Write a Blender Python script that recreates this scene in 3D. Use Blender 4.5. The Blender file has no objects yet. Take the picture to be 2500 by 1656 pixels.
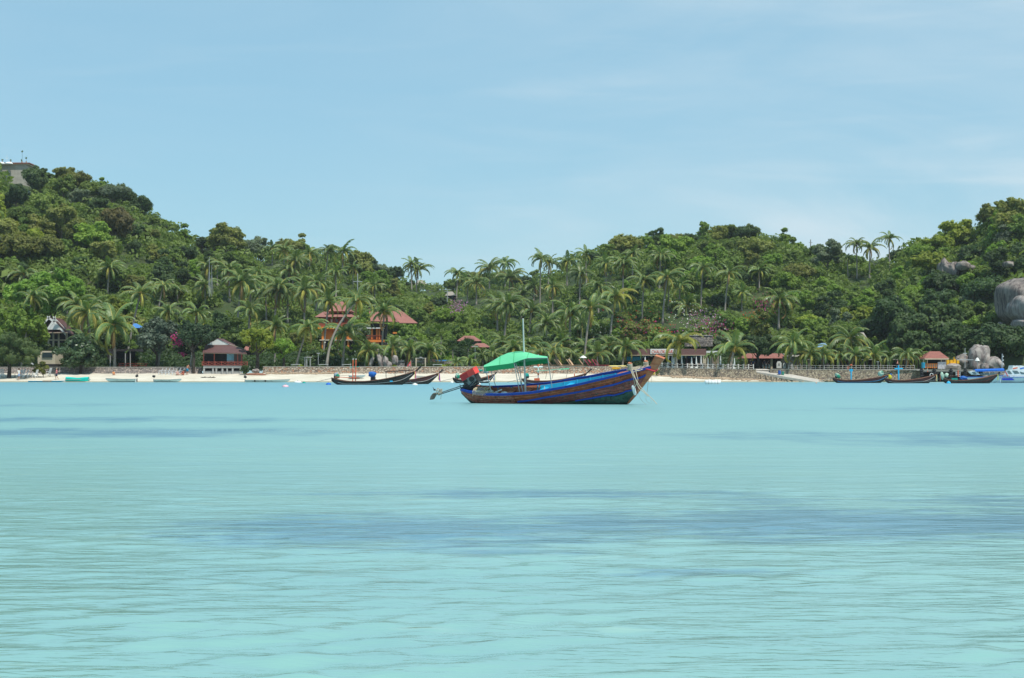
import bpy, math, random
import numpy as np
from mathutils import Vector, Matrix, Euler, noise as mnoise

rng = np.random.default_rng(7)
random.seed(7)
R_ = math.radians
scene = bpy.context.scene
COL = scene.collection

# ------------------------------------------------------------------ camera
FPX, CX, HY, EYE = 4000.0, 1250.0, 907.0, 1.6      # focal length in photo pixels, centre column, horizon row, eye height
cam_d = bpy.data.cameras.new('camera'); cam = bpy.data.objects.new('camera', cam_d); COL.objects.link(cam)
cam.location = (0, 0, EYE); cam.rotation_euler = (R_(90), 0, 0)
cam_d.sensor_width = 36.0; cam_d.lens = 36.0*FPX/2500.0
cam_d.shift_y = (HY-828.0)/2500.0
cam_d.clip_start = 0.2; cam_d.clip_end = 6000
scene.camera = cam

# ------------------------------------------------------------------ world, sun, exposure
SUN = Vector((0.28, -0.34, 0.90)).normalized()      # towards the sun
SKY_STRENGTH = 0.12
HAZE = 0.00011
world = bpy.data.worlds.new('World'); scene.world = world; world.use_nodes = True
wn = world.node_tree; wn.nodes.clear()
out = wn.nodes.new('ShaderNodeOutputWorld'); bg = wn.nodes.new('ShaderNodeBackground')
sky = wn.nodes.new('ShaderNodeTexSky'); sky.sky_type = 'NISHITA'; sky.sun_disc = False
sky.sun_elevation = math.asin(SUN.z); sky.sun_rotation = math.atan2(SUN.x, SUN.y)
sky.air_density = 1.0; sky.dust_density = 0.3; sky.ozone_density = 2.0; sky.altitude = 0
bg.inputs['Strength'].default_value = SKY_STRENGTH
tint = wn.nodes.new('ShaderNodeMix'); tint.data_type = 'RGBA'; tint.blend_type = 'MULTIPLY'
tint.inputs[0].default_value = 1.0
tint.inputs[7].default_value = (0.80, 0.95, 0.95, 1)
wn.links.new(sky.outputs[0], tint.inputs[6])
tc = wn.nodes.new('ShaderNodeTexCoord')
def wnoise(scale, loc, nscale, detail, dist=0.6, rough=0.5, rot=(0, 0, 0)):
    mp = wn.nodes.new('ShaderNodeMapping'); mp.inputs['Scale'].default_value = scale; mp.inputs['Location'].default_value = loc
    mp.inputs['Rotation'].default_value = rot
    wn.links.new(tc.outputs['Generated'], mp.inputs['Vector'])
    n = wn.nodes.new('ShaderNodeTexNoise'); n.inputs['Scale'].default_value = nscale; n.inputs['Detail'].default_value = detail
    n.inputs['Distortion'].default_value = dist; n.inputs['Roughness'].default_value = rough
    wn.links.new(mp.outputs[0], n.inputs['Vector']); return n
def wramp(n, a, b, lo=0.0, hi=1.0):
    m = wn.nodes.new('ShaderNodeMapRange'); m.interpolation_type = 'SMOOTHSTEP'
    m.inputs[1].default_value = a; m.inputs[2].default_value = b; m.inputs[3].default_value = lo; m.inputs[4].default_value = hi
    wn.links.new(n, m.inputs[0]); return m.outputs[0]
CLOUD_COL = (4.6, 5.5, 6.0, 1)
n1 = wnoise((1, 1, 5.0), (0.3, 0.1, 0.25), 3.2, 6, 0.4, 0.5, (0, R_(8), 0))
n2 = wnoise((1, 1, 9.0), (1.7, 0.6, 0.0), 4.5, 7, 0.8, 0.55, (0, R_(-6), 0))
sx = wn.nodes.new('ShaderNodeSeparateXYZ'); wn.links.new(tc.outputs['Generated'], sx.inputs[0])
f1 = wramp(n1.outputs['Fac'], 0.40, 0.85, 0.0, 0.45)
f2 = wramp(n2.outputs['Fac'], 0.45, 0.85, 0.0, 0.30)
# thin cloud thickens towards the right of the bay (east), a broad soft veil
f3 = wramp(sx.outputs['X'], -0.16, 0.26, 0.06, 1.0)
bank = wramp(sx.outputs['Z'], 0.02, 0.16, 1.0, 0.25)
def wmath(op, a, b):
    m = wn.nodes.new('ShaderNodeMath'); m.operation = op
    for i, v in enumerate((a, b)):
        if isinstance(v, (int, float)): m.inputs[i].default_value = v
        else: wn.links.new(v, m.inputs[i])
    return m.outputs[0]
cf = wmath('MAXIMUM', f1, f2)
cf = wmath('MULTIPLY', cf, wmath('ADD', 0.45, f3))
n3 = wnoise((1, 1, 3.2), (0.9, 2.6, 0.0), 4.2, 6, 0.7, 0.55)
cf = wmath('ADD', cf, wmath('MULTIPLY', wmath('MULTIPLY', f3, bank), wramp(n3.outputs['Fac'], 0.36, 0.60, 0.18, 1.0)))
cf = wmath('MINIMUM', cf, 1.0)
veil = wn.nodes.new('ShaderNodeMix'); veil.data_type = 'RGBA'; veil.inputs[0].default_value = 0.65; veil.inputs[7].default_value = (2.15, 4.0, 5.1, 1)
wn.links.new(tint.outputs[2], veil.inputs[6])      # thin even veil of high cloud over the whole sky
cm = wn.nodes.new('ShaderNodeMix'); cm.data_type = 'RGBA'; cm.inputs[7].default_value = CLOUD_COL
wn.links.new(cf, cm.inputs[0]); wn.links.new(veil.outputs[2], cm.inputs[6])
wn.links.new(cm.outputs[2], bg.inputs['Color']); wn.links.new(bg.outputs[0], out.inputs['Surface'])

sun_d = bpy.data.lights.new('sun', 'SUN'); sun_d.energy = 3.6; sun_d.angle = R_(0.5); sun_d.color = (1.0, 0.955, 0.88)
sun = bpy.data.objects.new('sun', sun_d); COL.objects.link(sun); sun.rotation_euler = SUN.to_track_quat('Z', 'Y').to_euler()
sun.location = (0, 0, 200)
scene.view_settings.view_transform = 'Standard'; scene.view_settings.look = 'None'
scene.view_settings.gamma = 1.0; scene.view_settings.exposure = 0.3; scene.view_settings.use_curve_mapping = False
scene.render.engine = 'CYCLES'
scene.cycles.max_bounces = 6; scene.cycles.diffuse_bounces = 3; scene.cycles.glossy_bounces = 2
scene.cycles.transparent_max_bounces = 4; scene.cycles.transmission_bounces = 3

# ------------------------------------------------------------------ helpers
def P(px, py, Y):
    """the point that stands at depth Y on the sight line through photo pixel (px, py)"""
    return Vector(((px-CX)/FPX*Y, Y, EYE+(HY-py)/FPX*Y))
def tag(o, label=None, cat=None, group=None, kind=None):
    if label: o['label'] = label
    if cat: o['category'] = cat
    if group: o['group'] = group
    if kind: o['kind'] = kind
    return o
def empty(name, loc=(0, 0, 0), rz=0, label=None, cat=None, group=None):
    o = bpy.data.objects.new(name, None); COL.objects.link(o); o.empty_display_size = 0.3
    o.location = loc; o.rotation_euler = (0, 0, rz)
    return tag(o, label, cat, group)
def link(name, me, mat=None, parent=None, loc=None):
    o = bpy.data.objects.new(name, me); COL.objects.link(o)
    if parent: o.parent = parent
    if loc is not None: o.location = loc
    if mat:
        if not me.materials: me.materials.append(mat)
        elif me.materials[0] is not mat:
            o.material_slots[0].link = 'OBJECT'; o.material_slots[0].material = mat
    return o
def copy_tree(o, parent=None):
    c = o.copy(); COL.objects.link(c)
    if parent is not None: c.parent = parent
    for ch in list(o.children):
        copy_tree(ch, c)
    return c
def mesh_np(name, V, F, smooth=False, mat=None, lv=None):
    """V (n,3), F (m,k) arrays -> mesh"""
    me = bpy.data.meshes.new(name)
    V = np.asarray(V, dtype=np.float32); F = np.asarray(F, dtype=np.int32); k = F.shape[1]
    me.vertices.add(len(V)); me.vertices.foreach_set('co', V.ravel())
    me.loops.add(F.size); me.loops.foreach_set('vertex_index', F.ravel())
    me.polygons.add(len(F)); me.polygons.foreach_set('loop_start', np.arange(0, F.size, k, dtype=np.int32))
    me.polygons.foreach_set('use_smooth', np.full(len(F), bool(smooth)))
    me.update(calc_edges=True)
    if lv is not None:
        a = me.attributes.new('lv', 'FLOAT', 'POINT'); a.data.foreach_set('value', np.asarray(lv, dtype=np.float32))
    if mat: me.materials.append(mat)
    return me

class MB:
    def __init__(s): s.v = []; s.f = []
    def add(s, vs, fs):
        b = len(s.v); s.v += [tuple(v) for v in vs]; s.f += [tuple(b+i for i in f) for f in fs]; return s
    def box(s, c, size, rot=None):
        hx, hy, hz = size[0]/2, size[1]/2, size[2]/2
        m = Euler(rot).to_matrix() if rot else None
        vs = []
        for dx, dy, dz in ((-1,-1,-1),(1,-1,-1),(1,1,-1),(-1,1,-1),(-1,-1,1),(1,-1,1),(1,1,1),(-1,1,1)):
            p = Vector((dx*hx, dy*hy, dz*hz))
            if m: p = m @ p
            vs.append(p+Vector(c))
        return s.add(vs, ((0,3,2,1),(4,5,6,7),(0,1,5,4),(1,2,6,5),(2,3,7,6),(3,0,4,7)))
    def box2(s, a, b):
        return s.box([(a[i]+b[i])/2 for i in range(3)], [abs(b[i]-a[i]) for i in range(3)])
    def tube(s, pts, r, n=6, cap=True):
        pts = [Vector(p) for p in pts]; N = len(pts)
        rr = r if hasattr(r, '__len__') else [r]*N
        vs = []; prev = None
        for i, p in enumerate(pts):
            t = (pts[min(i+1, N-1)]-pts[max(i-1, 0)])
            if t.length < 1e-9: t = Vector((0, 0, 1))
            t.normalize()
            u = prev if prev is not None else (Vector((0, 0, 1)) if abs(t.z) < 0.9 else Vector((1, 0, 0)))
            u = (u-t*u.dot(t)); u = u.normalized() if u.length > 1e-6 else t.orthogonal().normalized()
            w = t.cross(u); prev = u
            for k in range(n):
                a = 2*math.pi*k/n
                vs.append(p+(u*math.cos(a)+w*math.sin(a))*rr[i])
        fs = []
        for i in range(N-1):
            for k in range(n):
                fs.append((i*n+k, i*n+(k+1) % n, (i+1)*n+(k+1) % n, (i+1)*n+k))
        if cap: fs.append(tuple(range(n-1, -1, -1))); fs.append(tuple((N-1)*n+k for k in range(n)))
        return s.add(vs, fs)
    def lathe(s, prof, c=(0, 0, 0), n=12):
        """prof: list of (r, z)"""
        vs = []; fs = []; N = len(prof)
        for r, z in prof:
            for k in range(n):
                a = 2*math.pi*k/n; vs.append((c[0]+r*math.cos(a), c[1]+r*math.sin(a), c[2]+z))
        for i in range(N-1):
            for k in range(n): fs.append((i*n+k, i*n+(k+1) % n, (i+1)*n+(k+1) % n, (i+1)*n+k))
        fs.append(tuple(range(n-1, -1, -1))); fs.append(tuple((N-1)*n+k for k in range(n)))
        return s.add(vs, fs)
    def slab(s, poly, t):
        """planar polygon with thickness vector t"""
        n = len(poly); t = Vector(t); poly = [Vector(p) for p in poly]
        vs = poly+[p+t for p in poly]
        fs = [tuple(range(n-1, -1, -1)), tuple(range(n, 2*n))]+[(i, (i+1) % n, n+(i+1) % n, n+i) for i in range(n)]
        return s.add(vs, fs)
    def build(s, name, mat, parent=None, smooth=False, loc=None):
        me = bpy.data.meshes.new(name); me.from_pydata(s.v, [], s.f); me.update()
        if smooth: me.polygons.foreach_set('use_smooth', [True]*len(me.polygons))
        return link(name, me, mat, parent, loc)

def interp(x, xs, ys): return float(np.interp(x, xs, ys))

# ------------------------------------------------------------------ materials
def lin(*c): return tuple(((v/255.0)/12.92 if v/255.0 <= 0.04045 else ((v/255.0+0.055)/1.055)**2.4) for v in c)
class NT:
    def __init__(s, name):
        s.m = bpy.data.materials.new(name); s.m.use_nodes = True; s.t = s.m.node_tree; s.t.nodes.clear()
        s.out = s.n('ShaderNodeOutputMaterial')
    def n(s, typ, **kw):
        x = s.t.nodes.new(typ)
        for k, v in kw.items(): setattr(x, k, v)
        return x
    def l(s, a, b): s.t.links.new(a, b)
    def coord(s, scale=(1, 1, 1), rot=(0, 0, 0), kind='Object'):
        c = s.n('ShaderNodeTexCoord'); mp = s.n('ShaderNodeMapping')
        mp.inputs['Scale'].default_value = scale; mp.inputs['Rotation'].default_value = rot
        s.l(c.outputs[kind], mp.inputs[0]); return mp.outputs[0]
    def noise(s, vec, scale, detail=4, rough=0.55, dist=0.0):
        x = s.n('ShaderNodeTexNoise'); x.inputs['Scale'].default_value = scale; x.inputs['Detail'].default_value = detail
        x.inputs['Roughness'].default_value = rough; x.inputs['Distortion'].default_value = dist
        if vec is not None: s.l(vec, x.inputs['Vector'])
        return x.outputs['Fac']
    def rng(s, v, a, b, lo=0.0, hi=1.0):
        x = s.n('ShaderNodeMapRange'); x.inputs[1].default_value = a; x.inputs[2].default_value = b
        x.inputs[3].default_value = lo; x.inputs[4].default_value = hi; s.l(v, x.inputs[0]); return x.outputs[0]
    def mix(s, f, a, b, mode='MIX'):
        x = s.n('ShaderNodeMix', data_type='RGBA', blend_type=mode)
        for i, v in ((0, f), (6, a), (7, b)):
            if isinstance(v, (int, float)): x.inputs[i].default_value = v
            elif isinstance(v, tuple): x.inputs[i].default_value = (*v[:3], 1)
            else: s.l(v, x.inputs[i])
        return x.outputs[2]
    def math(s, op, a, b=0.0):
        x = s.n('ShaderNodeMath', operation=op)
        for i, v in enumerate((a, b)):
            if isinstance(v, (int, float)): x.inputs[i].default_value = v
            else: s.l(v, x.inputs[i])
        return x.outputs[0]
    def bump(s, h, strength, dist):
        x = s.n('ShaderNodeBump'); x.inputs['Strength'].default_value = strength; x.inputs['Distance'].default_value = dist
        s.l(h, x.inputs['Height']); return x.outputs[0]
    def bsdf(s, col, rough=0.6, normal=None, spec=0.4, metallic=0.0):
        b = s.n('ShaderNodeBsdfPrincipled')
        if isinstance(col, tuple): b.inputs['Base Color'].default_value = (*col[:3], 1)
        else: s.l(col, b.inputs['Base Color'])
        if isinstance(rough, (int, float)): b.inputs['Roughness'].default_value = rough
        else: s.l(rough, b.inputs['Roughness'])
        b.inputs['Specular IOR Level'].default_value = spec; b.inputs['Metallic'].default_value = metallic
        if normal is not None: s.l(normal, b.inputs['Normal'])
        s.l(b.outputs[0], s.out.inputs['Surface']); return b
_mc = {}
def M(name, rgb=None, rough=0.6, var=0.18, scale=2.5, spec=0.35, metallic=0.0, bump=0.0, stretch=(1, 1, 1)):
    """plain painted or raw surface with mottling and light wear"""
    if name in _mc: return _mc[name]
    t = NT(name); v = t.coord(stretch)
    n = t.noise(v, scale, 5, 0.6); n2 = t.noise(v, scale*7, 3, 0.6)
    f = t.rng(t.math('ADD', t.math('MULTIPLY', n, 0.65), t.math('MULTIPLY', n2, 0.35)), 0.32, 0.68)
    a = tuple(c*(1-var) for c in rgb); b = tuple(min(1, c*(1+var)) for c in rgb)
    col = t.mix(f, a, b)
    nm = t.bump(n2, bump, 0.03) if bump else None
    t.bsdf(col, rough, nm, spec, metallic); _mc[name] = t.m
    return t.m
def two_tone(name, a, b, scale, lo, hi, rough=0.7, stretch=(1, 1, 1), bump=0.3, c=None):
    if name in _mc: return _mc[name]
    t = NT(name); v = t.coord(stretch)
    n = t.noise(v, scale, 7, 0.65, 0.4); f = t.rng(n, lo, hi)
    col = t.mix(f, a, b)
    if c:
        n3 = t.noise(v, scale*2.3, 5, 0.7, 0.6); col = t.mix(t.rng(n3, 0.60, 0.70), col, c)
    t.bsdf(col, rough, t.bump(n, bump, 0.02), 0.3); _mc[name] = t.m
    return t.m

def leaf_mat(name, dark, light, trans=0.42, rough=0.55, spec=0.25):
    """leaf: per-leaf variation from the lv attribute, light passing through"""
    t = NT(name)
    at = t.n('ShaderNodeAttribute'); at.attribute_name = 'lv'
    v = t.coord((1, 1, 1)); n = t.noise(v, 0.55, 3, 0.5)
    oi = t.n('ShaderNodeObjectInfo')
    f = t.math('ADD', t.math('MULTIPLY', at.outputs['Fac'], 0.6), t.math('MULTIPLY', t.rng(n, 0.3, 0.7), 0.4))
    col = t.mix(f, dark, light)
    hsv = t.n('ShaderNodeHueSaturation'); t.l(col, hsv.inputs['Color'])
    t.l(t.rng(oi.outputs['Random'], 0, 1, 0.78, 1.22), hsv.inputs['Value'])
    t.l(t.rng(t.math('FRACT', t.math('MULTIPLY', oi.outputs['Random'], 17.3)), 0, 1, 0.487, 0.507), hsv.inputs['Hue'])
    b = t.bsdf(hsv.outputs[0], rough, None, spec)
    tr = t.n('ShaderNodeBsdfTranslucent'); t.l(t.mix(1.0, hsv.outputs[0], (1.15, 1.25, 0.6), 'MULTIPLY'), tr.inputs['Color'])
    mx = t.n('ShaderNodeMixShader'); mx.inputs[0].default_value = trans
    t.l(b.outputs[0], mx.inputs[1]); t.l(tr.outputs[0], mx.inputs[2]); t.l(mx.outputs[0], t.out.inputs['Surface'])
    return t.m
LEAF = {
 'dark green':        leaf_mat('dark green leaves', (0.034, 0.068, 0.028), (0.130, 0.200, 0.070)),
 'mid green':         leaf_mat('mid green leaves', (0.066, 0.118, 0.024), (0.270, 0.360, 0.085)),
 'bright green':      leaf_mat('bright green leaves', (0.095, 0.180, 0.024), (0.310, 0.460, 0.080)),
 'yellow-green':      leaf_mat('yellow green leaves', (0.140, 0.195, 0.022), (0.400, 0.460, 0.075)),
 'olive':             leaf_mat('olive leaves', (0.100, 0.122, 0.028), (0.340, 0.360, 0.100)),
 'grey-green':        leaf_mat('grey green leaves', (0.085, 0.120, 0.070), (0.270, 0.330, 0.205)),
 'rusty brown-green': leaf_mat('rusty leaves', (0.100, 0.092, 0.034), (0.270, 0.230, 0.090)),
}
PINK = leaf_mat('pink blossom', (0.42, 0.03, 0.16), (0.65, 0.09, 0.32)); RED = leaf_mat('red blossom', (0.45, 0.04, 0.03), (0.62, 0.12, 0.06))
LILAC = leaf_mat('lilac blossom', (0.36, 0.14, 0.34), (0.55, 0.28, 0.52)); WHITEB = leaf_mat('white blossom', (0.55, 0.55, 0.50), (0.8, 0.8, 0.75))
FROND = leaf_mat('green palm leaves', (0.070, 0.137, 0.035), (0.194, 0.271, 0.093), 0.30, 0.4, 0.35)
FROND_Y = leaf_mat('yellowing palm leaves', (0.180, 0.200, 0.034), (0.390, 0.370, 0.080), 0.30)
FROND_D = leaf_mat('dry palm leaves', (0.280, 0.158, 0.061), (0.465, 0.295, 0.132), 0.2)
BARK = M('bark', (0.16, 0.125, 0.095), 0.9, 0.35, 1.5, 0.1, bump=0.4)
PALM_BARK = M('palm bark', (0.30, 0.265, 0.225), 0.9, 0.30, 3.0, 0.1, bump=0.3, stretch=(1, 1, 4))
DARK_BARK = M('dark bark', (0.06, 0.05, 0.042), 0.9, 0.3, 1.5, 0.1)
# ------------------------------------------------------------------ terrain
SKX0 = [-700,-200,0,60,90,130,200,270,330,370,400,440,480,520,560,600,640,700,760,830,880,930,960,1000,1050,1130,1180,1250,1290,1320,1360,1400,1440,1500,1530,1580,1630,1680,1750,1790,1850,1900,1930,1980,2010,2060,2150,2220,2260,2300,2370,2400,2440,2480,2500,2700,3200]
SKY0 = [380,385,405,420,432,430,440,458,485,505,532,560,585,578,572,598,622,608,602,614,645,658,672,690,692,690,672,676,690,672,655,632,620,585,588,575,570,562,552,566,572,583,592,588,590,602,612,592,580,575,575,545,512,497,492,480,520]
SKX = list(range(-700, 3201, 10)); SKY_ = [float(np.interp(x, SKX0, SKY0))+float(np.interp(x, [1560,1640,1720,1760,1900,1960,2200,2240], [0,9,9,2,2,15,15,0])) for x in SKX]
RX = [-700,0,300,600,900,1290,1500,1750,2100,2250,2500,3200]
RR = [420,430,430,450,500,560,450,440,430,400,365,360]
WX = [-900,1500,1600,1750,1850,2000,2300,3400]
WY = [259.5,259.5,256,253,252,251,250,250]
WZ = [2.28,2.25,2.15,1.95,1.88,1.85,1.85,1.85]
def zterr(px, Y):
    px = np.asarray(px, float); Y = np.asarray(Y, float)
    R = np.interp(px, RX, RR); sk = np.interp(px, SKX, SKY_)
    th = 3.2
    Hr = EYE+(HY-sk)/FPX*R-th
    z0 = np.interp(px, WX, WZ)-0.12
    Y1 = 284.0
    t = np.clip((Y-Y1)/(R-Y1), 0, 1)
    s = 0.30*t+0.70*(t*t*(3-2*t))**0.85
    z = z0+(Hr-z0)*s
    back = np.clip((Y-R)/260.0, 0, 1)
    z = z-(Hr*0.75)*back*back*(3-2*back)
    X = (px-CX)/FPX*Y
    nz = (np.sin(X*0.11+1.3*np.sin(Y*0.05))*np.cos(Y*0.09+0.7*np.sin(X*0.07)))*1.1*np.clip(t*4, 0, 1)
    return z+nz
def terrain_hit(px, py, ymin=262.0):
    Ys = np.arange(ymin, 700, 1.0)
    pp = HY-(zterr(np.full_like(Ys, px), Ys)-EYE)/Ys*FPX
    i = np.argmax(pp <= py)
    if pp[i] > py: return None
    return float(Ys[i])
def zt(px, Y): return float(zterr(px, Y))
def px_of(x, Y): return CX+x/Y*FPX

def polar_sheet(name, pxs, rows, zf, mat, kind='structure'):
    nx, ny = len(pxs), len(rows); V = np.zeros((ny, nx, 3))
    for j, Yj in enumerate(rows):
        Yv = np.asarray(Yj(pxs) if callable(Yj) else np.full(nx, Yj), float)
        V[j, :, 0] = (pxs-CX)/FPX*Yv; V[j, :, 1] = Yv; V[j, :, 2] = zf(pxs, Yv)
    i = np.arange(nx*ny).reshape(ny, nx)
    F = np.stack([i[:-1, :-1], i[:-1, 1:], i[1:, 1:], i[1:, :-1]], -1).reshape(-1, 4)
    o = link(name, mesh_np(name, V.reshape(-1, 3), F, True, mat)); return tag(o, kind=kind)

t_ = NT('forest floor'); v_ = t_.coord(); n_ = t_.noise(v_, 0.25, 6); n2_ = t_.noise(v_, 2.5, 4)
c_ = t_.mix(t_.rng(n_, 0.35, 0.65), (0.035, 0.060, 0.020), (0.075, 0.090, 0.040))
c_ = t_.mix(t_.rng(n2_, 0.5, 0.7), c_, (0.05, 0.08, 0.03)); t_.bsdf(c_, 0.95, t_.bump(n2_, 0.6, 0.2), 0.1)
FLOOR = t_.m
pxs = np.linspace(-900, 3400, 330)
rows = [lambda p, k=k: np.interp(p, WX, WY)+0.45+k*2.2 for k in range(0, 9)]+list(np.linspace(284, 600, 90))+[640, 700, 780]
tag(polar_sheet('hill_terrain', pxs, rows, zterr, FLOOR), 'forested hillside rising behind the beach')

# beach
BW = [-900,1500,1600,1750,1850,1930,2100,3400]; BZ = [1.32,1.30,0.95,0.55,0.30,-0.35,-0.7,-0.8]
def zbeach(px, Y):
    w = np.interp(px, WX, WY); zw = np.interp(px, BW, BZ)
    ys = 246.3+0.6*np.sin(px*0.011)+0.3*np.sin(px*0.033)
    t = (Y-ys)/(w-ys)
    z = np.where(t > 0, zw*np.clip(t, 0, 1)**0.9, 0.06*(Y-ys))
    z = np.where(zw < 0, np.minimum(z, zw), z)
    return z+0.03*np.sin(px*0.09+Y*0.8)*np.clip(t, 0, 1)
t_ = NT('pale sand'); v_ = t_.coord(); n_ = t_.noise(v_, 0.35, 6, 0.6); n2_ = t_.noise(v_, 5.0, 4)
c_ = t_.mix(t_.rng(n_, 0.35, 0.7), (0.54, 0.49, 0.39), (0.69, 0.64, 0.53))
c_ = t_.mix(t_.rng(n2_, 0.62, 0.72), c_, (0.42, 0.34, 0.25))
sp_ = t_.n('ShaderNodeSeparateXYZ'); t_.l(v_, sp_.inputs[0])
wet = t_.rng(t_.math('ADD', sp_.outputs['Z'], t_.math('MULTIPLY', n_, 0.12)), 0.14, 0.24)
c_ = t_.mix(wet, (0.33, 0.30, 0.22), c_)
t_.bsdf(c_, 0.9, t_.bump(n2_, 0.4, 0.08), 0.15); SAND = t_.m
tag(polar_sheet('beach', np.linspace(-900, 2300, 500), [lambda p, k=k: 238+(np.interp(p, WX, WY)+0.3-238)*k/26.0 for k in range(27)], zbeach, SAND), 'pale sand beach along the bay')

# ------------------------------------------------------------------ water
def water_rows():
    ys = [-80.0, -20.0, 1.0]; y = 4.5
    while y < 262: ys.append(y); y *= 1.0085 if y < 80 else 1.014
    ys.append(263.0); return np.array(ys)
wr = water_rows(); ang = np.concatenate([[-2.2, -1.2, -0.8, -0.6, -0.5], np.linspace(-0.42, 0.42, 640), [0.5, 0.6, 0.8, 1.2, 2.2]])
WYg = np.repeat(wr[:, None], len(ang), 1); WXg = ang[None, :]*np.maximum(wr[:, None], 14.0)
Z = np.zeros_like(WXg)
g2 = np.random.default_rng(3)
for k in range(64):
    lam = 0.14*(6.5)**g2.random()                      # 0.22 .. 3 m
    th = math.radians(108)+g2.normal(0, 0.42)           # travel direction; crests lie nearly across the view
    a = 0.0020*lam**0.85*(0.6+0.8*g2.random())
    kx, ky = math.cos(th)*2*math.pi/lam, math.sin(th)*2*math.pi/lam
    sp = np.gradient(wr)                                # row spacing
    fade = np.clip(1.6-sp/(lam/3.2), 0, 1)[:, None]
    ph = kx*WXg+ky*WYg+g2.random()*6.28
    w = np.sin(ph); Z += fade*a*(w+0.35*(w*w-0.5))
def vnoise(x, y, seed):
    tb = np.random.default_rng(seed).random((64, 64)); xi = np.floor(x).astype(int); yi = np.floor(y).astype(int); fx = x-xi; fy = y-yi; fx = fx*fx*(3-2*fx); fy = fy*fy*(3-2*fy)
    g = lambda i, j: tb[i % 64, j % 64]
    return (g(xi, yi)*(1-fx)+g(xi+1, yi)*fx)*(1-fy)+(g(xi, yi+1)*(1-fx)+g(xi+1, yi+1)*fx)*fy
cl = 0.6*vnoise(WXg*0.75+0.2*WYg, WYg*1.3-0.25*WXg, 5)+0.4*vnoise(WXg*0.22, WYg*0.4, 6)
Z *= 0.30+1.25*np.clip((cl-0.30)/0.45, 0, 1)**1.5
Z[:, :5] = 0; Z[:, -5:] = 0; Z[:3] = 0; Z[wr > 120] *= 0.3
V = np.stack([WXg, WYg, Z], -1).reshape(-1, 3)
i_ = np.arange(V.shape[0]).reshape(WXg.shape)
F = np.stack([i_[:-1, :-1], i_[:-1, 1:], i_[1:, 1:], i_[1:, :-1]], -1).reshape(-1, 4)
t_ = NT('shallow sea water'); v_ = t_.coord()
sp_ = t_.n('ShaderNodeSeparateXYZ'); t_.l(v_, sp_.inputs[0])
wob = t_.noise(t_.coord((0.5, 0.16, 1)), 1.0, 5, 0.6); wob2 = t_.noise(t_.coord((0.22, 0.5, 1)), 0.9, 4, 0.6)
fine = t_.noise(t_.coord((0.9, 2.6, 1)), 1.2, 4, 0.65)
WC_NEAR, WC_FAR, WC_PATCH = (0.200, 0.385, 0.360), (0.155, 0.345, 0.405), (0.095, 0.225, 0.285)
base = t_.mix(t_.rng(sp_.outputs['Y'], 20, 170), WC_NEAR, WC_FAR)
base = t_.mix(t_.rng(wob2, 0.35, 0.65, 0, 1), base, t_.mix(1.0, base, (1.10, 1.07, 1.03), 'MULTIPLY'))
# weed and reef patches on the sea bed
mask = None
streak = t_.noise(t_.coord((0.35, 2.2, 1), (0, 0, R_(-3))), 1.0, 6, 0.7, 0.6)
for (cx, cy, rx, ry, s) in ((4.2, 17.2, 5.6, 1.9, 1.0), (9.6, 16.4, 5.2, 2.3, 1.0), (-0.9, 16.6, 2.6, 1.8, 0.95), (-0.6, 14.6, 1.3, 0.6, 0.7), (0.2, 21.4, 3.0, 0.9, 0.75), (6.5, 20.2, 4.5, 1.3, .6), (15, 18.0, 5.0, 2.6, .9), (1.6, 13.0, 1.1, 0.35, 0.5),
                            (-10.5, 43.0, 6.0, 3.6, 0.75), (-14.5, 54.5, 8.0, 3.6, 0.7), (-6.0, 54.0, 4.0, 1.2, 0.6), (9.5, 41, 5.5, 3.0, 0.7), (14, 38, 7.0, 3.4, 0.9), (20, 68, 10.0, 6.0, 0.5), (-24, 78, 12, 5, 0.4), (4, 110, 16, 8, 0.25)):
    dx = t_.math('DIVIDE', t_.math('SUBTRACT', sp_.outputs['X'], cx), rx); dy = t_.math('DIVIDE', t_.math('SUBTRACT', sp_.outputs['Y'], cy), ry)
    d = t_.math('SQRT', t_.math('ADD', t_.math('MULTIPLY', dx, dx), t_.math('MULTIPLY', dy, dy)))
    mm = t_.math('MULTIPLY', t_.rng(d, 1.5, 0.3), s)
    mask = mm if mask is None else t_.math('MAXIMUM', mask, mm)
nz_ = t_.math('ADD', t_.math('MULTIPLY', t_.math('SUBTRACT', streak, 0.5), 2.2), t_.math('ADD', t_.math('MULTIPLY', t_.math('SUBTRACT', wob, 0.5), 1.5), t_.math('MULTIPLY', t_.math('SUBTRACT', fine, 0.5), 1.5)))
mask = t_.math('MULTIPLY', t_.rng(t_.math('ADD', mask, t_.math('MULTIPLY', nz_, t_.rng(mask, 0.0, 0.35))), 0.20, 0.85), 0.95)
base = t_.mix(mask, base, WC_PATCH)
# pale sandbars / lighter shallows
pale = t_.noise(t_.coord((0.55, 1.4, 1)), 1.1, 3, 0.5); base = t_.mix(t_.rng(pale, 0.66, 0.76, 0, 0.35), base, (0.40, 0.56, 0.42))
shore = t_.math('ADD', sp_.outputs['Y'], t_.math('MULTIPLY', wob2, 8)); base = t_.mix(t_.rng(shore, 236, 250), base, (0.30, 0.44, 0.36))
r1 = t_.noise(t_.coord((1.6, 5.5, 1), (0, 0, R_(-4))), 1.0, 3, 0.55, 0.3); r2 = t_.noise(t_.coord((5, 14, 1), (0, 0, R_(5))), 1.0, 3, 0.5); r3 = t_.noise(t_.coord((0.45, 1.3, 1), (0, 0, R_(-6))), 1.0, 3, 0.6)
h = t_.math('ADD', t_.math('MULTIPLY', r1, 0.018), t_.math('ADD', t_.math('MULTIPLY', r2, 0.006), t_.math('MULTIPLY', r3, 0.042)))
nrm = t_.bump(h, 0.9, 1.0)
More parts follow.
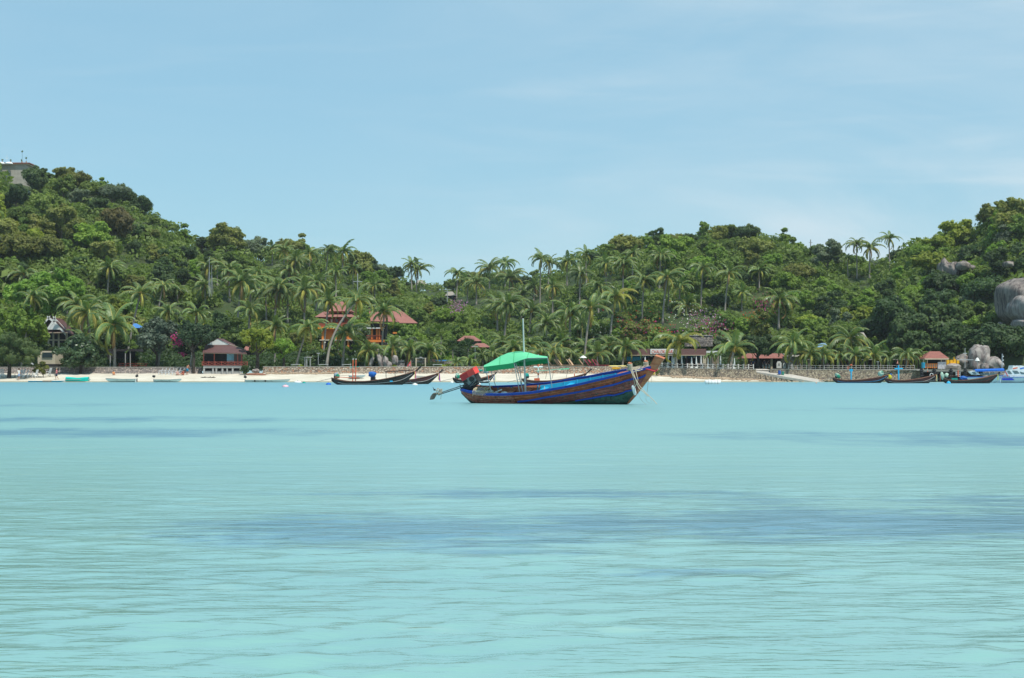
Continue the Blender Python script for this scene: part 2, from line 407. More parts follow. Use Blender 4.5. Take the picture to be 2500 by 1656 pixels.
# ripples too small to resolve act as roughness: calm and clear close by, rough towards the beach
wb = t_.bsdf(base, t_.rng(sp_.outputs['Y'], 7, 48, 0.10, 0.36), nrm, 0.5); wb.inputs['IOR'].default_value = 1.33
WATER = t_.m; WATER_NODES = t_
tag(link('sea_water', mesh_np('sea_water', V, F, True, WATER)), 'calm turquoise sea with small ripples', kind='structure')

# ------------------------------------------------------------------ foliage generators
def sph(n, g):
    d = g.normal(size=(n, 3)); return d/np.linalg.norm(d, axis=1)[:, None]
def leaf_quads(c, nrm, size, g, aspect=0.6):
    n = len(c); r = sph(n, g); u = np.cross(nrm, r); u /= np.linalg.norm(u, axis=1)[:, None]+1e-9; w = np.cross(nrm, u)
    u *= size[:, None]; w *= (size*aspect)[:, None]
    V = np.stack([c-u, c-w*0.9+u*0.1, c+u, c+w*0.9+u*0.1], 1).reshape(-1, 3)
    F = np.arange(4*n).reshape(n, 4); return V, F
ICO = None
def ico():
    global ICO
    if ICO is None:
        t = (1+5**.5)/2
        v = np.array([(-1,t,0),(1,t,0),(-1,-t,0),(1,-t,0),(0,-1,t),(0,1,t),(0,-1,-t),(0,1,-t),(t,0,-1),(t,0,1),(-t,0,-1),(-t,0,1)], float); v /= np.linalg.norm(v, axis=1)[:, None]
        f = [(0,11,5),(0,5,1),(0,1,7),(0,7,10),(0,10,11),(1,5,9),(5,11,4),(11,10,2),(10,7,6),(7,1,8),(3,9,4),(3,4,2),(3,2,6),(3,6,8),(3,8,9),(4,9,5),(2,4,11),(6,2,10),(8,6,7),(9,8,1)]
        ICO = v, np.array(f)
    return ICO
def crown_mesh(name, seed, rx=4.0, ry=4.0, rz=2.8, cz=5.4, lobes=22, n=3400, ls=0.26, lr=(0.22, 0.42), flat=0.0, gap=0.0, mat=None, core=True, aspect=0.6):
    g = np.random.default_rng(seed); R = np.array([rx, ry, rz])
    d = sph(lobes, g); d[:, 2] = d[:, 2]*0.85+0.12
    rad = g.uniform(0.35, 0.86, lobes)[:, None]; c = d*rad*R
    if flat: c[:, 2] = c[:, 2]*(1-flat)
    c[0] = 0
    r = g.uniform(lr[0], lr[1], lobes)*min(rx, ry)*(1.15-0.4*rad[:, 0]); r[0] = max(r[0], 0.45*rx)
    # second-order twig clumps on each lobe
    ncl = lobes*9; li = g.integers(0, lobes, ncl); dd = sph(ncl, g); dd[:, 2] = np.abs(dd[:, 2])*0.9-0.12
    cc = c[li]+dd*(r[li]*0.82)[:, None]; cr = r[li]*g.uniform(0.22, 0.42, ncl)
    C = np.concatenate([c, cc]); RR2 = np.concatenate([r*0.86, cr]); w = RR2**1.7; w[:lobes] *= 0.6
    k = g.choice(len(C), n, p=w/w.sum()); dl = sph(n, g)
    out_ = C[k]/R; dl = dl+0.35*out_; dl[:, 2] += 0.15; dl /= np.linalg.norm(dl, axis=1)[:, None]
    p = C[k]+dl*RR2[k][:, None]*g.uniform(0.80, 1.10, n)[:, None]*np.array([1, 1, 0.85])
    nr = dl*1.0+sph(n, g)*0.62+np.array([0, 0, 0.25]); nr /= np.linalg.norm(nr, axis=1)[:, None]
    p[:, 2] += cz
    size = ls*g.uniform(0.6, 1.35, n)
    V, F = leaf_quads(p, nr, size, g, aspect)
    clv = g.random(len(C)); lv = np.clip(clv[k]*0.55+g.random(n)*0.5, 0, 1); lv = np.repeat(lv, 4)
    if core:
        iv, iff = ico(); nc = len(C)
        scale = np.where(np.arange(nc) < lobes, RR2*0.80, RR2*0.62)
        cv = (iv[None]*scale[:, None, None]*np.array([1, 1, 0.85])+C[:, None]); cv[:, :, 2] += cz
        cf = iff[None]+(np.arange(nc)*12)[:, None, None]+len(V)
        cf = cf.reshape(-1, 3); cf = np.concatenate([cf, cf[:, 2:3]], 1)      # padded, trimmed below
        me = bpy.data.meshes.new(name)
        allV = np.concatenate([V, cv.reshape(-1, 3)]); nq = len(F); nt = len(cf)
        me.vertices.add(len(allV)); me.vertices.foreach_set('co', allV.astype(np.float32).ravel())
        li_ = np.concatenate([F.ravel(), cf[:, :3].ravel()]).astype(np.int32)
        me.loops.add(len(li_)); me.loops.foreach_set('vertex_index', li_)
        st = np.concatenate([np.arange(nq)*4, nq*4+np.arange(nt)*3]).astype(np.int32)
        me.polygons.add(nq+nt); me.polygons.foreach_set('loop_start', st); me.update(calc_edges=True)
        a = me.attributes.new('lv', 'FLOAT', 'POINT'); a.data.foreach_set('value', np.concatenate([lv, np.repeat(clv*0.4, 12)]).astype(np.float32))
        if mat: me.materials.append(mat)
        return me
    return mesh_np(name, V, F, False, mat, lv)
def trunk_mesh(name, seed, h=5.2, r=0.22, limbs=5, spread=2.4, mat=BARK, lean=(0, 0), root=-1.5):
    g = np.random.default_rng(seed); b = MB()
    top = Vector((lean[0], lean[1], h))
    b.tube([(0, 0, root), (0, 0, 0), (lean[0]*0.3+0.1, lean[1]*0.3, h*0.4), (lean[0]*0.7-0.1, lean[1]*0.7, h*0.7), top], [r*1.3, r*1.15, r*0.9, r*0.75, r*0.4], 7)
    for k in range(limbs):
        a = 2*math.pi*(k+g.random()*0.6)/limbs; z = h*(0.45+0.3*g.random()); s = spread*(0.7+0.5*g.random())
        p0 = Vector((lean[0]*z/h, lean[1]*z/h, z))
        p1 = p0+Vector((math.cos(a)*s*0.5, math.sin(a)*s*0.5, s*0.45)); p2 = p0+Vector((math.cos(a)*s, math.sin(a)*s, s*0.8))
        b.tube([p0, p1, p2], [r*0.5, r*0.32, r*0.12], 5)
    me = bpy.data.meshes.new(name); me.from_pydata(b.v, [], b.f); me.materials.append(mat); me.update(); return me

# hillside kinds: (shape word, mesh args)
KINDS = []
def kind(shape, **kw): KINDS.append((shape, crown_mesh('crown', 100+len(KINDS), mat=LEAF['mid green'], **kw)))
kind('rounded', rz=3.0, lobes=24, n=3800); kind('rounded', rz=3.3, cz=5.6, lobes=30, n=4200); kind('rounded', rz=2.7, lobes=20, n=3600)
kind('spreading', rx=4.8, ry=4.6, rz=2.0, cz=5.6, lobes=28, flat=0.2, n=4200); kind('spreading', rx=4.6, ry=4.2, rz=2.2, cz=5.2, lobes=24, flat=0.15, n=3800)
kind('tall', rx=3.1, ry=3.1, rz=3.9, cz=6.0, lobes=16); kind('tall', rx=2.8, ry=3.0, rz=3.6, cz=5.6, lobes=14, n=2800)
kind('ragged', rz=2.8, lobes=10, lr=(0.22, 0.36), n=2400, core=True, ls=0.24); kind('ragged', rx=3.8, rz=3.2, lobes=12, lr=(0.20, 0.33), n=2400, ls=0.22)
TRUNKS = [trunk_mesh('trunk', 50+i, h=5.6+0.5*i) for i in range(3)]

# places that must stay visible: photo-pixel rectangle and the depth of what stands there
CLEAR = [(96,770,170,838,285),(478,822,610,912,262),(765,730,862,848,296),(893,752,1022,812,296),(893,790,945,850,296),(0,390,30,428,425),(1535,848,1770,915,268),(2240,850,2350,915,262),(1645,808,1740,850,284),
         (2270,645,2350,700,300),(2300,820,2460,905,258),(2425,683,2500,805,290),(1030,680,1075,702,560),(500,625,520,710,330),(865,660,880,712,330),
         (318,780,346,812,275),(1082,700,1112,722,420),(2085,810,2120,836,280),(1130,812,1180,850,290),(290,600,350,625,360)]
def blocked(px, py, Y, r_px, h_px):
    for x0, y0, x1, y1, Yb in CLEAR:
        if Y < Yb+2 and px+r_px*0.8 > x0 and px-r_px*0.8 < x1 and py-h_px < y1 and py > y0: return True
    return False

MARKS = [('the hilltop terrace', 30, 430), ('the white gable house', 135, 800), ('the beach restaurant', 540, 850), ('the mast pair', 512, 670), ('the orange villa', 810, 770), ('the red-roofed villa', 950, 780),
         ('the saddle', 1290, 700), ('the lettered beach bar', 1650, 860), ('the red bougainvillea', 1560, 780), ('the pink bougainvillea', 1855, 740), ('the three skyline palms', 2130, 610), ('the crag tree', 2250, 650), ('the giant boulders', 2450, 740), ('the pier pavilion', 2285, 860), ('the right hill crest', 1740, 560), ('the lilac tree', 1118, 755), ('the letters wall', 1030, 880)]
def where(px, py):
    best = min(MARKS, key=lambda m: abs(m[1]-px)+1.3*abs(m[2]-py)); dx = px-best[1]; dy = py-best[2]
    if abs(dx) < 30 and abs(dy) < 30: return 'right beside '+best[0]
    h = '' if abs(dx) < 35 else ('left' if dx < 0 else 'right')
    v = 'above' if dy < -25 else ('below' if dy > 25 else '')
    w = (('high ' if dy < -90 else '')+v+(' and ' if v and h else '')+h) or 'beside'
    return w+(' of ' if h else ' ')+best[0].replace('the ', '', 1)
LABELLED = []       # (object, key, px, py) resolved at the end so that every label is single
def label_later(o, key, px, py): LABELLED.append((o, key, px, py))
TREE_N = 0
def place_tree(px, Y, s, ki, leaf, rz=None, sz=1.0, z=None, group='trees on the hillside', trunk=True, name='broadleaf_tree'):
    shape, cm = KINDS[ki]; zz = zt(px, Y) if z is None else z
    o = empty(name, ((px-CX)/FPX*Y, Y, zz-2.3*s), rng.random()*6.28 if rz is None else rz, cat='tree', group=group)
    o.scale = (s, s, s*sz)
    link('crown', cm, LEAF[leaf], o)
    if trunk: link('trunk', TRUNKS[rng.integers(0, 3)], None, o)
    py = HY-(zz+3.5*s*sz-EYE)/Y*FPX
    size = 'small' if s < 0.72 else ('large' if s > 1.12 else 'mid-sized')
    label_later(o, f'{size} {shape} {leaf} tree', px, py)
    return o
PALMS_FRONT = [(872,732,56,797,897,262,dict(note='long leaning coconut palm bowing out over the stone wall', bend=1.1)),(845,812,72,836,893,266,{}),(939,762,50,930,893,268,{}),(900,856,42,890,898,264,{}),(958,847,45,958,892,264,{}),(1000,852,44,994,892,265,{}),(1048,858,46,1046,892,266,{}),
          (752,800,52,722,895,263,{}),(275,795,72,280,897,262,dict(droop=0.8, wind=0.5)),(412,760,42,385,870,268,{}),(480,765,40,465,905,262,{}),(75,725,46,52,835,270,dict(wind=0.8)),(215,762,66,222,870,274,dict(droop=.3)),(188,745,58,200,860,282,{}),(345,716,50,308,800,290,{}),(205,828,42,205,880,264,{}),
          (1442,752,52,1425,897,268,{}),(1393,765,56,1389,890,278,{}),(1255,852,46,1257,896,266,{}),(1205,868,40,1206,896,265,{}),(1320,862,44,1318,897,264,dict(droop=.6)),(1352,858,54,1366,898,263,dict(droop=.7)),(1290,842,44,1290,896,272,{}),(1395,868,42,1396,897,264,dict(droop=.5)),(1460,863,46,1458,897,263,{}),
          (1487,845,46,1483,897,268,{}),(1527,850,52,1519,897,265,{}),(1372,838,42,1372,892,276,{}),(1430,850,40,1432,895,274,{}),(1228,838,40,1228,892,280,{}),
          (1658,835,62,1650,897,256,dict(yellow=True)),(1795,850,70,1783,898,255,{}),(1935,842,56,1926,898,254,{}),(1736,868,22,1736,897,255,dict(detail=False)),
          (1953,868,40,1950,898,254,{}),(1978,866,42,1978,898,253,dict(yellow=True)),(2010,868,40,2011,899,253,{}),(2035,856,34,2032,898,262,{}),(2050,872,40,2050,899,253,{}),(2075,828,64,2075,896,262,dict(droop=.3)),(2088,868,42,2090,899,253,{}),(2132,868,42,2132,899,253,dict(yellow=True)),(2173,872,38,2172,899,252.5,{}),(2213,868,42,2213,899,252.5,{}),(2242,866,32,2240,899,256,{}),
          (1115,886,30,1115,897,262,dict(droop=.3)),(1147,880,28,1147,896,263,{}),(1178,872,34,1178,897,264,{}),
          (672,797,44,670,880,284,{}),(803,737,44,787,835,284,{})]
PALMS_HILL = [(530,640,30,530,700),(612,700,44,610,770),(632,668,38,632,730),(702,712,50,702,790),(775,690,40,772,760),(820,668,34,820,730),(610,760,46,606,830),(500,700,40,500,760),(160,705,44,162,770),(108,690,40,110,750),(1272,722,38,1272,780),(1350,700,38,1349,770),(1385,640,32,1384,700),(1462,700,38,1461,770),(1545,620,30,1544,680),(1660,700,36,1658,765),(1215,745,42,1214,810),(1420,792,42,1420,850),(1335,790,44,1334,850),(1855,660,32,1854,715),(915,700,34,915,755),(55,668,46,60,735),(267,655,42,262,720),(398,698,38,388,750),(590,690,56,578,805),(557,662,44,560,740),(680,703,58,668,800),(648,714,44,650,790),(745,712,54,742,805),(722,636,38,712,712),(693,612,36,693,660),(756,618,38,755,668),(665,606,24,664,650),
          (802,612,32,793,715),(838,615,38,836,668),(862,655,28,862,705),(1003,645,30,1005,712),(1020,658,34,1016,712),(1118,668,32,1114,732),(1143,690,34,1141,742),(1163,690,36,1163,745),(1195,655,44,1195,712),(1245,680,44,1243,715),(1232,642,34,1233,705),
          (1320,632,32,1318,682),(1341,642,34,1338,712),(1305,700,36,1303,735),(1241,747,50,1230,840),(1298,757,44,1292,822),(1417,668,36,1415,752),(1430,620,32,1432,705),(1480,645,38,1480,698),(1521,645,42,1521,765),(1502,726,52,1490,822),(1572,685,42,1567,788),(1613,625,38,1610,712),(1628,677,45,1617,795),(1633,690,30,1632,758),
          (1715,655,38,1711,758),(1779,665,40,1769,775),(1677,748,50,1677,770),(1811,715,32,1811,760),(1904,733,52,1901,805),(2091,595,32,2093,682),(2124,605,36,2123,684),(2170,583,30,2172,662),(2070,632,20,2071,684),(430,708,30,436,750),(1060,845,30,1060,872),(705,660,40,706,712),(508,650,34,508,700)]
for a_ in PALMS_HILL:
    Yp_ = terrain_hit(a_[3], a_[4])
    if Yp_ is None: continue
    CLEAR.append((a_[0]-a_[2]*0.75, a_[1]-a_[2]*0.75, a_[0]+a_[2]*0.75, a_[1]+a_[2]*0.7, Yp_)); CLEAR.append((min(a_[0], a_[3])-5, a_[1], max(a_[0], a_[3])+5, a_[1]+(a_[4]-a_[1])*0.7, Yp_))
# ------------------------------------------------------------------ forest on the hills
def leaf_choice(px, py):
    w = {'dark green': 1.2, 'mid green': 2.6, 'bright green': 1.2, 'yellow-green': 0.08, 'olive': 0.9, 'grey-green': 0.35, 'rusty brown-green': 0.02}
    if px < 480 and py < 640: w.update({'olive': 2.2, 'rusty brown-green': 0.08, 'mid green': 2.8, 'bright green': 0.7})
    if px < 250 and 540 < py < 640: w.update({'rusty brown-green': 0.2, 'olive': 3.0})
    if px > 2150 and py < 720: w.update({'bright green': 3.2, 'yellow-green': 0.4, 'olive': 0.3})
    if px > 2150 and py >= 720: w.update({'dark green': 4.0, 'olive': 0.2, 'yellow-green': .05})
    if 900 < px < 1400: w.update({'dark green': 1.8, 'grey-green': 0.6, 'bright green': 0.9})
    if 1400 < px < 2150: w.update({'bright green': 1.6, 'mid green': 3.0})
    k = list(w); p = np.array([w[i] for i in k]); return k[rng.choice(len(k), p=p/p.sum())]
TREES = []
def try_tree(px, py, dmin_x, dmin_y, s=None, force=None, ki=None):
    Y = terrain_hit(px, py)
    if Y is None: return False
    s_ = s if s is not None else float(np.clip(rng.normal(0.92, 0.2), 0.55, 1.45))
    r_px = 4.0*s_/Y*FPX; h_px = 8.3*s_/Y*FPX
    if blocked(px, py, Y, r_px, h_px): return False
    for (a, b) in TREES:
        if abs(a-px)/dmin_x+abs(b-py)/dmin_y < 1: return False
    TREES.append((px, py))
    place_tree(px, Y, s_, int(rng.integers(0, len(KINDS))) if ki is None else ki, force or leaf_choice(px, py-30))
    return True
def sky_at(px): return interp(px, SKX, SKY_)
# named crowns first: (px, py of the foot, scale, kind, leaf)
for a in [(86,478,1.1,1,'dark green'),(14,492,1.0,0,'mid green'),(45,482,0.7,0,'mid green'),(60,500,1.0,0,'mid green'),(180,478,1.1,3,'olive'),(225,492,0.9,3,'mid green'),(275,505,1.05,3,'grey-green'),(345,535,0.9,1,'dark green'),(285,600,1.3,1,'rusty brown-green'),(230,625,1.15,0,'bright green'),
          (495,600,0.95,3,'dark green'),(555,625,1.3,0,'olive'),(605,640,1.2,7,'grey-green'),(40,655,1.5,4,'olive'),(110,650,1.3,4,'olive'),(150,585,1.2,0,'olive'),(110,545,1.1,1,'mid green'),
          (345,700,1.5,8,'olive'),(620,720,1.25,1,'bright green'),(440,760,1.45,1,'bright green'),(400,790,1.2,0,'bright green'),(925,668,0.9,4,'dark green'),(1010,700,.9,0,'dark green'),
          (930,770,1.7,1,'bright green'),(1020,800,1.2,0,'mid green'),(1190,845,1.9,1,'dark green'),(1165,790,1.4,0,'dark green'),(1090,835,1.4,1,'dark green'),
          (1530,635,1.2,3,'olive'),(1685,606,.7,3,'dark green'),(1755,600,.75,1,'olive'),(1650,650,1.2,0,'bright green'),(1985,630,1.25,3,'olive'),(2020,670,1.4,8,'grey-green'),(2060,700,1.2,3,'grey-green'),
          (2258,735,1.75,1,'dark green'),(2215,765,1.4,0,'dark green'),(2300,745,1.3,3,'dark green'),(2335,610,1.1,0,'yellow-green'),(2295,628,.9,3,'yellow-green'),(2470,585,1.35,1,'olive'),(2420,560,.9,0,'olive'),
          (2115,830,1.0,1,'yellow-green'),(2285,820,.8,5,'yellow-green'),(2170,860,1.6,1,'dark green'),(2290,868,1.5,1,'dark green'),(2225,872,1.3,0,'dark green'),(2390,850,1.5,1,'dark green'),(2470,850,1.3,3,'mid green'),
          (1850,860,1.5,1,'mid green'),(1880,845,1.1,0,'dark green'),(1600,770,1.4,0,'dark green'),(1745,760,1.2,1,'dark green'),(1755,835,1.0,0,'dark green'),(2010,760,1.3,0,'dark green'),(1260,800,1.3,7,'mid green'),(60,730,1.5,0,'dark green'),(150,740,1.9,3,'bright green'),(60,760,1.6,4,'bright green')]:
    try_tree(a[0], a[1], 1, 1, a[2], a[4], a[3])
NAMED = len(TREES)
for px_, Y_, s_, l_ in ((2316, 322, 0.55, 'olive'), (2332, 318, 0.5, 'dark green'), (2362, 322, 0.45, 'bright green'), (2296, 326, 0.6, 'dark green'), (2452, 306, 0.35, 'bright green')): place_tree(px_, Y_, s_, 0, l_)
# crest trees so that the skyline is uneven
for x in np.arange(-20, 2530, 34):
    px = x+rng.normal(0, 7); R = interp(px, RX, RR); Y = R-rng.uniform(4, 26)
    py = HY-(zt(px, Y)-EYE)/Y*FPX
    if any(abs(a-px)/26+abs(b-py)/22 < 1 for a, b in TREES): continue
    s_ = float(rng.uniform(0.55, 1.0))
    if blocked(px, py, Y, 4.0*s_/Y*FPX, 8*s_/Y*FPX): continue
    TREES.append((px, py)); place_tree(px, Y, s_, int(rng.integers(0, len(KINDS))), leaf_choice(px, py-20), group='trees along the hill crests')
tries = 0
while len(TREES) < 292 and tries < 6000:
    tries += 1
    px = rng.uniform(-25, 2525); lo = sky_at(px)+48
    py = rng.uniform(lo, 872)
    try_tree(px, py, 44, 34)

# undergrowth: low bushes and saplings that nobody could count, one mass
def bush_template(seed, n=200):
    g = np.random.default_rng(seed); nb = 5; c = sph(nb, g)*np.array([1.5, 1.5, 0.6]); r = g.uniform(0.9, 1.5, nb)
    k = g.integers(0, nb, n); d = sph(n, g); d[:, 2] = np.abs(d[:, 2])*1.1-0.15; p = c[k]+d*r[k][:, None]; nr = d+sph(n, g)*0.6; nr /= np.linalg.norm(nr, axis=1)[:, None]
    V, F = leaf_quads(p, nr, 0.30*g.uniform(0.6, 1.4, n), g); return V, F, np.repeat(np.clip(g.random(n)*0.6+0.2*g.random(), 0, 1), 4)
TB = [bush_template(i, 165) for i in range(6)]
def mass(name, pts, label, mat, kind='stuff', smul=1.0):
    Vs, Fs, Ls = [], [], []; o = 0
    for (x, y, z, s) in pts:
        V, F, L = TB[int(rng.integers(0, 6))]; a = rng.random()*6.28; ca, sa = math.cos(a), math.sin(a)
        W = V*s*smul; W = np.stack([W[:, 0]*ca-W[:, 1]*sa+x, W[:, 0]*sa+W[:, 1]*ca+y, W[:, 2]+z], 1)
        Vs.append(W); Fs.append(F+o); Ls.append(L*rng.uniform(0.5, 1)); o += len(V)
    return tag(link(name, mesh_np(name, np.concatenate(Vs), np.concatenate(Fs), False, mat, np.concatenate(Ls))), label, kind=kind)
pts = []
for _ in range(3600):
    px = rng.uniform(-330, 2830); py = rng.uniform(sky_at(px)+22, 872)
    Y = terrain_hit(px, py)
    if Y is None: continue
    s = rng.uniform(0.8, 1.7); z = zt(px, Y)
    if blocked(px, py, Y, 2.2*s/Y*FPX, 3.0*s/Y*FPX):
        s = 0.5
        if py > 730: continue
    if 640 < px < 1900 and Y < 290 and s > 1.2: s = 1.0
    pts.append(((px-CX)/FPX*Y, Y, z+0.3, s))
for x in np.arange(-300, 2800, 16):
    R_x = interp(x, RX, RR); Y = R_x-rng.uniform(-6, 14); s = rng.uniform(1.0, 1.9); z = zt(x, Y)
    if 280 > x > -100 and x < 90: continue
    pts.append(((x-CX)/FPX*Y, Y, z+0.8, s))
mass('undergrowth', pts, 'dense green undergrowth between the hillside trees', LEAF['mid green'])
pts = []
for _ in range(900):
    px = rng.uniform(-60, 2420); Y = rng.uniform(270, 300); z = zt(px, Y); s = rng.uniform(0.5, 1.15)
    if 760 < px < 1060: s *= 1.25
    if any(abs(px-q) < 26 for q in (540,)) and Y < 275: continue
    if 1530 < px < 1760 and Y < 277: continue
    if 960 < px < 1110 and Y < 272: continue
    if blocked(px, HY-(z-EYE)/Y*FPX, Y, 1.8*s/Y*FPX, 2.2*s/Y*FPX): continue
    pts.append(((px-CX)/FPX*Y, Y, z+0.2, s))
mass('garden_undergrowth', pts, 'shaded shrubs filling the gardens behind the beach terraces', LEAF['dark green'])
pts = []
for _ in range(420):
    side = rng.random() < 0.5
    px = rng.uniform(-420, -40) if side else rng.uniform(2540, 2950); py = rng.uniform(sky_at(px)+20, 890); Y = terrain_hit(px, py)
    if Y is None: continue
    pts.append(((px-CX)/FPX*Y, Y, zt(px, Y)+2.5, rng.uniform(2.0, 3.2)))
mass('forest', pts, 'forest carrying on beyond both ends of the bay', LEAF['mid green'])

# ------------------------------------------------------------------ palms
RIB = leaf_mat('yellow frond ribs', (0.330, 0.300, 0.060), (0.520, 0.460, 0.110), 0.1)
def frond_mesh(name, seed, L=4.4, droop=1.0, up=0.5, mat=FROND, leaflet=0.85, nl=26, hang=0.55, wid=0.075):
    """rachis leaves the crown along +X rising at angle up and arching down"""
    g = np.random.default_rng(seed); V = []; F = []; LV = []
    pts = []; a = up; p = np.array([0.0, 0, 0]); n = nl
    for i in range(n+1):
        pts.append(p.copy()); st = L/n; p = p+np.array([math.cos(a)*st, 0, math.sin(a)*st]); a -= droop*(0.5+1.2*i/n)/n*1.45
    pts = np.array(pts)
    for i in range(n):                                   # rachis as two crossed strips
        w = 0.040*(1-i/n)+0.014; b = len(V)
        for q in (pts[i], pts[i+1]): V += [q+[0, -w, 0], q+[0, w, 0], q+[0, 0, w], q+[0, 0, -w]]
        F += [(b, b+1, b+5, b+4), (b+2, b+3, b+7, b+6)]; LV += [0.95]*8
    for i in range(2, n+1):
        t = i/n; ll = leaflet*(math.sin(math.pi*min(1, 0.12+0.86*t))**0.55)*g.uniform(0.85, 1.1); q = pts[i]
        T = pts[min(i+1, n)]-pts[max(i-1, 0)]; T /= np.linalg.norm(T)+1e-9
        for sd in (-1, 1):
            for rep in range(1):
                d = np.array([0, sd, 0])*(1-hang*0.6)+T*(0.55+0.35*t)+np.array([0, 0, -hang*(0.5+0.6*g.random())])
                d /= np.linalg.norm(d); e = q+d*ll*0.55; tip = e+(d+np.array([0, 0, -0.55*g.uniform(0.6, 1.3)]))*ll*0.42
                w = np.cross(d, [0, 0, 1.0]); w = T*0.9+0.2*w; w /= np.linalg.norm(w); w *= wid*g.uniform(0.9, 1.3)*1.2
                b = len(V); V += [q-w*0.7, q+w*0.7, e+w, e-w, tip+w*0.15, tip-w*0.15]; F += [(b, b+1, b+2, b+3), (b+3, b+2, b+4, b+5)]; LV += [g.uniform(0.1, 0.8)]*6
    me = mesh_np(name, np.array(V), np.array(F), False, mat, LV); me.materials.append(RIB)
    me.polygons.foreach_set('material_index', [1]*(2*n)+[0]*(len(F)-2*n)); return me
FR_UP = [frond_mesh('frond', 1, 4.0, 0.9, 1.15, FROND, nl=24, hang=0.3), frond_mesh('frond', 2, 4.2, 1.2, 0.95, FROND, nl=24, hang=0.4)]
FR_MID = [frond_mesh('frond', 3, 4.6, 1.35, 0.70, FROND, hang=0.5), frond_mesh('frond', 4, 4.4, 1.55, 0.45, FROND, hang=0.6), frond_mesh('frond', 5, 4.7, 1.15, 0.5, FROND, hang=0.45)]
FR_LOW = [frond_mesh('frond', 6, 4.3, 1.6, 0.05, FROND, hang=0.75), frond_mesh('frond', 7, 4.1, 1.4, -0.25, FROND_Y, hang=0.8), frond_mesh('frond', 8, 4.4, 1.9, 0.15, FROND_Y, hang=0.8)]
FR_DRY = [frond_mesh('frond', 9, 3.6, 1.3, -0.75, FROND_D, hang=0.8, leaflet=0.6)]
def frond_plan(g, n=22, droop=0.0):
    """list of (mesh, azimuth, extra pitch, scale)"""
    out_ = []; ga = 2.39996
    for k in range(n):
        t = k/(n-1); az = k*ga+g.normal(0, 0.12)
        if t < 0.22: me = FR_UP[g.integers(0, 2)]
        elif t < 0.68-droop*0.3: me = FR_MID[g.integers(0, 3)]
        elif t < 0.95: me = FR_LOW[g.integers(0, 3)] if g.random() < 0.75 else FR_MID[g.integers(0, 3)]
        else: me = FR_DRY[0]
        out_.append((me, az, g.normal(0, 0.17)+0.02-droop*0.25*t, g.uniform(0.74, 1.08)))
    return out_
def frond_matrix(az, pitch, s): return Matrix.Rotation(az, 4, 'Z') @ Matrix.Rotation(-pitch, 4, 'Y') @ Matrix.Diagonal((s, s, s, 1))
def joined_crown(seed, n=20, droop=0.0):
    g = np.random.default_rng(seed); Vs = []; Fs = []; Ls = []; mi = []; o = 0; mats = [FROND, FROND_Y, FROND_D, RIB]
    for me, az, pi, s in frond_plan(g, n, droop):
        Vv = np.empty(len(me.vertices)*3, np.float32); me.vertices.foreach_get('co', Vv); Vv = Vv.reshape(-1, 3)
        Fv = np.empty(len(me.polygons)*4, np.int32); me.loops.foreach_get('vertex_index', Fv); Lv = np.empty(len(Vv), np.float32); me.attributes['lv'].data.foreach_get('value', Lv)
        m = np.array(frond_matrix(az, pi, s)); Vs.append(Vv @ m[:3, :3].T); Fs.append(Fv.reshape(-1, 4)+o); Ls.append(Lv); o += len(Vv)
        mx_ = np.empty(len(me.polygons), np.int32); me.polygons.foreach_get('material_index', mx_); mi += [3 if q else mats.index(me.materials[0]) for q in mx_]
    me = mesh_np('palm_crown', np.concatenate(Vs), np.concatenate(Fs), False, None, np.concatenate(Ls))
    for m in mats: me.materials.append(m)
    me.polygons.foreach_set('material_index', mi); return me
CROWNS = [joined_crown(200+i, 19+i % 3, 0.15*(i % 3)) for i in range(5)]
NUTS = MB()
for k in range(7):
    a = k*0.9; NUTS.lathe([(0.02, -0.16), (0.12, -0.08), (0.14, 0.02), (0.09, 0.12), (0.01, 0.16)], (0.22*math.cos(a), 0.22*math.sin(a), -0.22-0.1*(k % 3)), 6)
NUT_ME = bpy.data.meshes.new('coconuts'); NUT_ME.from_pydata(NUTS.v, [], NUTS.f); NUT_ME.materials.append(M('young coconuts', (0.42, 0.27, 0.04), 0.5))
HEART = MB().lathe([(0.14, -0.5), (0.26, -0.25), (0.22, 0.1), (0.08, 0.5), (0.02, 0.9)], n=8)
HEART_ME = bpy.data.meshes.new('crown_heart'); HEART_ME.from_pydata(HEART.v, [], HEART.f); HEART_ME.materials.append(M('palm heart', (0.36, 0.24, 0.06), 0.8, 0.35))
PALM_I = 0
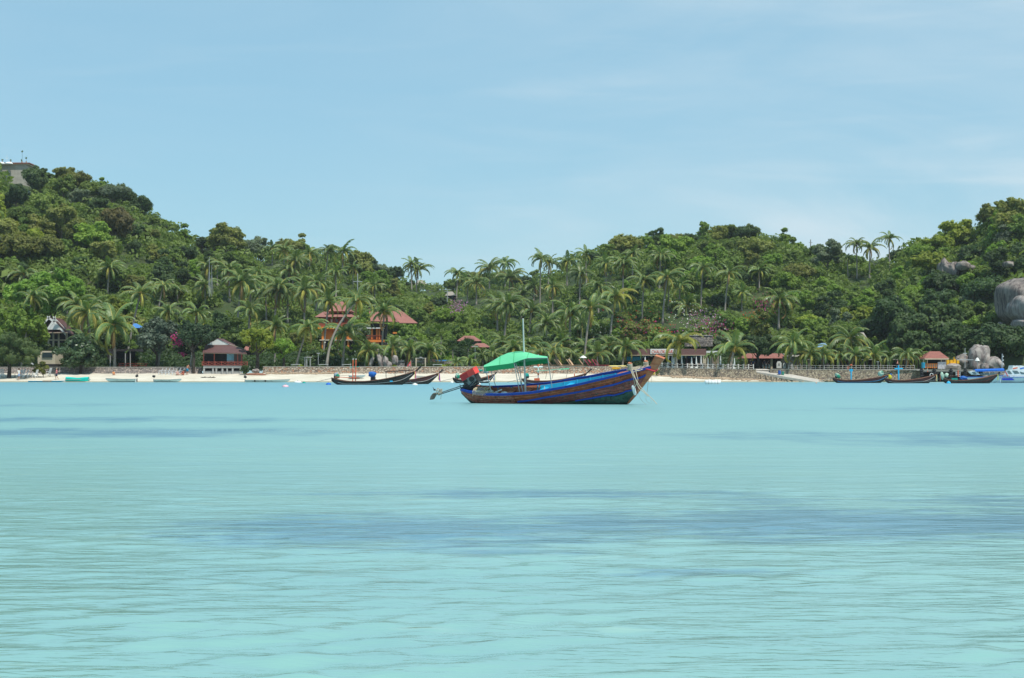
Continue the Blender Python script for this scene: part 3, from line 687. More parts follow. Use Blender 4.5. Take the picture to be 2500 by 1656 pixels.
def palm(cx, cy, r_px, bx=None, by=None, Y=None, detail=None, droop=0.0, group=None, wind=0.0, note=None, yellow=False, bend=None):
    """crown centre (cx, cy) and radius in photo pixels; foot (bx, by) or depth Y fix where it stands on the ground"""
    global PALM_I; PALM_I += 1; g = np.random.default_rng(900+PALM_I)
    bx = cx if bx is None else bx
    if Y is None: Y = terrain_hit(bx, by) or 400.0
    foot = Vector(((bx-CX)/FPX*Y, Y, zt(bx, Y)-0.2)); top = P(cx, cy, Y); top.y += g.uniform(-0.8, 0.8)
    if top.z < foot.z+1.2: foot.z = top.z-1.2
    s = r_px/FPX*Y/3.55
    o = empty('coconut_palm', foot, 0, cat='palm tree', group=group or 'coconut palms along the bay')
    d = top-foot; h = d.length; b = MB(); pts = []
    bd = 0.10*d.x if bend is None else bend
    for i in range(9):
        t = i/8; q = d*t; q.x += -bd*math.sin(math.pi*t)*1.2; q.y += 0.03*h*math.sin(math.pi*t)*g.uniform(.8, 1.2); pts.append(q)
    rr = [(0.20+0.10*max(0, 1-i/1.5))*(1-0.035*i)*max(0.62, min(1.15, s)) for i in range(9)]
    b.tube(pts, rr, 8)
    tr = b.build('trunk', PALM_BARK, o, smooth=True)
    detail = (r_px >= 40) if detail is None else detail
    if detail:
        hm = link('crown_heart', HEART_ME, None, o, d); hm.scale = (s, s, s)
        nm = link('coconuts', NUT_ME, None, o, d); nm.scale = (s, s, s)
        for me, az, pi, sc in frond_plan(g, int(g.integers(15, 25)), max(droop, 0.45*g.random()**2)):
            f = link('frond', me, None, o)
            if yellow and g.random() < 0.35: f.material_slots[0].link = 'OBJECT'; f.material_slots[0].material = FROND_Y
            if wind: az = az+wind*0.35*math.sin(-az)
            f.matrix_local = Matrix.Translation(d) @ frond_matrix(az, pi, sc*s)
    else:
        c = link('crown', CROWNS[PALM_I % 5], None, o, d); c.scale = (s, s, s); c.rotation_euler = (g.normal(0, 0.08), g.normal(0, 0.08), g.random()*6.28)
        if yellow:
            c.material_slots[0].link = 'OBJECT'; c.material_slots[0].material = FROND_Y
    lean = 'leaning left' if cx < bx-14 else ('leaning right' if cx > bx+14 else 'upright')
    hh = (by or 900)-cy
    size = 'low' if hh < 45 else ('tall' if hh > 95 else 'mid-height')
    yl = ' yellow-fronded' if yellow else ''
    if note: o['label'] = note
    else: label_later(o, f'{size} {lean}{yl} coconut palm', cx, cy)
    return o
# front rows, standing on the terrace behind the sea wall
for a in PALMS_FRONT:
    palm(a[0], a[1], a[2], a[3], a[4], a[5], **a[6])
# palms standing on the slope: (crown x, y, radius, foot x, y)
for a in PALMS_HILL:
    note = None
    if a[0] == 1502: note = 'golden-fronded coconut palm midway up the slope behind the green canopy'
    palm(a[0], a[1], a[2], a[3], a[4], group='coconut palms on the hillside', yellow=(a[0] == 1502), note=note)
# small fan palms by the pool terrace
FAN = MB()
for k in range(26):
    az = k*2.39996; el = 1.35-1.9*k/26; d = Vector((math.cos(az)*math.cos(el), math.sin(az)*math.cos(el), math.sin(el))); b0 = d*0.9
    w = d.cross(Vector((0, 0, 1))).normalized()
    for j in range(-4, 5):
        e = (d+w*0.22*j).normalized(); tip = b0+e*(1.0-0.04*abs(j)); tip.z -= 0.15*abs(j)*0.3; n_w = d.cross(w)*0.02+w*0.05
        b_ = len(FAN.v); FAN.v += [tuple(b0), tuple(b0+e*0.5+n_w), tuple(tip), tuple(b0+e*0.5-n_w)]; FAN.f.append((b_, b_+1, b_+2, b_+3))
    FAN.tube([(0, 0, 0), tuple(b0)], 0.02, 3)
FAN_ME = bpy.data.meshes.new('fan_crown'); FAN_ME.from_pydata(FAN.v, [], FAN.f); FAN_ME.materials.append(LEAF['dark green'])
for k, (x, y, by, Y, s) in enumerate([(1105,855,892,270,1.15),(1143,852,892,271,1.2),(1077,822,880,275,1.5)]):
    o = empty('fan_palm', (P(x, by, Y).x, Y, 2.1), k*1.3, cat='palm tree', group='fan palms by the pool terrace')
    h = P(x, y, Y).z-2.1; MB().tube([(0, 0, -.3), (0.05, 0, h*0.5), (0, 0, h)], [0.14, 0.11, 0.10], 7).build('trunk', PALM_BARK, o)
    c = link('crown', FAN_ME, LEAF['dark green'] if k < 2 else LEAF['mid green'], o, (0, 0, h)); c.scale = (s, s, s)
    tag(o, ['dark stiff fan palm left of its twin behind the pool edge', 'dark stiff fan palm right of its twin, nearer the green canopy', 'light green foxtail palm with tall slim trunk above the letters wall'][k])

# ------------------------------------------------------------------ foreground trees and bushes, each its own crown
def own_tree(name, label, px, py_base, Y, r_px, top_py, leafm, seed, n=6000, ls=0.26, lobes=26, cat='tree', lowz=0.25, trunk=True, ry=None, lr=(0.24, 0.42), aspect=0.6, tr=0.22, flowers=None, z0=None, core=True):
    z = zt(px, Y) if z0 is None else z0
    if Y < interp(px, WX, WY): z = float(zbeach(np.array([px]), np.array([Y]))[0]) if z0 is None else z0
    o = empty(name, ((px-CX)/FPX*Y, Y, z), 0, label, cat)
    rx = r_px/FPX*Y; ztop = P(px, top_py, Y).z-z; zlow = ztop*lowz; rz = (ztop-zlow)/2/0.95; cz = (ztop+zlow)/2
    me = crown_mesh('crown', seed, rx, ry or rx*0.8, rz, cz, lobes, n, ls, lr, mat=leafm, aspect=aspect, core=core)
    link('crown', me, leafm, o)
    if trunk: link('trunk', trunk_mesh('trunk', seed, max(0.8, cz), tr, 6, min(rx, rz)*0.9, DARK_BARK), None, o)
    if flowers:
        for fm, fx, fy, fr, nf in flowers:
            g = np.random.default_rng(seed+5); p = g.normal(0, 1, (nf, 3))*np.array([fr, 0.5, fr*0.8])/FPX*Y*0.5; c = P(fx, fy, Y)-o.location
            p += np.array([c.x, -rx*0.62, c.z]); Vf, Ff = leaf_quads(p, sph(nf, g), 0.15*g.uniform(0.6, 1.3, nf), g, 0.8)
            link('blossom', mesh_np('blossom', Vf, Ff, False, fm, np.repeat(g.random(nf), 4)), fm, o)
    return o
own_tree('feathery_tree', 'pale feathery-leaved tree overhanging the beach chairs, with slanting dark trunk', 22, 915, 252, 92, 808, leaf_mat('feathery leaves', (0.075, 0.115, 0.040), (0.150, 0.210, 0.075)), 301, 15000, 0.15, 34, lowz=0.10, aspect=0.35, lr=(0.22, 0.36), tr=0.3)
own_tree('feathery_bush', 'low feathery bush with yellow leaves below the beige house wall', 92, 905, 253, 28, 882, LEAF['olive'], 302, 1500, 0.14, 12, cat='bush', lowz=0.0, aspect=0.35, trunk=False)
own_tree('almond_tree', 'big-leaved sea almond tree left of the white gable house', 48, 890, 272, 88, 742, LEAF['bright green'], 303, 9000, 0.30, 34, lowz=0.15)
own_tree('almond_tree', 'broad dark-cored almond tree spreading above the white gable house', 125, 760, 292, 108, 655, LEAF['bright green'], 304, 9000, 0.32, 34, lowz=0.25, z0=6)
own_tree('round_bush_tree', 'dense round dark-leaved tree on the beach before the gable house', 196, 908, 259, 66, 822, leaf_mat('glossy round leaves', (0.030, 0.062, 0.022), (0.085, 0.135, 0.050), 0.2, 0.35, 0.5), 305, 7000, 0.27, 30, lowz=0.02)
own_tree('grey_leaved_tree', 'grey-green tree with pink bougainvillea trailing down its right side', 382, 900, 264, 68, 782, leaf_mat('dusty leaves', (0.045, 0.070, 0.045), (0.120, 0.160, 0.110), 0.2), 306, 7000, 0.26, 30, lowz=0.22, flowers=[(PINK, 443, 838, 13, 70), (PINK, 432, 822, 14, 22), (PINK, 454, 866, 8, 34), (RED, 436, 828, 20, 14)])
own_tree('shade_tree', 'dark shade tree leaning over the left end of the restaurant roof', 472, 905, 259, 54, 776, leaf_mat('shade leaves', (0.030, 0.060, 0.026), (0.085, 0.135, 0.060), 0.2), 307, 7000, 0.27, 28, lowz=0.40)
own_tree('olive_tree', 'mid green leafy tree standing behind the restaurant ridge', 572, 880, 276, 46, 776, LEAF['mid green'], 308, 4500, 0.27, 22, lowz=0.2)
own_tree('yellow_green_tree', 'bright yellow-green tree with twisted trunk right of the restaurant', 628, 905, 259.5, 48, 796, LEAF['yellow-green'], 309, 5500, 0.25, 24, lowz=0.22, tr=.28)
own_tree('yellow_green_tree', 'bright green tree at the wall end, right-hand half of the sunlit pair', 692, 903, 261, 34, 822, LEAF['bright green'], 310, 4000, 0.25, 20, lowz=0.22)
own_tree('sea_bush', 'dark rounded bush at the foot of the restaurant terrace', 596, 912, 256.5, 15, 888, LEAF['dark green'], 311, 900, 0.2, 10, cat='bush', lowz=0.0, trunk=False)
own_tree('shade_tree', 'dense dark tree shading the terrace left of the concrete ramp', 1850, 900, 256, 56, 812, leaf_mat('dense leaves', (0.026, 0.055, 0.020), (0.075, 0.120, 0.040), 0.2), 312, 7500, 0.26, 28, lowz=0.28)
own_tree('broad_tree', 'wide dark green tree hanging over the pier at the right edge', 2440, 905, 262, 105, 800, leaf_mat('broad leaves', (0.030, 0.065, 0.022), (0.095, 0.150, 0.050), 0.22), 313, 9000, 0.28, 34, lowz=0.35)
own_tree('broad_tree', 'dark tree behind the red-roofed pier pavilion', 2240, 895, 264, 58, 795, LEAF['dark green'], 314, 5000, 0.28, 24, lowz=0.2)
own_tree('broad_tree', 'dark tree filling the gap between pavilion and tall boulders', 2335, 895, 268, 52, 775, LEAF['dark green'], 315, 5000, 0.28, 24, lowz=0.2)
own_tree('frangipani', 'grey-leaved shrub tree with white flowers between the villa palms', 985, 880, 272, 46, 815, LEAF['grey-green'], 316, 3000, 0.24, 18, lowz=0.1, flowers=[(WHITEB, 960, 850, 30, 60)])
own_tree('flame_bush', 'lilac-flowered tree on the slope left of the dark saddle tree', 1120, 800, 300, 30, 738, LEAF['mid green'], 317, 1800, 0.26, 12, lowz=0.1, flowers=[(LILAC, 1117, 748, 22, 160)])
for k, (px, Y, r, top, lf, lab) in enumerate([(128,279,26,832,'dark green','dark tree hiding the stilts of the gable house'),(874,285,26,764,'mid green','tall garden tree standing between the two villas'),(985,284,44,792,'mid green','broad garden tree under the sweeping red roof'),(70,276,40,785,'bright green','leafy tree left of the white gable house'),(158,276,24,838,'dark green','dark tree under the gable house veranda'),(232,278,34,812,'dark green','dark tree right of the gable house'),(822,283,30,834,'mid green','garden tree under the orange lower wall'),(958,283,26,822,'bright green','bright garden tree right of the orange balcony'),(545,284,50,760,'dark green','large dark tree rising behind the restaurant'),(455,285,44,800,'dark green','dark tree behind the bougainvillea'),(800,284,34,838,'mid green','leafy garden tree hiding the orange villa stilts'),(845,286,26,842,'dark green','dark garden tree right of the villa stilts'),(878,288,26,815,'mid green','garden tree between the two villas'),(975,286,32,828,'mid green','garden tree below the sweeping red roof'),(905,284,20,858,'dark green','small dark tree under the orange balcony'),(770,284,20,846,'olive','olive garden tree left of the orange villa'),(1125,286,28,824,'dark green','dark tree between the fan palms'),(1160,283,30,832,'mid green','bushy tree over the pink roof strip'),(1220,288,40,838,'dark green','dark bushy tree behind the white mast'),(1330,290,44,832,'mid green','bushy tree behind the drooping palms'),(1430,290,40,826,'dark green','dark bushy tree behind the lounger palms'),(1990,276,34,836,'mid green','bushy tree behind the short palm row, left'),(2100,276,38,834,'dark green','bushy tree behind the short palm row, right'),(325,277,16,786,'mid green','small tree partly covering the blue roof'),(1030,288,30,830,'dark green','dark tree above the letters wall'),(245,290,40,780,'dark green','dark tree behind the leaning beach palm')]):
    own_tree('garden_tree', lab, px, 890, Y, r, top, LEAF[lf], 400+k, 2600, 0.25, 16, lowz=0.05)
for k, (px, py, Y, r, top, fl, lab) in enumerate([
    (1545,800,292,50,765,[(RED,1535,790,56,75),(PINK,1550,805,46,35)],'bougainvillea bank with red and orange blossom above the bar roof'),
    (1600,812,288,46,785,[(RED,1612,796,44,50),(PINK,1630,797,36,35)],'bougainvillea bank with rust-red flowers left of the bar palm'),
    (1690,808,290,56,775,[(LILAC,1705,788,50,150),(WHITEB,1675,778,60,80),(PINK,1730,800,50,60)],'flowering shrub bank with lilac and white blossom over the retaining wall'),
    (1745,800,292,30,780,[(PINK,1750,795,30,60),(WHITEB,1750,780,30,30)],'small shrub with white and pink flowers right of the lilac bank'),
    (1856,790,300,44,722,[(PINK,1862,742,30,110),(RED,1830,770,26,40)],'tall bougainvillea with bright pink blossom beside a tall palm'),
    (1555,840,280,50,812,[],'leafy shrub bank behind the bar roof, left end'),
    (1500,830,284,46,800,[(WHITEB,1470,812,50,50)],'leafy shrub bank with white flowers behind the lounger palms'),
    (1365,850,282,60,812,[],'low green shrub bank behind the drooping palms'),
    (1085,868,276,40,850,[],'green hedge bush behind the pool edge'),
    (905,880,274,46,852,[],'garden shrub under the villa balcony'),
    (790,885,272,50,850,[(WHITEB,815,868,70,60)],'dark garden shrub with white flowers behind the leaning palm trunk'),
    (2290,795,300,30,740,[],'light shrub on the slope below the small crag boulders')]):
    own_tree('flowering_shrub' if fl else 'garden_shrub', lab, px, py, Y, r, top, [LEAF['olive'], LEAF['mid green'], LEAF['mid green'], LEAF['grey-green'], LEAF['olive'], LEAF['mid green'], LEAF['bright green'], LEAF['dark green'], LEAF['bright green'], LEAF['mid green'], LEAF['dark green'], LEAF['yellow-green']][k], 330+k, 2600, 0.24, 14, cat='shrub', lowz=-0.1, trunk=False, flowers=fl)
for k, (px, r, top, lf, lab) in enumerate([(1078,14,888,'yellow-green','clipped golden shrub below the pool edge, left one'),(1096,14,889,'yellow-green','clipped golden shrub below the pool edge, right one'),(1163,14,886,'yellow-green','golden shrub left of the green canopy corner'),(1112,10,894,'dark green','small dark shrub on the wall right of the golden pair'),(1088,9,896,'mid green','small round shrub spilling over the stone wall'),
    (962,6,888,'yellow-green','small yellow-green shrub beside the terrace steps'),(735,9,887,'yellow-green','yellow-green shrub by the white garden frame'),(785,14,893,'dark green','flat dark hedge right of the garden frame'),(1605,6,893,'mid green','potted green bush beside the blue bar doors'),(1548,10,885,'mid green','dark bush before the blue bar doors'),(640,10,888,'yellow-green','yellow-green garden shrub behind the wall under the sunlit tree'),
    (2226,8,893,'rusty brown-green','rusty hedge bush by the pier railing'),(2172,7,895,'mid green','green hedge bush on the railing wall')]):
    own_tree('garden_bush', lab, px, 898, 262 if px < 1500 else 253.5, r, top, LEAF[lf], 360+k, 420, 0.16, 7, cat='bush', lowz=-0.2, trunk=False)
# hedge along the loungers
hb = []
for x in np.arange(1180, 1620, 7): hb.append(((x-CX)/FPX*266.5, 266.5, 2.5, 0.45+0.15*rng.random()))
tag(mass('hedge', hb, None, LEAF['dark green'], 'thing'), 'long clipped dark hedge behind the row of brown loungers', 'hedge')
hb = []
for x in np.arange(1010, 1075, 6): hb.append(((x-CX)/FPX*264, 264, 2.4, 0.35+0.1*rng.random()))
tag(mass('hedge', hb, None, LEAF['dark green'], 'thing'), 'short dark hedge at the foot of the letters wall', 'hedge')
# ------------------------------------------------------------------ sea walls, ramp, rubble
def stone_mat(name, a, b, c, sc=2.6):
    t = NT(name); v = t.coord((1, 1, 1.35)); vo = t.n('ShaderNodeTexVoronoi', feature='F1'); vo.inputs['Scale'].default_value = sc; t.l(v, vo.inputs['Vector'])
    ve = t.n('ShaderNodeTexVoronoi', feature='DISTANCE_TO_EDGE'); ve.inputs['Scale'].default_value = sc; t.l(v, ve.inputs['Vector'])
    sp = t.n('ShaderNodeSeparateColor'); t.l(vo.outputs['Color'], sp.inputs[0])
    col = t.mix(sp.outputs[0], a, b); col = t.mix(t.rng(sp.outputs[1], 0.72, 0.8), col, c)
    n = t.noise(t.coord(), 0.5, 5); col = t.mix(t.rng(n, 0.45, 0.7, 0, 0.45), col, (0.22, 0.19, 0.16))
    ed = t.rng(ve.outputs['Distance'], 0.0, 0.10); col = t.mix(ed, (0.12, 0.10, 0.085), col)
    t.bsdf(col, 0.9, t.bump(ed, 0.9, 0.12), 0.15); return t.m
STONE = stone_mat('wall stone', (0.34, 0.27, 0.20), (0.50, 0.42, 0.33), (0.42, 0.24, 0.15))
STONE2 = stone_mat('grey wall stone', (0.22, 0.19, 0.18), (0.38, 0.33, 0.30), (0.46, 0.38, 0.32), 3.2)
STONE3 = stone_mat('golden wall stone', (0.33, 0.27, 0.19), (0.47, 0.40, 0.29), (0.24, 0.20, 0.16), 3.4)
CONC = M('weathered concrete', (0.46, 0.43, 0.38), 0.9, 0.2, 0.6, 0.1, bump=0.2)
def sea_wall(label, px0, px1, mat, toe, top_off=0.0, seed=1):
    """masonry wall along the terrace edge: rough face, coping on top"""
    n = max(2, int((px1-px0)/3)); m = 9; g = np.random.default_rng(seed); pxl = np.linspace(px0, px1, n)
    Yl = np.interp(pxl, WX, WY); X = (pxl-CX)/FPX*Yl; top = np.interp(pxl, WX, WZ)+top_off
    base = np.interp(pxl, toe[0], toe[1])
    V = np.zeros((m+2, n, 3))
    for j in range(m):
        t = j/(m-1); V[j, :, 0] = X; V[j, :, 2] = base+(top-base)*t
        V[j, :, 1] = Yl-0.55*(1-t)**1.5-g.uniform(0, 0.09, n)
    V[m, :, 0] = X; V[m, :, 1] = Yl+0.5; V[m, :, 2] = top+0.02; V[m+1] = V[m]; V[m+1, :, 2] = base-0.5; V[m+1, :, 1] += 0.05
    idx = np.arange((m+2)*n).reshape(m+2, n); F = np.stack([idx[:-1, :-1], idx[:-1, 1:], idx[1:, 1:], idx[1:, :-1]], -1).reshape(-1, 4)
    o = empty('sea_wall', (0, 0, 0), 0, label, 'wall', 'stone sea walls of the beach terraces')
    link('masonry', mesh_np('masonry', V.reshape(-1, 3), F, False, mat), None, o)
    b = MB()
    for i in range(0, n-1, 4):
        j = min(n-1, i+4); p, q = Vector((X[i], Yl[i]-0.06, top[i]+0.03)), Vector((X[j], Yl[j]-0.06, top[j]+0.03))
        b.slab([p, q, q+Vector((0, 0.6, 0)), p+Vector((0, 0.6, 0))], (0, 0, 0.07))
    b.build('coping', CONC, o); return o
sea_wall('grey rubble wall at the left end of the beach behind the white chairs', -260, 492, STONE2, ([-260, 500], [1.15, 1.2]), -0.06, 1)
sea_wall('long tan stone wall along the middle of the beach', 642, 1556, STONE, ([600, 1500, 1600], [1.15, 1.15, 0.9]), 0.02, 2)
sea_wall('rough brown stone wall below the beach bar, rubble at its foot', 1560, 1846, STONE3, ([1560, 1700, 1850], [0.8, 0.4, 0.1]), 0, 3)
sea_wall('golden stone quay wall with railing behind the right-hand boats', 1880, 2246, STONE3, ([1880, 1950, 2300], [0.2, -0.3, -0.4]), 0, 4)
sea_wall('short grey wall beyond the pier at the right edge', 2400, 3200, STONE2, ([2300, 3300], [-0.4, -0.4]), -0.3, 5)
# rubble at the toe, joined small stones
def rubble(name, label, spots, mat, kind='stuff', cat=None):
    Vs = []; Fs = []; o = 0; iv, iff = ico()
    for (x, y, z, s) in spots:
        q = iv*np.array([s*rng.uniform(.7, 1.3), s*rng.uniform(.6, 1.1), s*rng.uniform(.45, .8)])*(1+rng.normal(0, .10, (12, 1)))
        a = rng.random()*6.28; q = np.stack([q[:, 0]*math.cos(a)-q[:, 1]*math.sin(a)+x, q[:, 0]*math.sin(a)+q[:, 1]*math.cos(a)+y, q[:, 2]+z], 1)
        Vs.append(q); Fs.append(iff+o); o += 12
    return tag(link(name, mesh_np(name, np.concatenate(Vs), np.concatenate(Fs), False, mat)), label, cat, kind=kind)
sp = []
for _ in range(620):
    px = rng.uniform(1500, 1850) if rng.random() < 0.7 else rng.uniform(1850, 2000); w = interp(px, WX, WY); d = abs(rng.normal(0, 1.1))+0.4
    if px < 1640 and d > 1.0: continue
    Y = w-d; sp.append(((px-CX)/FPX*Y, Y, max(float(zbeach(np.array([px]), np.array([Y]))[0]), -0.05)+0.05, rng.uniform(0.14, 0.30)))
for _ in range(260):
    px = rng.uniform(1990, 2240); Y = 249.5-abs(rng.normal(0, 0.5)); sp.append(((px-CX)/FPX*Y, Y, 0.05+0.2*rng.random(), rng.uniform(0.15, 0.32)))
for _ in range(160):
    px = rng.uniform(650, 830); Y = 258.6-abs(rng.normal(0, 0.5)); sp.append(((px-CX)/FPX*Y, Y, float(zbeach(np.array([px]), np.array([Y]))[0])+0.08, rng.uniform(0.14, 0.30)))
rubble('rubble', 'loose stones at the foot of the sea walls', sp, M('rubble stone', (0.40, 0.30, 0.21), 0.9, 0.35, 1.2, 0.1, bump=0.3))
# boat ramp: slopes down to the right between two walls
ra = MB(); a0, a1 = P(1806, 901, 253.2), P(2012, 931.5, 248.2)
ra.slab([a0, P(1870, 901, 253.6), P(2020, 930, 250.6), a1, P(1990, 932.4, 248.0)], (0, 0, -0.35))
tag(ra.build('boat_ramp', CONC), 'pale concrete boat ramp sloping down to the water', 'ramp')
pv = MB()
for i in range(16):
    t0, t1 = i/16, (i+1)/16; p0 = a0.lerp(a1, t0); p1 = a0.lerp(a1, t1); pv.slab([(p0.x, p0.y-0.12, p0.z-.04), (p1.x, p1.y-0.12, p1.z-.04), (p1.x, p1.y-0.5, -0.4), (p0.x, p0.y-0.9, -0.2)], (0, 0.25, 0))
tag(pv.build('ramp_side_wall', STONE3), 'low rubble side wall under the concrete ramp', 'wall')
for (px, c, l) in ((1903, (0.02, 0.10, 0.42), 'blue drum on the concrete ramp'), (1911, (0.03, 0.22, 0.16), 'green drum on the concrete ramp')):
    p = P(px, 914 if px < 1905 else 916, 250.9); b = MB(); b.lathe([(0.20, 0), (0.22, 0.05), (0.22, 0.25), (0.235, 0.27), (0.22, 0.29), (0.22, 0.5), (0.2, 0.56)], p, 12)
    tag(b.build('drum', M('drum '+l[:4], c, 0.4)), l, 'drum')

# ------------------------------------------------------------------ buildings
MAROON = M('maroon roof sheets', (0.115, 0.056, 0.052), 0.65, 0.15, 1.2, 0.3, bump=0.1); REDROOF = M('red roof tiles', (0.27, 0.105, 0.080), 0.7, 0.25, 2.0, 0.2, bump=0.2)
PINKROOF = M('faded pink roof', (0.29, 0.125, 0.100), 0.75, 0.12, 1.0, 0.2); WHITE = M('white paint', (0.74, 0.74, 0.70), 0.6, 0.08, 1.0); CREAM = M('cream wall', (0.55, 0.46, 0.33), 0.8, 0.12, 0.8)
DARKIN = M('painted shade and black timber', (0.035, 0.03, 0.03), 0.9, 0.3, 1.0); REDWOOD = M('red stained timber', (0.28, 0.06, 0.04), 0.7, 0.3, 3.0); ORANGE = M('orange wall', (0.72, 0.23, 0.045), 0.75, 0.15, 0.7)  # near-black boards paint in the shade inside and beneath buildings; black piles too
BRICKW = M('brick red boards', (0.30, 0.075, 0.04), 0.8, 0.3, 2.0); GREYC = M('grey concrete', (0.36, 0.355, 0.34), 0.85, 0.15, 1.0); TIMBER = M('grey timber', (0.27, 0.22, 0.17), 0.85, 0.3, 3.0)
BLUEW = M('blue doors', (0.010, 0.24, 0.38), 0.5, 0.15, 1.5); GLASS = M('dark window glass', (0.03, 0.045, 0.05), 0.12, 0.1, 1, 0.6); YELLOW = M('yellow panel', (0.78, 0.42, 0.01), 0.6, 0.12, 1.2)
GREYROOF = M('grey thatch', (0.30, 0.27, 0.23), 0.95, 0.25, 2.0, 0.1); BROWNF = M('brown fascia', (0.185, 0.095, 0.085), 0.7, 0.12, 0.8)
def XZ(px, py, Y): p = P(px, py, Y); return p.x, p.z
def pbox(b, x0, y0, x1, y1, Y, d):
    """box whose front face covers the photo rectangle at depth Y, d metres deep"""
    ax, az = XZ(x0, y0, Y); bx, bz = XZ(x1, y1, Y); return b.box2((ax, Y, bz), (bx, Y+d, az))
def rel(o, b, name, mat): return b.build(name, mat, o)       # builders work in world coordinates, the thing's Empty stays at the origin of its parts
def thing(name, label, cat, px, Y, z=2.1, group=None): 
    o = empty(name, ((px-CX)/FPX*Y, Y, z), 0, label, cat, group); return o
class W(MB):
    """builder in world coordinates; go() stores the mesh relative to the thing"""
    def go(s, name, mat, root, smooth=False):
        l = root.matrix_world.translation if root.parent else root.location
        if root.parent: l = root.parent.location+root.location if not root.parent.parent else root.location
        l = world_loc(root); s.v = [tuple(Vector(v)-l) for v in s.v]; return MB.build(s, name, mat, root, smooth)
def world_loc(o):
    l = Vector(o.location); p = o.parent
    while p: l = l+Vector(p.location); p = p.parent
    return l

# restaurant pavilion on the beach
Y = 258.0; r = thing('beach_restaurant', 'open beach restaurant with maroon roof, white gable and red railing', 'restaurant', 540, Y, 1.3)
W_ = W(); pbox(W_, 496, 893, 590, 899, Y, 8.5); W_.go('floor_slab', GREYC, r)
for x0, x1 in ((496, 500), (518, 522), (526, 530), (541, 545), (553, 556), (566, 570), (585, 589)): w = W(); pbox(w, x0, 899, x1, 914, Y+0.05, 0.35); w.go('pier', GREYC, r)
w = W(); pbox(w, 498, 906, 590, 914, Y+0.25, 0.25); w.go('plinth', GREYC, r)
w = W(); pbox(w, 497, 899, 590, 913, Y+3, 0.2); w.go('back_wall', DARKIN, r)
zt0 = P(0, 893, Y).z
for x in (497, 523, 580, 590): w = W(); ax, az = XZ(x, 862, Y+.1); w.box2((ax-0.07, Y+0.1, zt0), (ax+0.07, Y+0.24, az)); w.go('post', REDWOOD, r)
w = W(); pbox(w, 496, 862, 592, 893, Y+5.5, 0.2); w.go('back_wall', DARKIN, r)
w = W(); pbox(w, 554, 864, 571, 880, Y+1.5, 0.06); p_ = w.go('picture_board', M('sea picture', (0.25, 0.50, 0.62), 0.4, 0.4, 0.9), r)
w = W(); pbox(w, 554, 880, 571, 884, Y+1.5, 0.06); w.go('board_foot', GREYC, r)
w = W()
for k, (cx_, cz_, rr_) in enumerate(((560, 873, 0.22), (561, 869, 0.15), (567, 868, 0.12))): q = P(cx_, cz_, Y+1.44); w.lathe([(rr_, -0.02), (rr_, 0.02)], q, 10)
for v in range(len(w.v)): w.v[v] = (w.v[v][0], Y+1.45+0.01*(v % 3), w.v[v][2]+((v % 10)-5)*0.02)
# railing: top and bottom rails, crossed braces
rz0, rz1 = P(0, 892.5, Y).z, P(0, 884, Y).z; x0, x1 = P(494, 0, Y).x, P(604, 0, Y).x
for z in (rz0+0.05, rz1): w = W(); w.box2((x0, Y-0.12, z-0.035), (x1, Y-0.04, z+0.035)); w.go('rail', REDWOOD, r)
nb = 7
for k in range(nb+1): w = W(); x = x0+(x1-x0)*k/nb; w.box2((x-0.05, Y-0.14, rz0), (x+0.05, Y-0.02, rz1+0.10)); w.go('baluster', REDWOOD, r)
for k in range(nb):
    for s in (0, 1):
        w = W(); xa = x0+(x1-x0)*(k+s)/nb; xb = x0+(x1-x0)*(k+1-s)/nb; w.tube([(xa, Y-0.08-0.05*s, rz0+0.05), ((xa+xb)/2, Y-0.08-0.05*s, (rz0+rz1)/2+0.03*(k % 2)), (xb, Y-0.08-0.05*s, rz1)], 0.03, 5); w.go('brace', REDWOOD, r)
# roof: front skirt, ridge gable
e0, e1 = P(494, 860.5, Y-0.6), P(602, 863, Y-0.6); f0, f1 = P(502, 842.5, Y+2.6), P(562, 842.5, Y+2.6); f2 = P(600, 854, Y+2.6)
w = W(); w.slab([e0, e1, f2, f1, f0], (0, 0.02, -0.10)); rf = w.go('roof', MAROON, r)
w = W(); w.slab([e0, e1, e1+Vector((0, 0.05, -0.13)), e0+Vector((0, 0.05, -0.13))], (0, 0.12, 0)); w.go('eave_board', CREAM, r)
w = W(); w.slab([f0+Vector((0.2, .05, 0)), P(563, 842, Y+2.65), P(531, 826.5, Y+2.65)], (0, 0.15, 0)); w.go('gable', WHITE, r)
w = W(); g0, g1, gt = P(500, 843, Y+2.6), P(562, 843, Y+2.6), P(531, 827, Y+2.6)
w.slab([g1, gt, gt+Vector((0, 5.5, 0)), g1+Vector((0, 5.5, 0))], (0, 0, 0.06)); w.slab([gt, g0, g0+Vector((0, 5.5, 0)), gt+Vector((0, 5.5, 0))], (0, 0, 0.06)); w.go('ridge_roof', MAROON, r)
w = W(); w.slab([P(562, 842.2, Y+2.5), P(600, 853.5, Y+2.5), P(600, 852.6, Y+2.5), P(562, 841.2, Y+2.5)], (0, 0.2, 0)); w.go('flashing', CREAM, r)
# dark annexe beside it, under the shade tree
r = thing('terrace_shelter', 'dark open shelter with pale posts behind the leaning beach palm', 'shelter', 290, 270)
w = W(); pbox(w, 262, 852, 330, 858, 268, 6); w.go('roof', DARKIN, r)  # roof coloured near-black as well, shade put into its colour
w = W(); pbox(w, 262, 858, 330, 897, 274, 0.2); w.go('back_wall', DARKIN, r)
for x in (269, 282, 306, 318): w = W(); ax, az = XZ(x, 858, 268.2); w.tube([(ax, 268.2, 2.1), (ax, 268.2, az)], 0.09, 6); w.go('post', GREYC, r)
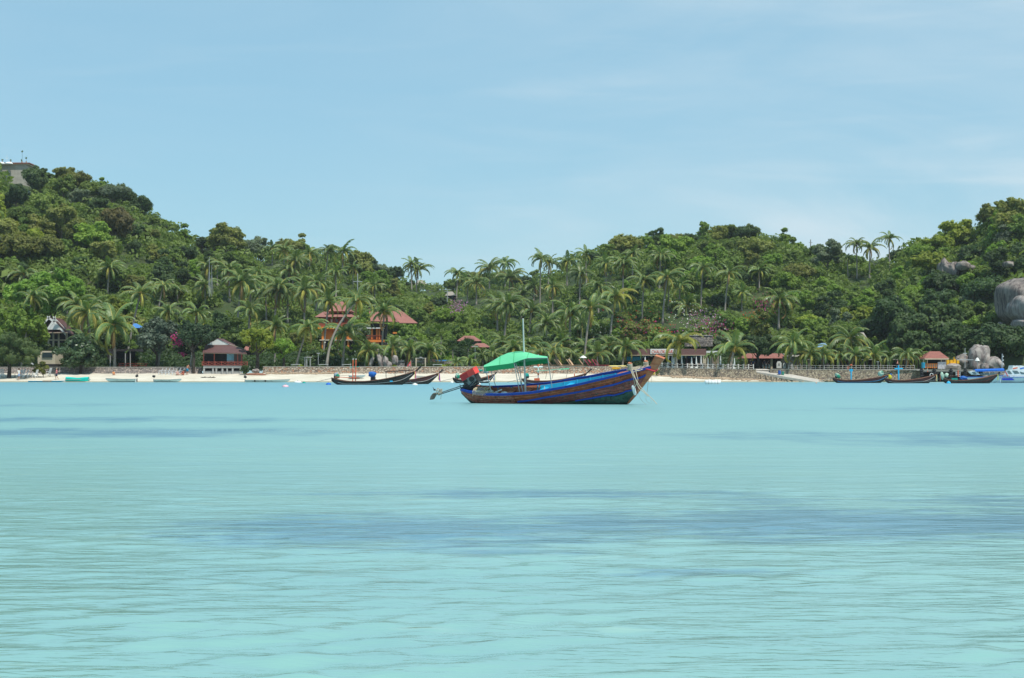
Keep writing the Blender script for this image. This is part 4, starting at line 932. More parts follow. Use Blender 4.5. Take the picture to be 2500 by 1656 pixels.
# dark terrace furniture on the wall
for k, (px, py, wd) in enumerate(((318, 894, 1.1), (345, 895.5, 1.3), (300, 893, 0.8))):
    p = P(px, py, 262.5); o = empty('picnic_table', (p.x, p.y, 2.15), 0, ['reddish plank table on the left wall terrace, beside the grey-green tree', 'long low plank bench table behind the sitting child', 'small dark table under the shelter posts'][k], 'table')
    MB().box((0, 0, 0.72), (wd*1.6, 0.8, 0.05)).build('table_top', REDWOOD, o)
    for s in (-1, 1): MB().box((s*wd*0.6, 0, 0.35), (0.08, 0.6, 0.70)).build('leg', REDWOOD, o)
    MB().box((0, -0.75, 0.42), (wd*1.5, 0.25, 0.05)).build('bench_seat', REDWOOD, o)

# white gable house
Y = 284.0; r = thing('gable_house', 'maroon-roofed Thai house with double white gables, half hidden by trees', 'house', 135, Y, 2.1)
w = W(); pbox(w, 92, 857, 134, 889, Y-16, 5); lw = w.go('lower_wall', CREAM, r)
w = W(); pbox(w, 103, 861, 128, 873, Y-16.15, 0.12); w.go('window', GLASS, r)
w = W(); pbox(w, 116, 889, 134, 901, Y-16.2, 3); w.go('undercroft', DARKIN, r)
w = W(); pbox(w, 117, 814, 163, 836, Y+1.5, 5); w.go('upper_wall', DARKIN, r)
for x in (118, 130, 143, 162): w = W(); ax, az = XZ(x, 814, Y); bx, bz = XZ(x, 836, Y); w.box2((ax-0.13, Y, bz-6), (ax+0.13, Y+0.25, az)); w.go('post', CREAM, r)
w = W(); pbox(w, 117, 829, 163, 832, Y-0.05, 0.12); w.go('rail', CREAM, r)
# gables: front one low, rear one higher; each pair of slopes, barge boards and a white panel
def gable(x0, x1, xt, y0, y1, yt, Y, depth):
    a, b_, t_ = P(x0, y0, Y), P(x1, y1, Y), P(xt, yt, Y); D = Vector((0, depth, 0))
    w = W(); w.slab([a, t_, t_+D, a+D], (0, 0, -0.12)); w.go('roof_slope', MAROON, r); w = W(); w.slab([t_, b_, b_+D, t_+D], (0, 0, -0.12)); w.go('roof_slope', MAROON, r)
    for p, q in ((a, t_), (b_, t_)): w = W(); n_ = Vector((0, -0.06, 0)); d_ = (q-p).normalized(); w.slab([p+n_-d_*0.3+Vector((0, 0, .1)), q+n_+d_*0.35+Vector((0, 0, .1)), q+n_+d_*0.35-Vector((0, 0, 0.30)), p+n_-d_*0.3-Vector((0, 0, 0.30))], (0, 0.12, 0)); w.go('barge_board', WHITE, r)
    return a, b_, t_
a, b_, t_ = gable(114, 158, 132, 804, 813, 784, Y-1.5, 6)
w = W(); c_ = P(133, 788, Y-1.75); w.slab([P(117, 805, Y-1.75), P(147, 805, Y-1.75), c_], (0, 0.15, 0)); w.go('gable_panel', WHITE, r)
gable(100, 150, 119, 796, 797, 775.5, Y+1.8, 6); gable(120, 156, 133, 796, 800, 776.5, Y+1.0, 5)
w = W(); w.slab([P(112, 812, Y-1.9), P(166, 812, Y-1.9), P(160, 805, Y+0.2), P(118, 805, Y+0.2)], (0, 0, -0.08)); w.go('skirt_roof', MAROON, r)
w = W(); w.slab([P(112, 813.5, Y-1.92), P(166, 813.5, Y-1.92), P(166, 812, Y-1.92), P(112, 812, Y-1.92)], (0, 0.05, 0)); w.go('eave_board', CREAM, r)
r = thing('roof_house', 'dusky pink roof glimpsed through the big almond tree at the left edge', 'house', 35, 290, 3)
w = W(); w.slab([P(12, 790, 288), P(56, 782, 288), P(50, 772, 292), P(28, 773, 292)], (0, 0, -0.12)); w.go('roof', PINKROOF, r)
w = W(); pbox(w, 16, 790, 54, 815, 289, 3); w.go('wall', DARKIN, r)

# orange villa, three storeys with tiered hip roofs
Y = 298.0; r = thing('orange_villa', 'three-storey orange villa with tiered pink-brown hip roofs among palms', 'villa', 810, Y, 3)
def hip(x0, x1, y0, xa, xb, y1, Y, dep, mat, name='roof'):
    a, b_, c_, d_ = P(x0, y0, Y), P(x1, y0, Y), P(xb, y1, Y+dep*0.5), P(xa, y1, Y+dep*0.5); e, f = a+Vector((0, dep, 0)), b_+Vector((0, dep, 0))
    w = W(); w.add([a, b_, c_, d_, e, f], [(0, 1, 2, 3), (1, 5, 2), (4, 0, 3), (5, 4, 3, 2), (1, 0, 4, 5)]); return w
hip(802, 858, 760, 822, 836, 736, Y+1, 7, 0).go('roof', PINKROOF, r); hip(768, 864, 774, 790, 850, 761, Y-1, 10, 0).go('roof', PINKROOF, r)
w = W(); pbox(w, 802, 760, 856, 764, Y+1.5, 6); w.go('clerestory', BRICKW, r)
w = W(); pbox(w, 779, 774, 850, 799, Y, 8); w.go('upper_wall', BRICKW, r)
for x0, x1 in ((783, 790), (794, 801), (806, 813), (818, 826), (832, 842)): w = W(); pbox(w, x0, 778, x1, 788, Y-0.08, 0.1); fr = w.go('window', ORANGE if x0 % 2 else REDWOOD, r); w = W(); pbox(w, x0+1.5, 779.5, x1-1.5, 787, Y-0.14, 0.06); w.go('pane', GLASS if x0 != 806 else CREAM, fr)
w = W(); pbox(w, 777, 789, 852, 798.5, Y-1.0, 0.12); w.go('balcony_rail', BRICKW, r)
w = W(); pbox(w, 776, 798.5, 853, 803.5, Y-1.2, 2.0); w.go('balcony_slab', M('bright orange band', (0.85, 0.30, 0.02), 0.7, 0.1), r)
w = W(); pbox(w, 788, 804, 850, 830, Y+0.2, 7); w.go('lower_wall', ORANGE, r)
for x in (788, 820, 850): w = W(); ax, az = XZ(x, 803, Y-0.6); w.box2((ax-0.18, Y-0.7, 2), (ax+0.18, Y-0.35, az)); w.go('column', ORANGE, r)
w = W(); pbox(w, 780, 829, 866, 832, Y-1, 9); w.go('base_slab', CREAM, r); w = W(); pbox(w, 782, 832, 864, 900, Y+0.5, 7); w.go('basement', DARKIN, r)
# red-roofed villa
r = thing('red_roof_villa', 'villa with sweeping dusty-red roof and orange balcony posts', 'villa', 940, Y, 3)
w = W(); w.slab([P(976, 788.5, Y-2.5), P(1020, 789, Y-1), P(976, 755.5, Y+4), P(953, 756, Y+4), P(958, 772, Y)], (0, 0.05, -0.12)); w.go('roof', PINKROOF, r)
w = W(); w.slab([P(900, 754, Y+3), P(955, 756, Y+3), P(972, 786, Y-2), P(905, 784, Y-2)], (0, 0.05, -0.12)); w.go('roof', PINKROOF, r)
w = W(); pbox(w, 905, 790, 940, 828, Y+0.6, 6); w.go('wall', DARKIN, r)
w = W(); pbox(w, 892, 800, 936, 802.5, Y-2.2, 2.6); w.go('awning', WHITE, r)
for x in (908, 920, 926): w = W(); ax, az = XZ(x, 802 if x < 950 else 790, Y-1.6); w.box2((ax-0.15, Y-1.6, P(0, 832, Y-1.6).z), (ax+0.15, Y-1.3, az)); w.go('post', ORANGE, r)
for x in np.arange(896, 936, 3.2): w = W(); ax, az = XZ(x, 820, Y-1.9); w.box2((ax-0.03, Y-1.9, P(0, 830, Y-1.9).z), (ax+0.03, Y-1.85, az)); w.go('baluster', BRICKW, r)
w = W(); pbox(w, 894, 819, 936, 820.6, Y-1.95, 0.12); w.go('balcony_rail', BRICKW, r)
w = W(); pbox(w, 893, 830, 937, 835.5, Y-2.1, 2.7); w.go('balcony_slab', ORANGE, r)
w = W(); pbox(w, 903, 835.5, 925, 862, Y-1.6, 2); w.go('lower_wall', CREAM, r); w = W(); pbox(w, 924, 836, 945, 852, Y-1.0, 1); w.go('undercroft', DARKIN, r)
w = W(); pbox(w, 959, 811, 970, 815, Y-6, 0.8); w.go('planter', ORANGE, r); w = W(); pbox(w, 900, 857, 938, 859, Y-4, 1.2); w.go('terrace_edge', ORANGE, r)
for k, (x0, x1, y0, y1, Yd, mt, lab) in enumerate(((1116, 1174, 820, 833, 292, PINKROOF, 'low pink roof behind the two fan palms'), (1150, 1196, 838, 848, 284, PINKROOF, 'strip of pink roof behind the green canopy'), (596, 614, 842, 856, 272, PINKROOF, 'dusky red roof corner right of the restaurant'), (284, 330, 612, 628, 372, PINKROOF, 'pale pink roof buried in the left hill forest'),
        (2082, 2120, 812, 834, 280, GREYROOF, 'grey thatched roof between palms and dark trees'), (1998, 2022, 838, 848, 274, M('blue roof', (0.16, 0.27, 0.38), 0.6), 'small blue roof above the row of short palms'), (1088, 1112, 712, 722, 440, GREYROOF, 'pale roof on the slope left of the saddle'), (1012, 1042, 684, 696, 545, GREYROOF, 'grey-roofed house on the saddle crest, left'), (1040, 1072, 696, 703, 540, GREYROOF, 'pale house on the saddle crest, right'), (1680, 1740, 815, 832, 286, CREAM, 'tan terrace building above the beach bar'), (2398, 2412, 860, 905, 262, DARKIN, 'dark hut between the tall boulders and the pier'), (322, 338, 790, 801, 281, M('blue sheet', (0.06, 0.20, 0.48), 0.5), 'blue roof showing between leaves behind the leaning palm'))):
    r = thing('hut' if k not in (7, 8) else 'hill_house', lab, 'house', (x0+x1)/2, Yd, zt((x0+x1)/2, Yd))
    hip(x0-2, x1+2, y1, x0+(x1-x0)*0.3, x0+(x1-x0)*0.7, y0, Yd, 6, 0).go('roof', mt, r)
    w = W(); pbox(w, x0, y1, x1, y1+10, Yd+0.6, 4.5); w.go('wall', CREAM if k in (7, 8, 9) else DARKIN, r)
    for q in (0.3, 0.7): w = W(); xm = x0+(x1-x0)*q; pbox(w, xm-1.5, y1+2, xm+1.5, y1+6, Yd+0.5, 0.08); w.go('window', GLASS, r)

# beach bar with the lettered sign
Y = 266.0; r = thing('beach_bar', 'long brown-fronted beach bar with blue doors and open dark front', 'bar', 1640, Y, 2.05)
w = W(); pbox(w, 1540, 852, 1724, 867, Y, 0.35); w.go('fascia', BROWNF, r)
w = W(); pbox(w, 1538, 867, 1722, 868.4, Y-0.15, 0.6); w.go('gutter', CREAM, r)
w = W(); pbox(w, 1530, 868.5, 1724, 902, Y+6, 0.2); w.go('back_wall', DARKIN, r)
w = W(); a = P(1538, 853, Y+0.36); w.box2((P(1540, 0, Y).x, Y+0.36, P(0, 853.5, Y).z-0.1), (P(1724, 0, Y).x, Y+6.2, P(0, 853.5, Y).z)); w.go('flat_roof', BROWNF, r)
for k, x in enumerate(np.arange(1530, 1562, 5.2)):
    w = W(); pbox(w, x, 871, x+4.6, 901, Y+0.5, 0.08); w.go('door_panel', BLUEW, r)
for x0 in (1666, 1700): w = W(); pbox(w, x0, 874, x0+7, 901, Y+4.5, 0.08); w.go('door_panel', M('green door', (0.01, 0.11, 0.09), 0.6), r)
for x in (1567, 1584, 1610, 1640, 1677, 1700, 1720): w = W(); ax, az = XZ(x, 868, Y+.3); w.box2((ax-0.08, Y+0.3, 2.0), (ax+0.08, Y+0.46, az)); w.go('post', M('plum post', (0.10, 0.05, 0.06), 0.7), r)
for x in np.arange(1560, 1722, 7): w = W(); pbox(w, x, 868.5, x+5, 873.5+1.5*math.sin(x), Y+1.0, 0.04); w.go('hanging_cloth', [BLUEW, WHITE, M('navy cloth', (0.03, 0.07, 0.25), 0.8)][int(x) % 3], r)
w = W(); pbox(w, 1716, 872, 1724, 901, Y-0.1, 3); w.go('end_wall', CREAM, r)
w = W(); pbox(w, 1588, 852.2, 1656, 864.8, Y-0.16, 0.13); sg = w.go('sign_board', WHITE, r); sg['label'] = 'white sign board with red letters'
def text(txt, px, py, Y, h_px, w_px, mat, parent, name='lettering', tz=0.0):
    c = bpy.data.curves.new(name, 'FONT'); c.body = txt; c.extrude = 0.02; c.size = 1; c.resolution_u = 2; c.align_x = 'LEFT'
    if mat: c.materials.append(mat)
    o = bpy.data.objects.new(name, c); COL.objects.link(o)
    bpy.context.view_layer.update(); d = o.dimensions
    sx, sz = (w_px/FPX*Y)/max(d.x, .01), (h_px/FPX*Y)/max(d.y, .01)
    o.scale = (sx, sz, 1); o.rotation_euler = (R_(90), 0, 0); p = P(px, py, Y); pl = world_loc(parent) if parent else Vector((0, 0, 0)); 
    me = bpy.data.meshes.new_from_object(o.evaluated_get(bpy.context.evaluated_depsgraph_get())); bpy.data.objects.remove(o)
    if mat and not me.materials: me.materials.append(mat)
    m = bpy.data.objects.new(name, me); COL.objects.link(m); m.scale = (sx, sz, 1); m.rotation_euler = (R_(90), 0, 0); m.parent = parent; m.location = p-pl; return m
text('CHALOK HAR', 1590.5, 863, Y-0.19, 8.5, 52, M('red letters', (0.72, 0.13, 0.08), 0.5, 0.05), sg)
r2 = thing('bar_annexe', 'pale-roofed annexe at the right end of the beach bar', 'bar', 1740, Y)
w = W(); pbox(w, 1724.5, 857, 1754, 866, Y+0.1, 4); w.go('roof', WHITE, r2); w = W(); pbox(w, 1724.5, 861, 1754, 862.4, Y+0.02, 0.1); w.go('roof_band', GREYC, r2)
w = W(); pbox(w, 1725, 868, 1755, 901, Y+3.8, 0.2); w.go('back_wall', M('beige boards', (0.30, 0.24, 0.18), 0.8, 0.3), r2)
for x in (1727, 1740, 1753): w = W(); ax, az = XZ(x, 867, Y+.2); w.box2((ax-0.07, Y+0.2, 2.0), (ax+0.07, Y+0.36, az)); w.go('post', TIMBER, r2)
r3 = thing('tiled_shelter', 'red-tiled open shelter half hidden behind the dark terrace tree', 'shelter', 1865, 262)
hip(1812, 1922, 875, 1825, 1908, 863, 260, 6, 0).go('roof', REDROOF, r3)
w = W(); pbox(w, 1815, 875, 1920, 901, 266, 0.2); w.go('back_wall', DARKIN, r3)
for x in (1818, 1852, 1884, 1910): w = W(); ax, az = XZ(x, 875, 260.5); w.box2((ax-0.15, 260.5, 1.8), (ax+0.15, 260.8, az)); w.go('column', CREAM, r3)
for k, (x0, x1, y0) in enumerate(((1862, 1880, 888), (1896, 1908, 882), (1912, 1918, 886))):
    w = W(); pbox(w, x0, y0, x1, 899, 257.5, 0.3); o_ = thing('white_board', ['white van-shaped board under the tiled shelter, widest of three', 'white shelter board with arched top, middle of three', 'small white board at the shelter end post'][k], 'board', (x0+x1)/2, 257.5)
    b = MB(); hw = (x1-x0)/2/FPX*257.5; hh = (899-y0)/FPX*257.5; b.slab([(-hw, 0, 0), (hw, 0, 0), (hw, 0, hh*0.7), (hw*0.5, 0, hh), (-hw*0.5, 0, hh), (-hw, 0, hh*0.7)], (0, 0.15, 0)); b.build('board', WHITE, o_)
    b = MB(); b.box((0, -0.02, hh*0.55), (hw*0.7, 0.03, hh*0.3)); b.build('mark', GREYC, o_)
r4 = thing('timber_hut', 'small grey timber hut at the top of the boat ramp', 'hut', 1943, 257)
w = W(); pbox(w, 1926, 872, 1960, 902, 257, 3.5); w.go('wall', TIMBER, r4); w = W(); pbox(w, 1931, 879, 1939, 901, 256.9, 0.08); w.go('door', GREYC, r4); w = W(); pbox(w, 1947, 879, 1955, 893, 256.9, 0.08); w.go('shutter', GREYC, r4)
w = W(); a, b_ = P(1923, 872, 256.5), P(1963, 872, 256.5); w.slab([a, b_, b_+Vector((0, 4.5, 0.5)), a+Vector((0, 4.5, 0.5))], (0, 0, 0.08)); w.go('roof', GREYROOF, r4)
w = W(); o_ = thing('long_shelter', 'long low dark shelter behind the row of short palms', 'shelter', 2080, 262)
pbox(w, 1970, 877, 2235, 879, 262, 6); w.go('roof', GREYROOF, o_); w = W(); pbox(w, 1970, 879, 2235, 903, 267, 0.2); w.go('back_wall', DARKIN, o_)
for x in (1975, 2020, 2065, 2110, 2150, 2195, 2230): w = W(); ax, az = XZ(x, 879, 262.2); w.box2((ax-0.07, 262.2, 1.7), (ax+0.07, 262.34, az)); w.go('post', TIMBER, o_)
w = W(); o_ = thing('slope_terrace_wall', 'grey stone retaining wall on the slope above the beach bar', 'wall', 1700, 282, 5); pbox(w, 1672, 820, 1740, 846, 281, 0.6); w.go('masonry', STONE2, o_); w = W(); pbox(w, 1672, 818.6, 1740, 820, 280.9, 0.8); w.go('coping', CONC, o_)

# pier pavilion with hip roof and rail
Y = 252.0; r = thing('pier_pavilion', 'open pavilion with faded red hip roof and orange railing by the pier', 'pavilion', 2285, Y, 1.85)
hip(2256, 2318, 875.5, 2270, 2294, 858, Y-0.5, 5.5, 0).go('roof', REDROOF, r)
w = W(); pbox(w, 2258, 875.6, 2317, 878, Y-0.6, 5.6); w.go('eave_board', CREAM, r)
for x in (2254.5, 2264, 2298, 2309): w = W(); ax, az = XZ(x, 877, Y); w.tube([(ax, Y, 1.8), (ax, Y, az)], 0.07, 6); w.go('post', CREAM, r)
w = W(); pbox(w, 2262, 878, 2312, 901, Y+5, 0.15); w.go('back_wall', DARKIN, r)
w = W(); pbox(w, 2258, 888, 2294, 889.3, Y-0.2, 0.1); w.go('rail', ORANGE, r)
for k, x in enumerate(np.arange(2258, 2294, 4.4)): w = W(); pbox(w, x, 889, x+2.4, 899, Y-0.18, 0.07); w.go('rail_panel', ORANGE, r); w = W(); pbox(w, x+2.5, 890, x+4.3, 897, Y-0.12, 0.05); w.go('rail_panel', M('green slat', (0.02, 0.30, 0.25), 0.6) if k % 2 else BLUEW, r)
w = W(); pbox(w, 2290, 884, 2310, 901, Y-0.3, 0.2); w.go('notice_screen', M('speckled screen', (0.42, 0.42, 0.44), 0.7, 0.5, 6), r)
o_ = thing('blue_barrel', 'blue barrel left of the pier pavilion', 'barrel', 2254, 251.6); MB().lathe([(0.28, 0), (0.3, 0.05), (0.3, 0.8), (0.26, 0.86)], n=12).build('barrel', BLUEW, o_)
# yellow boarded screens on the rock
o_ = thing('yellow_screen', 'bright yellow board screens on the rock beside the pavilion', 'screen', 2330, 254, 2.3)
for x0, x1, y0, y1 in ((2311, 2318, 879, 893), (2320, 2326, 879, 890), (2326.5, 2334, 877, 890), (2336, 2342, 878, 888)): w = W(); pbox(w, x0, y0, x1, y1, 254, 0.12); w.go('board', YELLOW, o_)
w = W(); pbox(w, 2328.5, 872, 2330, 880, 253.9, 0.1); w.go('post', YELLOW, o_); w = W(); pbox(w, 2319, 887.5, 2335, 889.6, 253.6, 0.5); w.go('ledge', M('pale yellow ledge', (0.85, 0.60, 0.22), 0.6), o_)
# pier deck on tyre-hung piles
r = thing('pier', 'low dark pier deck on tyre-hung piles at the right end', 'pier', 2330, 249, 0)
w = W(); pbox(w, 2238, 903, 2382, 905, 248, 6); w.go('deck', CONC, r)
w = W(); pbox(w, 2246, 907, 2380, 908, 247.9, 0.1); w.go('beam', GREYC, r)
w = W(); pbox(w, 2246, 905, 2500, 934, 251.5, 0.3); w.go('rear_wall', DARKIN, r)
for x in (2250, 2281, 2322, 2357, 2380):
    w = W(); ax = P(x, 0, 247.8).x; w.tube([(ax, 247.8, -1), (ax, 247.8, P(0, 899, 247.8).z)], 0.2, 8); pl = w.go('pile', DARKIN, r)
    for k in range(5):
        w = W(); w.lathe([(0.16, -0.09), (0.30, -0.06), (0.32, 0.0), (0.30, 0.06), (0.16, 0.09)], (ax, 247.75, 0.2+0.38*k), 10); w.go('tyre', M('tyre rubber', (0.03, 0.03, 0.035), 0.8), pl)
w = W(); pbox(w, 2150, 903.4, 2240, 904, 250.0, 0.3); w.go('kerb', CONC, r)

# ------------------------------------------------------------------ boulders
def rock_mat(name, a, b, c):
    t = NT(name); v = t.coord(); n = t.noise(v, 0.35, 7, 0.65, 0.5); st = t.noise(t.coord((1.1, 1.1, 0.22)), 0.9, 6, 0.7, 0.8)
    col = t.mix(t.rng(n, 0.35, 0.65), a, b); col = t.mix(t.rng(st, 0.46, 0.58), col, c); cr = t.n('ShaderNodeTexVoronoi', feature='DISTANCE_TO_EDGE'); cr.inputs['Scale'].default_value = 0.22; t.l(t.coord((1, 1, 0.8)), cr.inputs['Vector']); ck = t.rng(cr.outputs['Distance'], 0.0, 0.02); col = t.mix(t.rng(ck, 0, 1, 0.55, 1), (0.03, 0.028, 0.025), col)
    gm = t.n('ShaderNodeNewGeometry'); nx = t.n('ShaderNodeSeparateXYZ'); t.l(gm.outputs['Normal'], nx.inputs[0])
    t.bsdf(col, 0.9, t.bump(t.math('ADD', n, t.math('MULTIPLY', st, 0.5)), 0.6, 0.4), 0.2); return t.m
ROCK = rock_mat('granite', (0.20, 0.165, 0.145), (0.36, 0.315, 0.27), (0.105, 0.082, 0.078)); ROCK2 = rock_mat('pale granite', (0.27, 0.24, 0.215), (0.44, 0.40, 0.36), (0.20, 0.16, 0.15))
def boulder(label, cx, cy, rx, ry, Y, mat=ROCK, depth=None, seed=0, rot=0.0, amp=0.14, freq=0.55, group=None, foot=None):
    g = mnoise; R = Vector((rx/FPX*Y, (depth or rx/FPX*Y), ry/FPX*Y)); c = P(cx, cy, Y); n1, n2 = 40, 26; vs = []
    for j in range(n2+1):
        th = math.pi*j/n2
        for i in range(n1):
            ph = 2*math.pi*i/n1; d = Vector((math.sin(th)*math.cos(ph), math.sin(th)*math.sin(ph), math.cos(th)))
            k = 1+amp*g.noise(d*1.4+Vector((seed*3.1, seed, 0)))*1.6+amp*0.45*g.noise(d*3.7+Vector((seed, 7, 1)))+amp*0.15*g.noise(d*11+Vector((seed, 3, 1)))
            e = Vector([math.copysign(abs(q)**0.82, q) for q in d]); p = Vector((e.x*R.x, e.y*R.y, e.z*R.z))*k
            if rot: p.rotate(Euler((0, rot, 0)))
            vs.append(p)
    fs = [(j*n1+i, j*n1+(i+1) % n1, (j+1)*n1+(i+1) % n1, (j+1)*n1+i) for j in range(n2) for i in range(n1)]
    b = MB(); b.add(vs, fs); o = b.build('boulder', mat, None, True, c); return tag(o, label, 'boulder', group)
boulder('giant rounded granite boulder with sheer shadowed left face, right edge', 2490, 738, 52, 56, 292, ROCK, 8, 1, 0.1, 0.10)
boulder('smooth paler boulder leaning against the giant one', 2500, 755, 34, 34, 286, ROCK2, 5, 2, 0.35, 0.10)
boulder('low slab boulder under the giant pair', 2505, 795, 32, 14, 284, ROCK2, 4, 3, 0.15, 0.1)
boulder('small dark boulder tip left below the giant boulder', 2441, 795, 6, 9, 290, ROCK, 1.2, 4, 0.3)
boulder('domed crag boulder poking from trees below the crest', 2350, 650, 17, 12, 330, ROCK, 2, 5)
boulder('shadowed crag face beside the domed crag boulder', 2325, 668, 16, 26, 333, ROCK, 2.5, 6, -0.2, 0.25)
boulder('dark overhanging crag under the big crag tree', 2305, 672, 15, 36, 338, ROCK, 3, 7, 0.0, 0.25)
boulder('small crag stone right of the domed crag boulder', 2372, 656, 9, 8, 332, ROCK, 1.5, 8)
boulder('lone purple-grey boulder high on the right slope', 2461, 646, 12, 8, 318, ROCK, 1.5, 9)
boulder('tall pale-topped boulder standing over the pier', 2388, 880, 23, 41, 257, ROCK2, 3, 10, 0.12, 0.20)
boulder('rounded grey boulder right of the tall pier boulder', 2425, 892, 22, 19, 255, ROCK2, 2, 11, 0.35, 0.14)
boulder('weathered lower boulder left of the tall pier boulder', 2352, 888, 20, 20, 258, ROCK, 2, 12, -0.3, 0.28)
boulder('low pale boulder under the yellow screens', 2326, 897, 19, 9, 252, ROCK2, 1.5, 13, 0, 0.14)
boulder('small pale boulder at the foot of the grey pier boulder', 2403, 897, 9, 10, 253, ROCK2, 1, 14)
boulder('pale rock behind the railing between two short palms', 1966, 893, 6, 4, 254, ROCK2, .6, 15); boulder('grey rock behind the railing right of the pale one', 2019, 891, 5.5, 4, 254, ROCK, .6, 16)
for k, (x, rx, ry, y) in enumerate(((928, 6, 17, 882), (942, 7, 14, 886), (965, 7, 12, 880), (950, 10, 9, 893), (907, 4, 14, 884))): boulder(['tall grey standing stone left of the terrace steps', 'broad pale stone behind the standing stone', 'rounded stone by the planted pot', 'low stone heap beside the steps', 'slim standing stone at the palm foot'][k], x, y, rx, ry, 262.5, ROCK2, 0.5, 20+k, 0.15*(k-2), 0.2)
boulder('low grey boulder on the sand under the sunlit tree', 624, 906, 8, 5, 258, ROCK2, 1, 30)

# ------------------------------------------------------------------ hilltop terrace
Y = 424.0; r = thing('hilltop_terrace', 'stone hilltop terrace building with white domed sunshades', 'building', 30, Y, 50)
w = W(); pbox(w, -60, 402, 66, 520, Y, 8); w.go('wall', M('pale masonry', (0.42, 0.39, 0.33), 0.9, 0.25, 1.2, 0.1, bump=.3), r)
w = W(); pbox(w, -60, 397, 72, 399.5, Y-0.6, 9); w.go('parapet', REDROOF, r); w = W(); pbox(w, -60, 399.5, 70, 403, Y-0.2, 8); w.go('parapet_band', CREAM, r)
for k, x in enumerate((2, 22)):
    o_ = thing('sunshade_dome', 'white domed sunshade on the hilltop terrace, '+('at the picture edge' if k == 0 else 'the fully visible one'), 'sunshade', x, Y-1.5, 0); c = P(x, 401, Y-1.5); o_.location = c
    prof = [(1.02-0.0, 0), (0.98, 0.18), (0.82, 0.36), (0.52, 0.50), (0.15, 0.57), (0.02, 0.58)]; MB().lathe(prof, n=18).build('dome', M('white canvas', (0.82, 0.83, 0.82), 0.7, 0.04), o_, True); MB().tube([(0, 0, -2.5), (0, 0, 0.3)], 0.05, 6).build('pole', GREYC, o_)
for k, (x, y, ht, lab) in enumerate(((6, 391, 6, 'small round potted plant on the parapet near the picture edge'), (26, 391, 7, 'small potted plant on the parapet beside the white dome'), (53, 391.5, 6, 'bushy potted plant in the middle of the parapet'), (64, 386, 11, 'tall topiary plant at the parapet corner'), (54, 370, 28, 'slim tall plant with a single tuft above the parapet'))):
    o_ = thing('potted_plant', lab, 'plant', x, Y); o_.location = P(x, 397, Y); hgt = (397-y)/FPX*Y
    MB().lathe([(0.12, 0), (0.18, 0.3), (0.2, 0.32)], n=8).build('pot', CREAM, o_); MB().tube([(0, 0, 0.3), (0.03, 0, hgt)], 0.03, 4).build('stem', DARK_BARK, o_)
    g = np.random.default_rng(k); d = sph(60, g); Vf, Ff = leaf_quads(d*0.25*g.uniform(.5, 1.2, 60)[:, None]+np.array([0, 0, hgt]), d, 0.12*g.uniform(.6, 1.2, 60), g); link('foliage', mesh_np('foliage', Vf, Ff, False, LEAF['mid green'], np.repeat(g.random(60), 4)), None, o_)
o_ = thing('finial', 'thin branching white lamp standard on the hilltop parapet', 'lamp', 17, Y); o_.location = P(17, 397, Y)
b = MB(); b.tube([(0, 0, 0), (0, 0, 1.9)], 0.035, 5)
for s in (-1, 1): b.tube([(0, 0, 1.0), (s*0.35, 0, 1.15), (s*0.45, 0, 1.35)], 0.025, 4)
b.build('stand', WHITE, o_)
tp = MB(); tp.slab([(-0.45, 0, 0), (0.3, 0, -0.1), (0.6, 0.1, 0.5), (0.1, 0.2, 0.95), (-0.35, 0.1, 0.6)], (0, 0.3, 0.05)); o_ = tp.build('blue_tarpaulin', M('blue tarpaulin', (0.01, 0.06, 0.62), 0.5, 0.2), None, False, P(68, 476, 392)); tag(o_, 'bright blue tarpaulin scrap among the hilltop trees', 'tarpaulin')

# ------------------------------------------------------------------ masts, poles, lamps
STEEL = M('pale steel', (0.42, 0.43, 0.43), 0.5, 0.1, 1, 0.4, 0.3)
def pole_thing(name, label, px, y0, y1, Y, r, cat, mat=STEEL, arms=(), lattice=False):
    o = thing(name, label, cat, px, Y, 0); o.location = P(px, y1, Y); h = (y1-y0)/FPX*Y
    MB().tube([(0, 0, -1.5), (0, 0, h)], r, 6).build('pole', mat, o)
    if lattice:
        b = MB()
        for k in range(2): b.tube([(0.25*(1-2*k), 0.1, -1), (0.06*(1-2*k), 0.03, h*0.55)], 0.03, 4)
        for k in range(10): z = h*0.5*k/10; b.tube([(-0.24+0.018*k, 0.1, z), (0.24-0.018*k, 0.1, z+h*0.05)], 0.02, 3)
        b.build('lattice', mat, o)
    for (z, wd) in arms: MB().box((0, 0, h*z), (wd, 0.10, 0.12)).build('crossarm', mat, o)
    return o
pole_thing('radio_mast', 'thin radio mast on the left slope, taller of the pair', 511, 628, 706, 326, 0.045, 'mast', lattice=True); pole_thing('radio_mast', 'shorter radio mast right beside the taller one', 517, 648, 706, 328, 0.04, 'mast', lattice=True)
pole_thing('utility_pole', 'utility pole with cross arm behind the long leaning palm crown', 873, 668, 712, 332, 0.09, 'pole', arms=((0.55, 1.8),)); pole_thing('utility_pole', 'utility pole with white cross arm near the saddle', 1092, 706, 722, 410, 0.10, 'pole', arms=((0.9, 2.0), (0.6, 1.4)))
pole_thing('utility_pole', 'grey utility pole on the right-hand hill crest', 1979, 585, 624, 425, 0.13, 'pole', GREYC, arms=((0.8, 0.9),)); pole_thing('utility_pole', 'bare pole beside the palms below the right-hand crest', 1562, 640, 665, 400, 0.12, 'pole', GREYC)
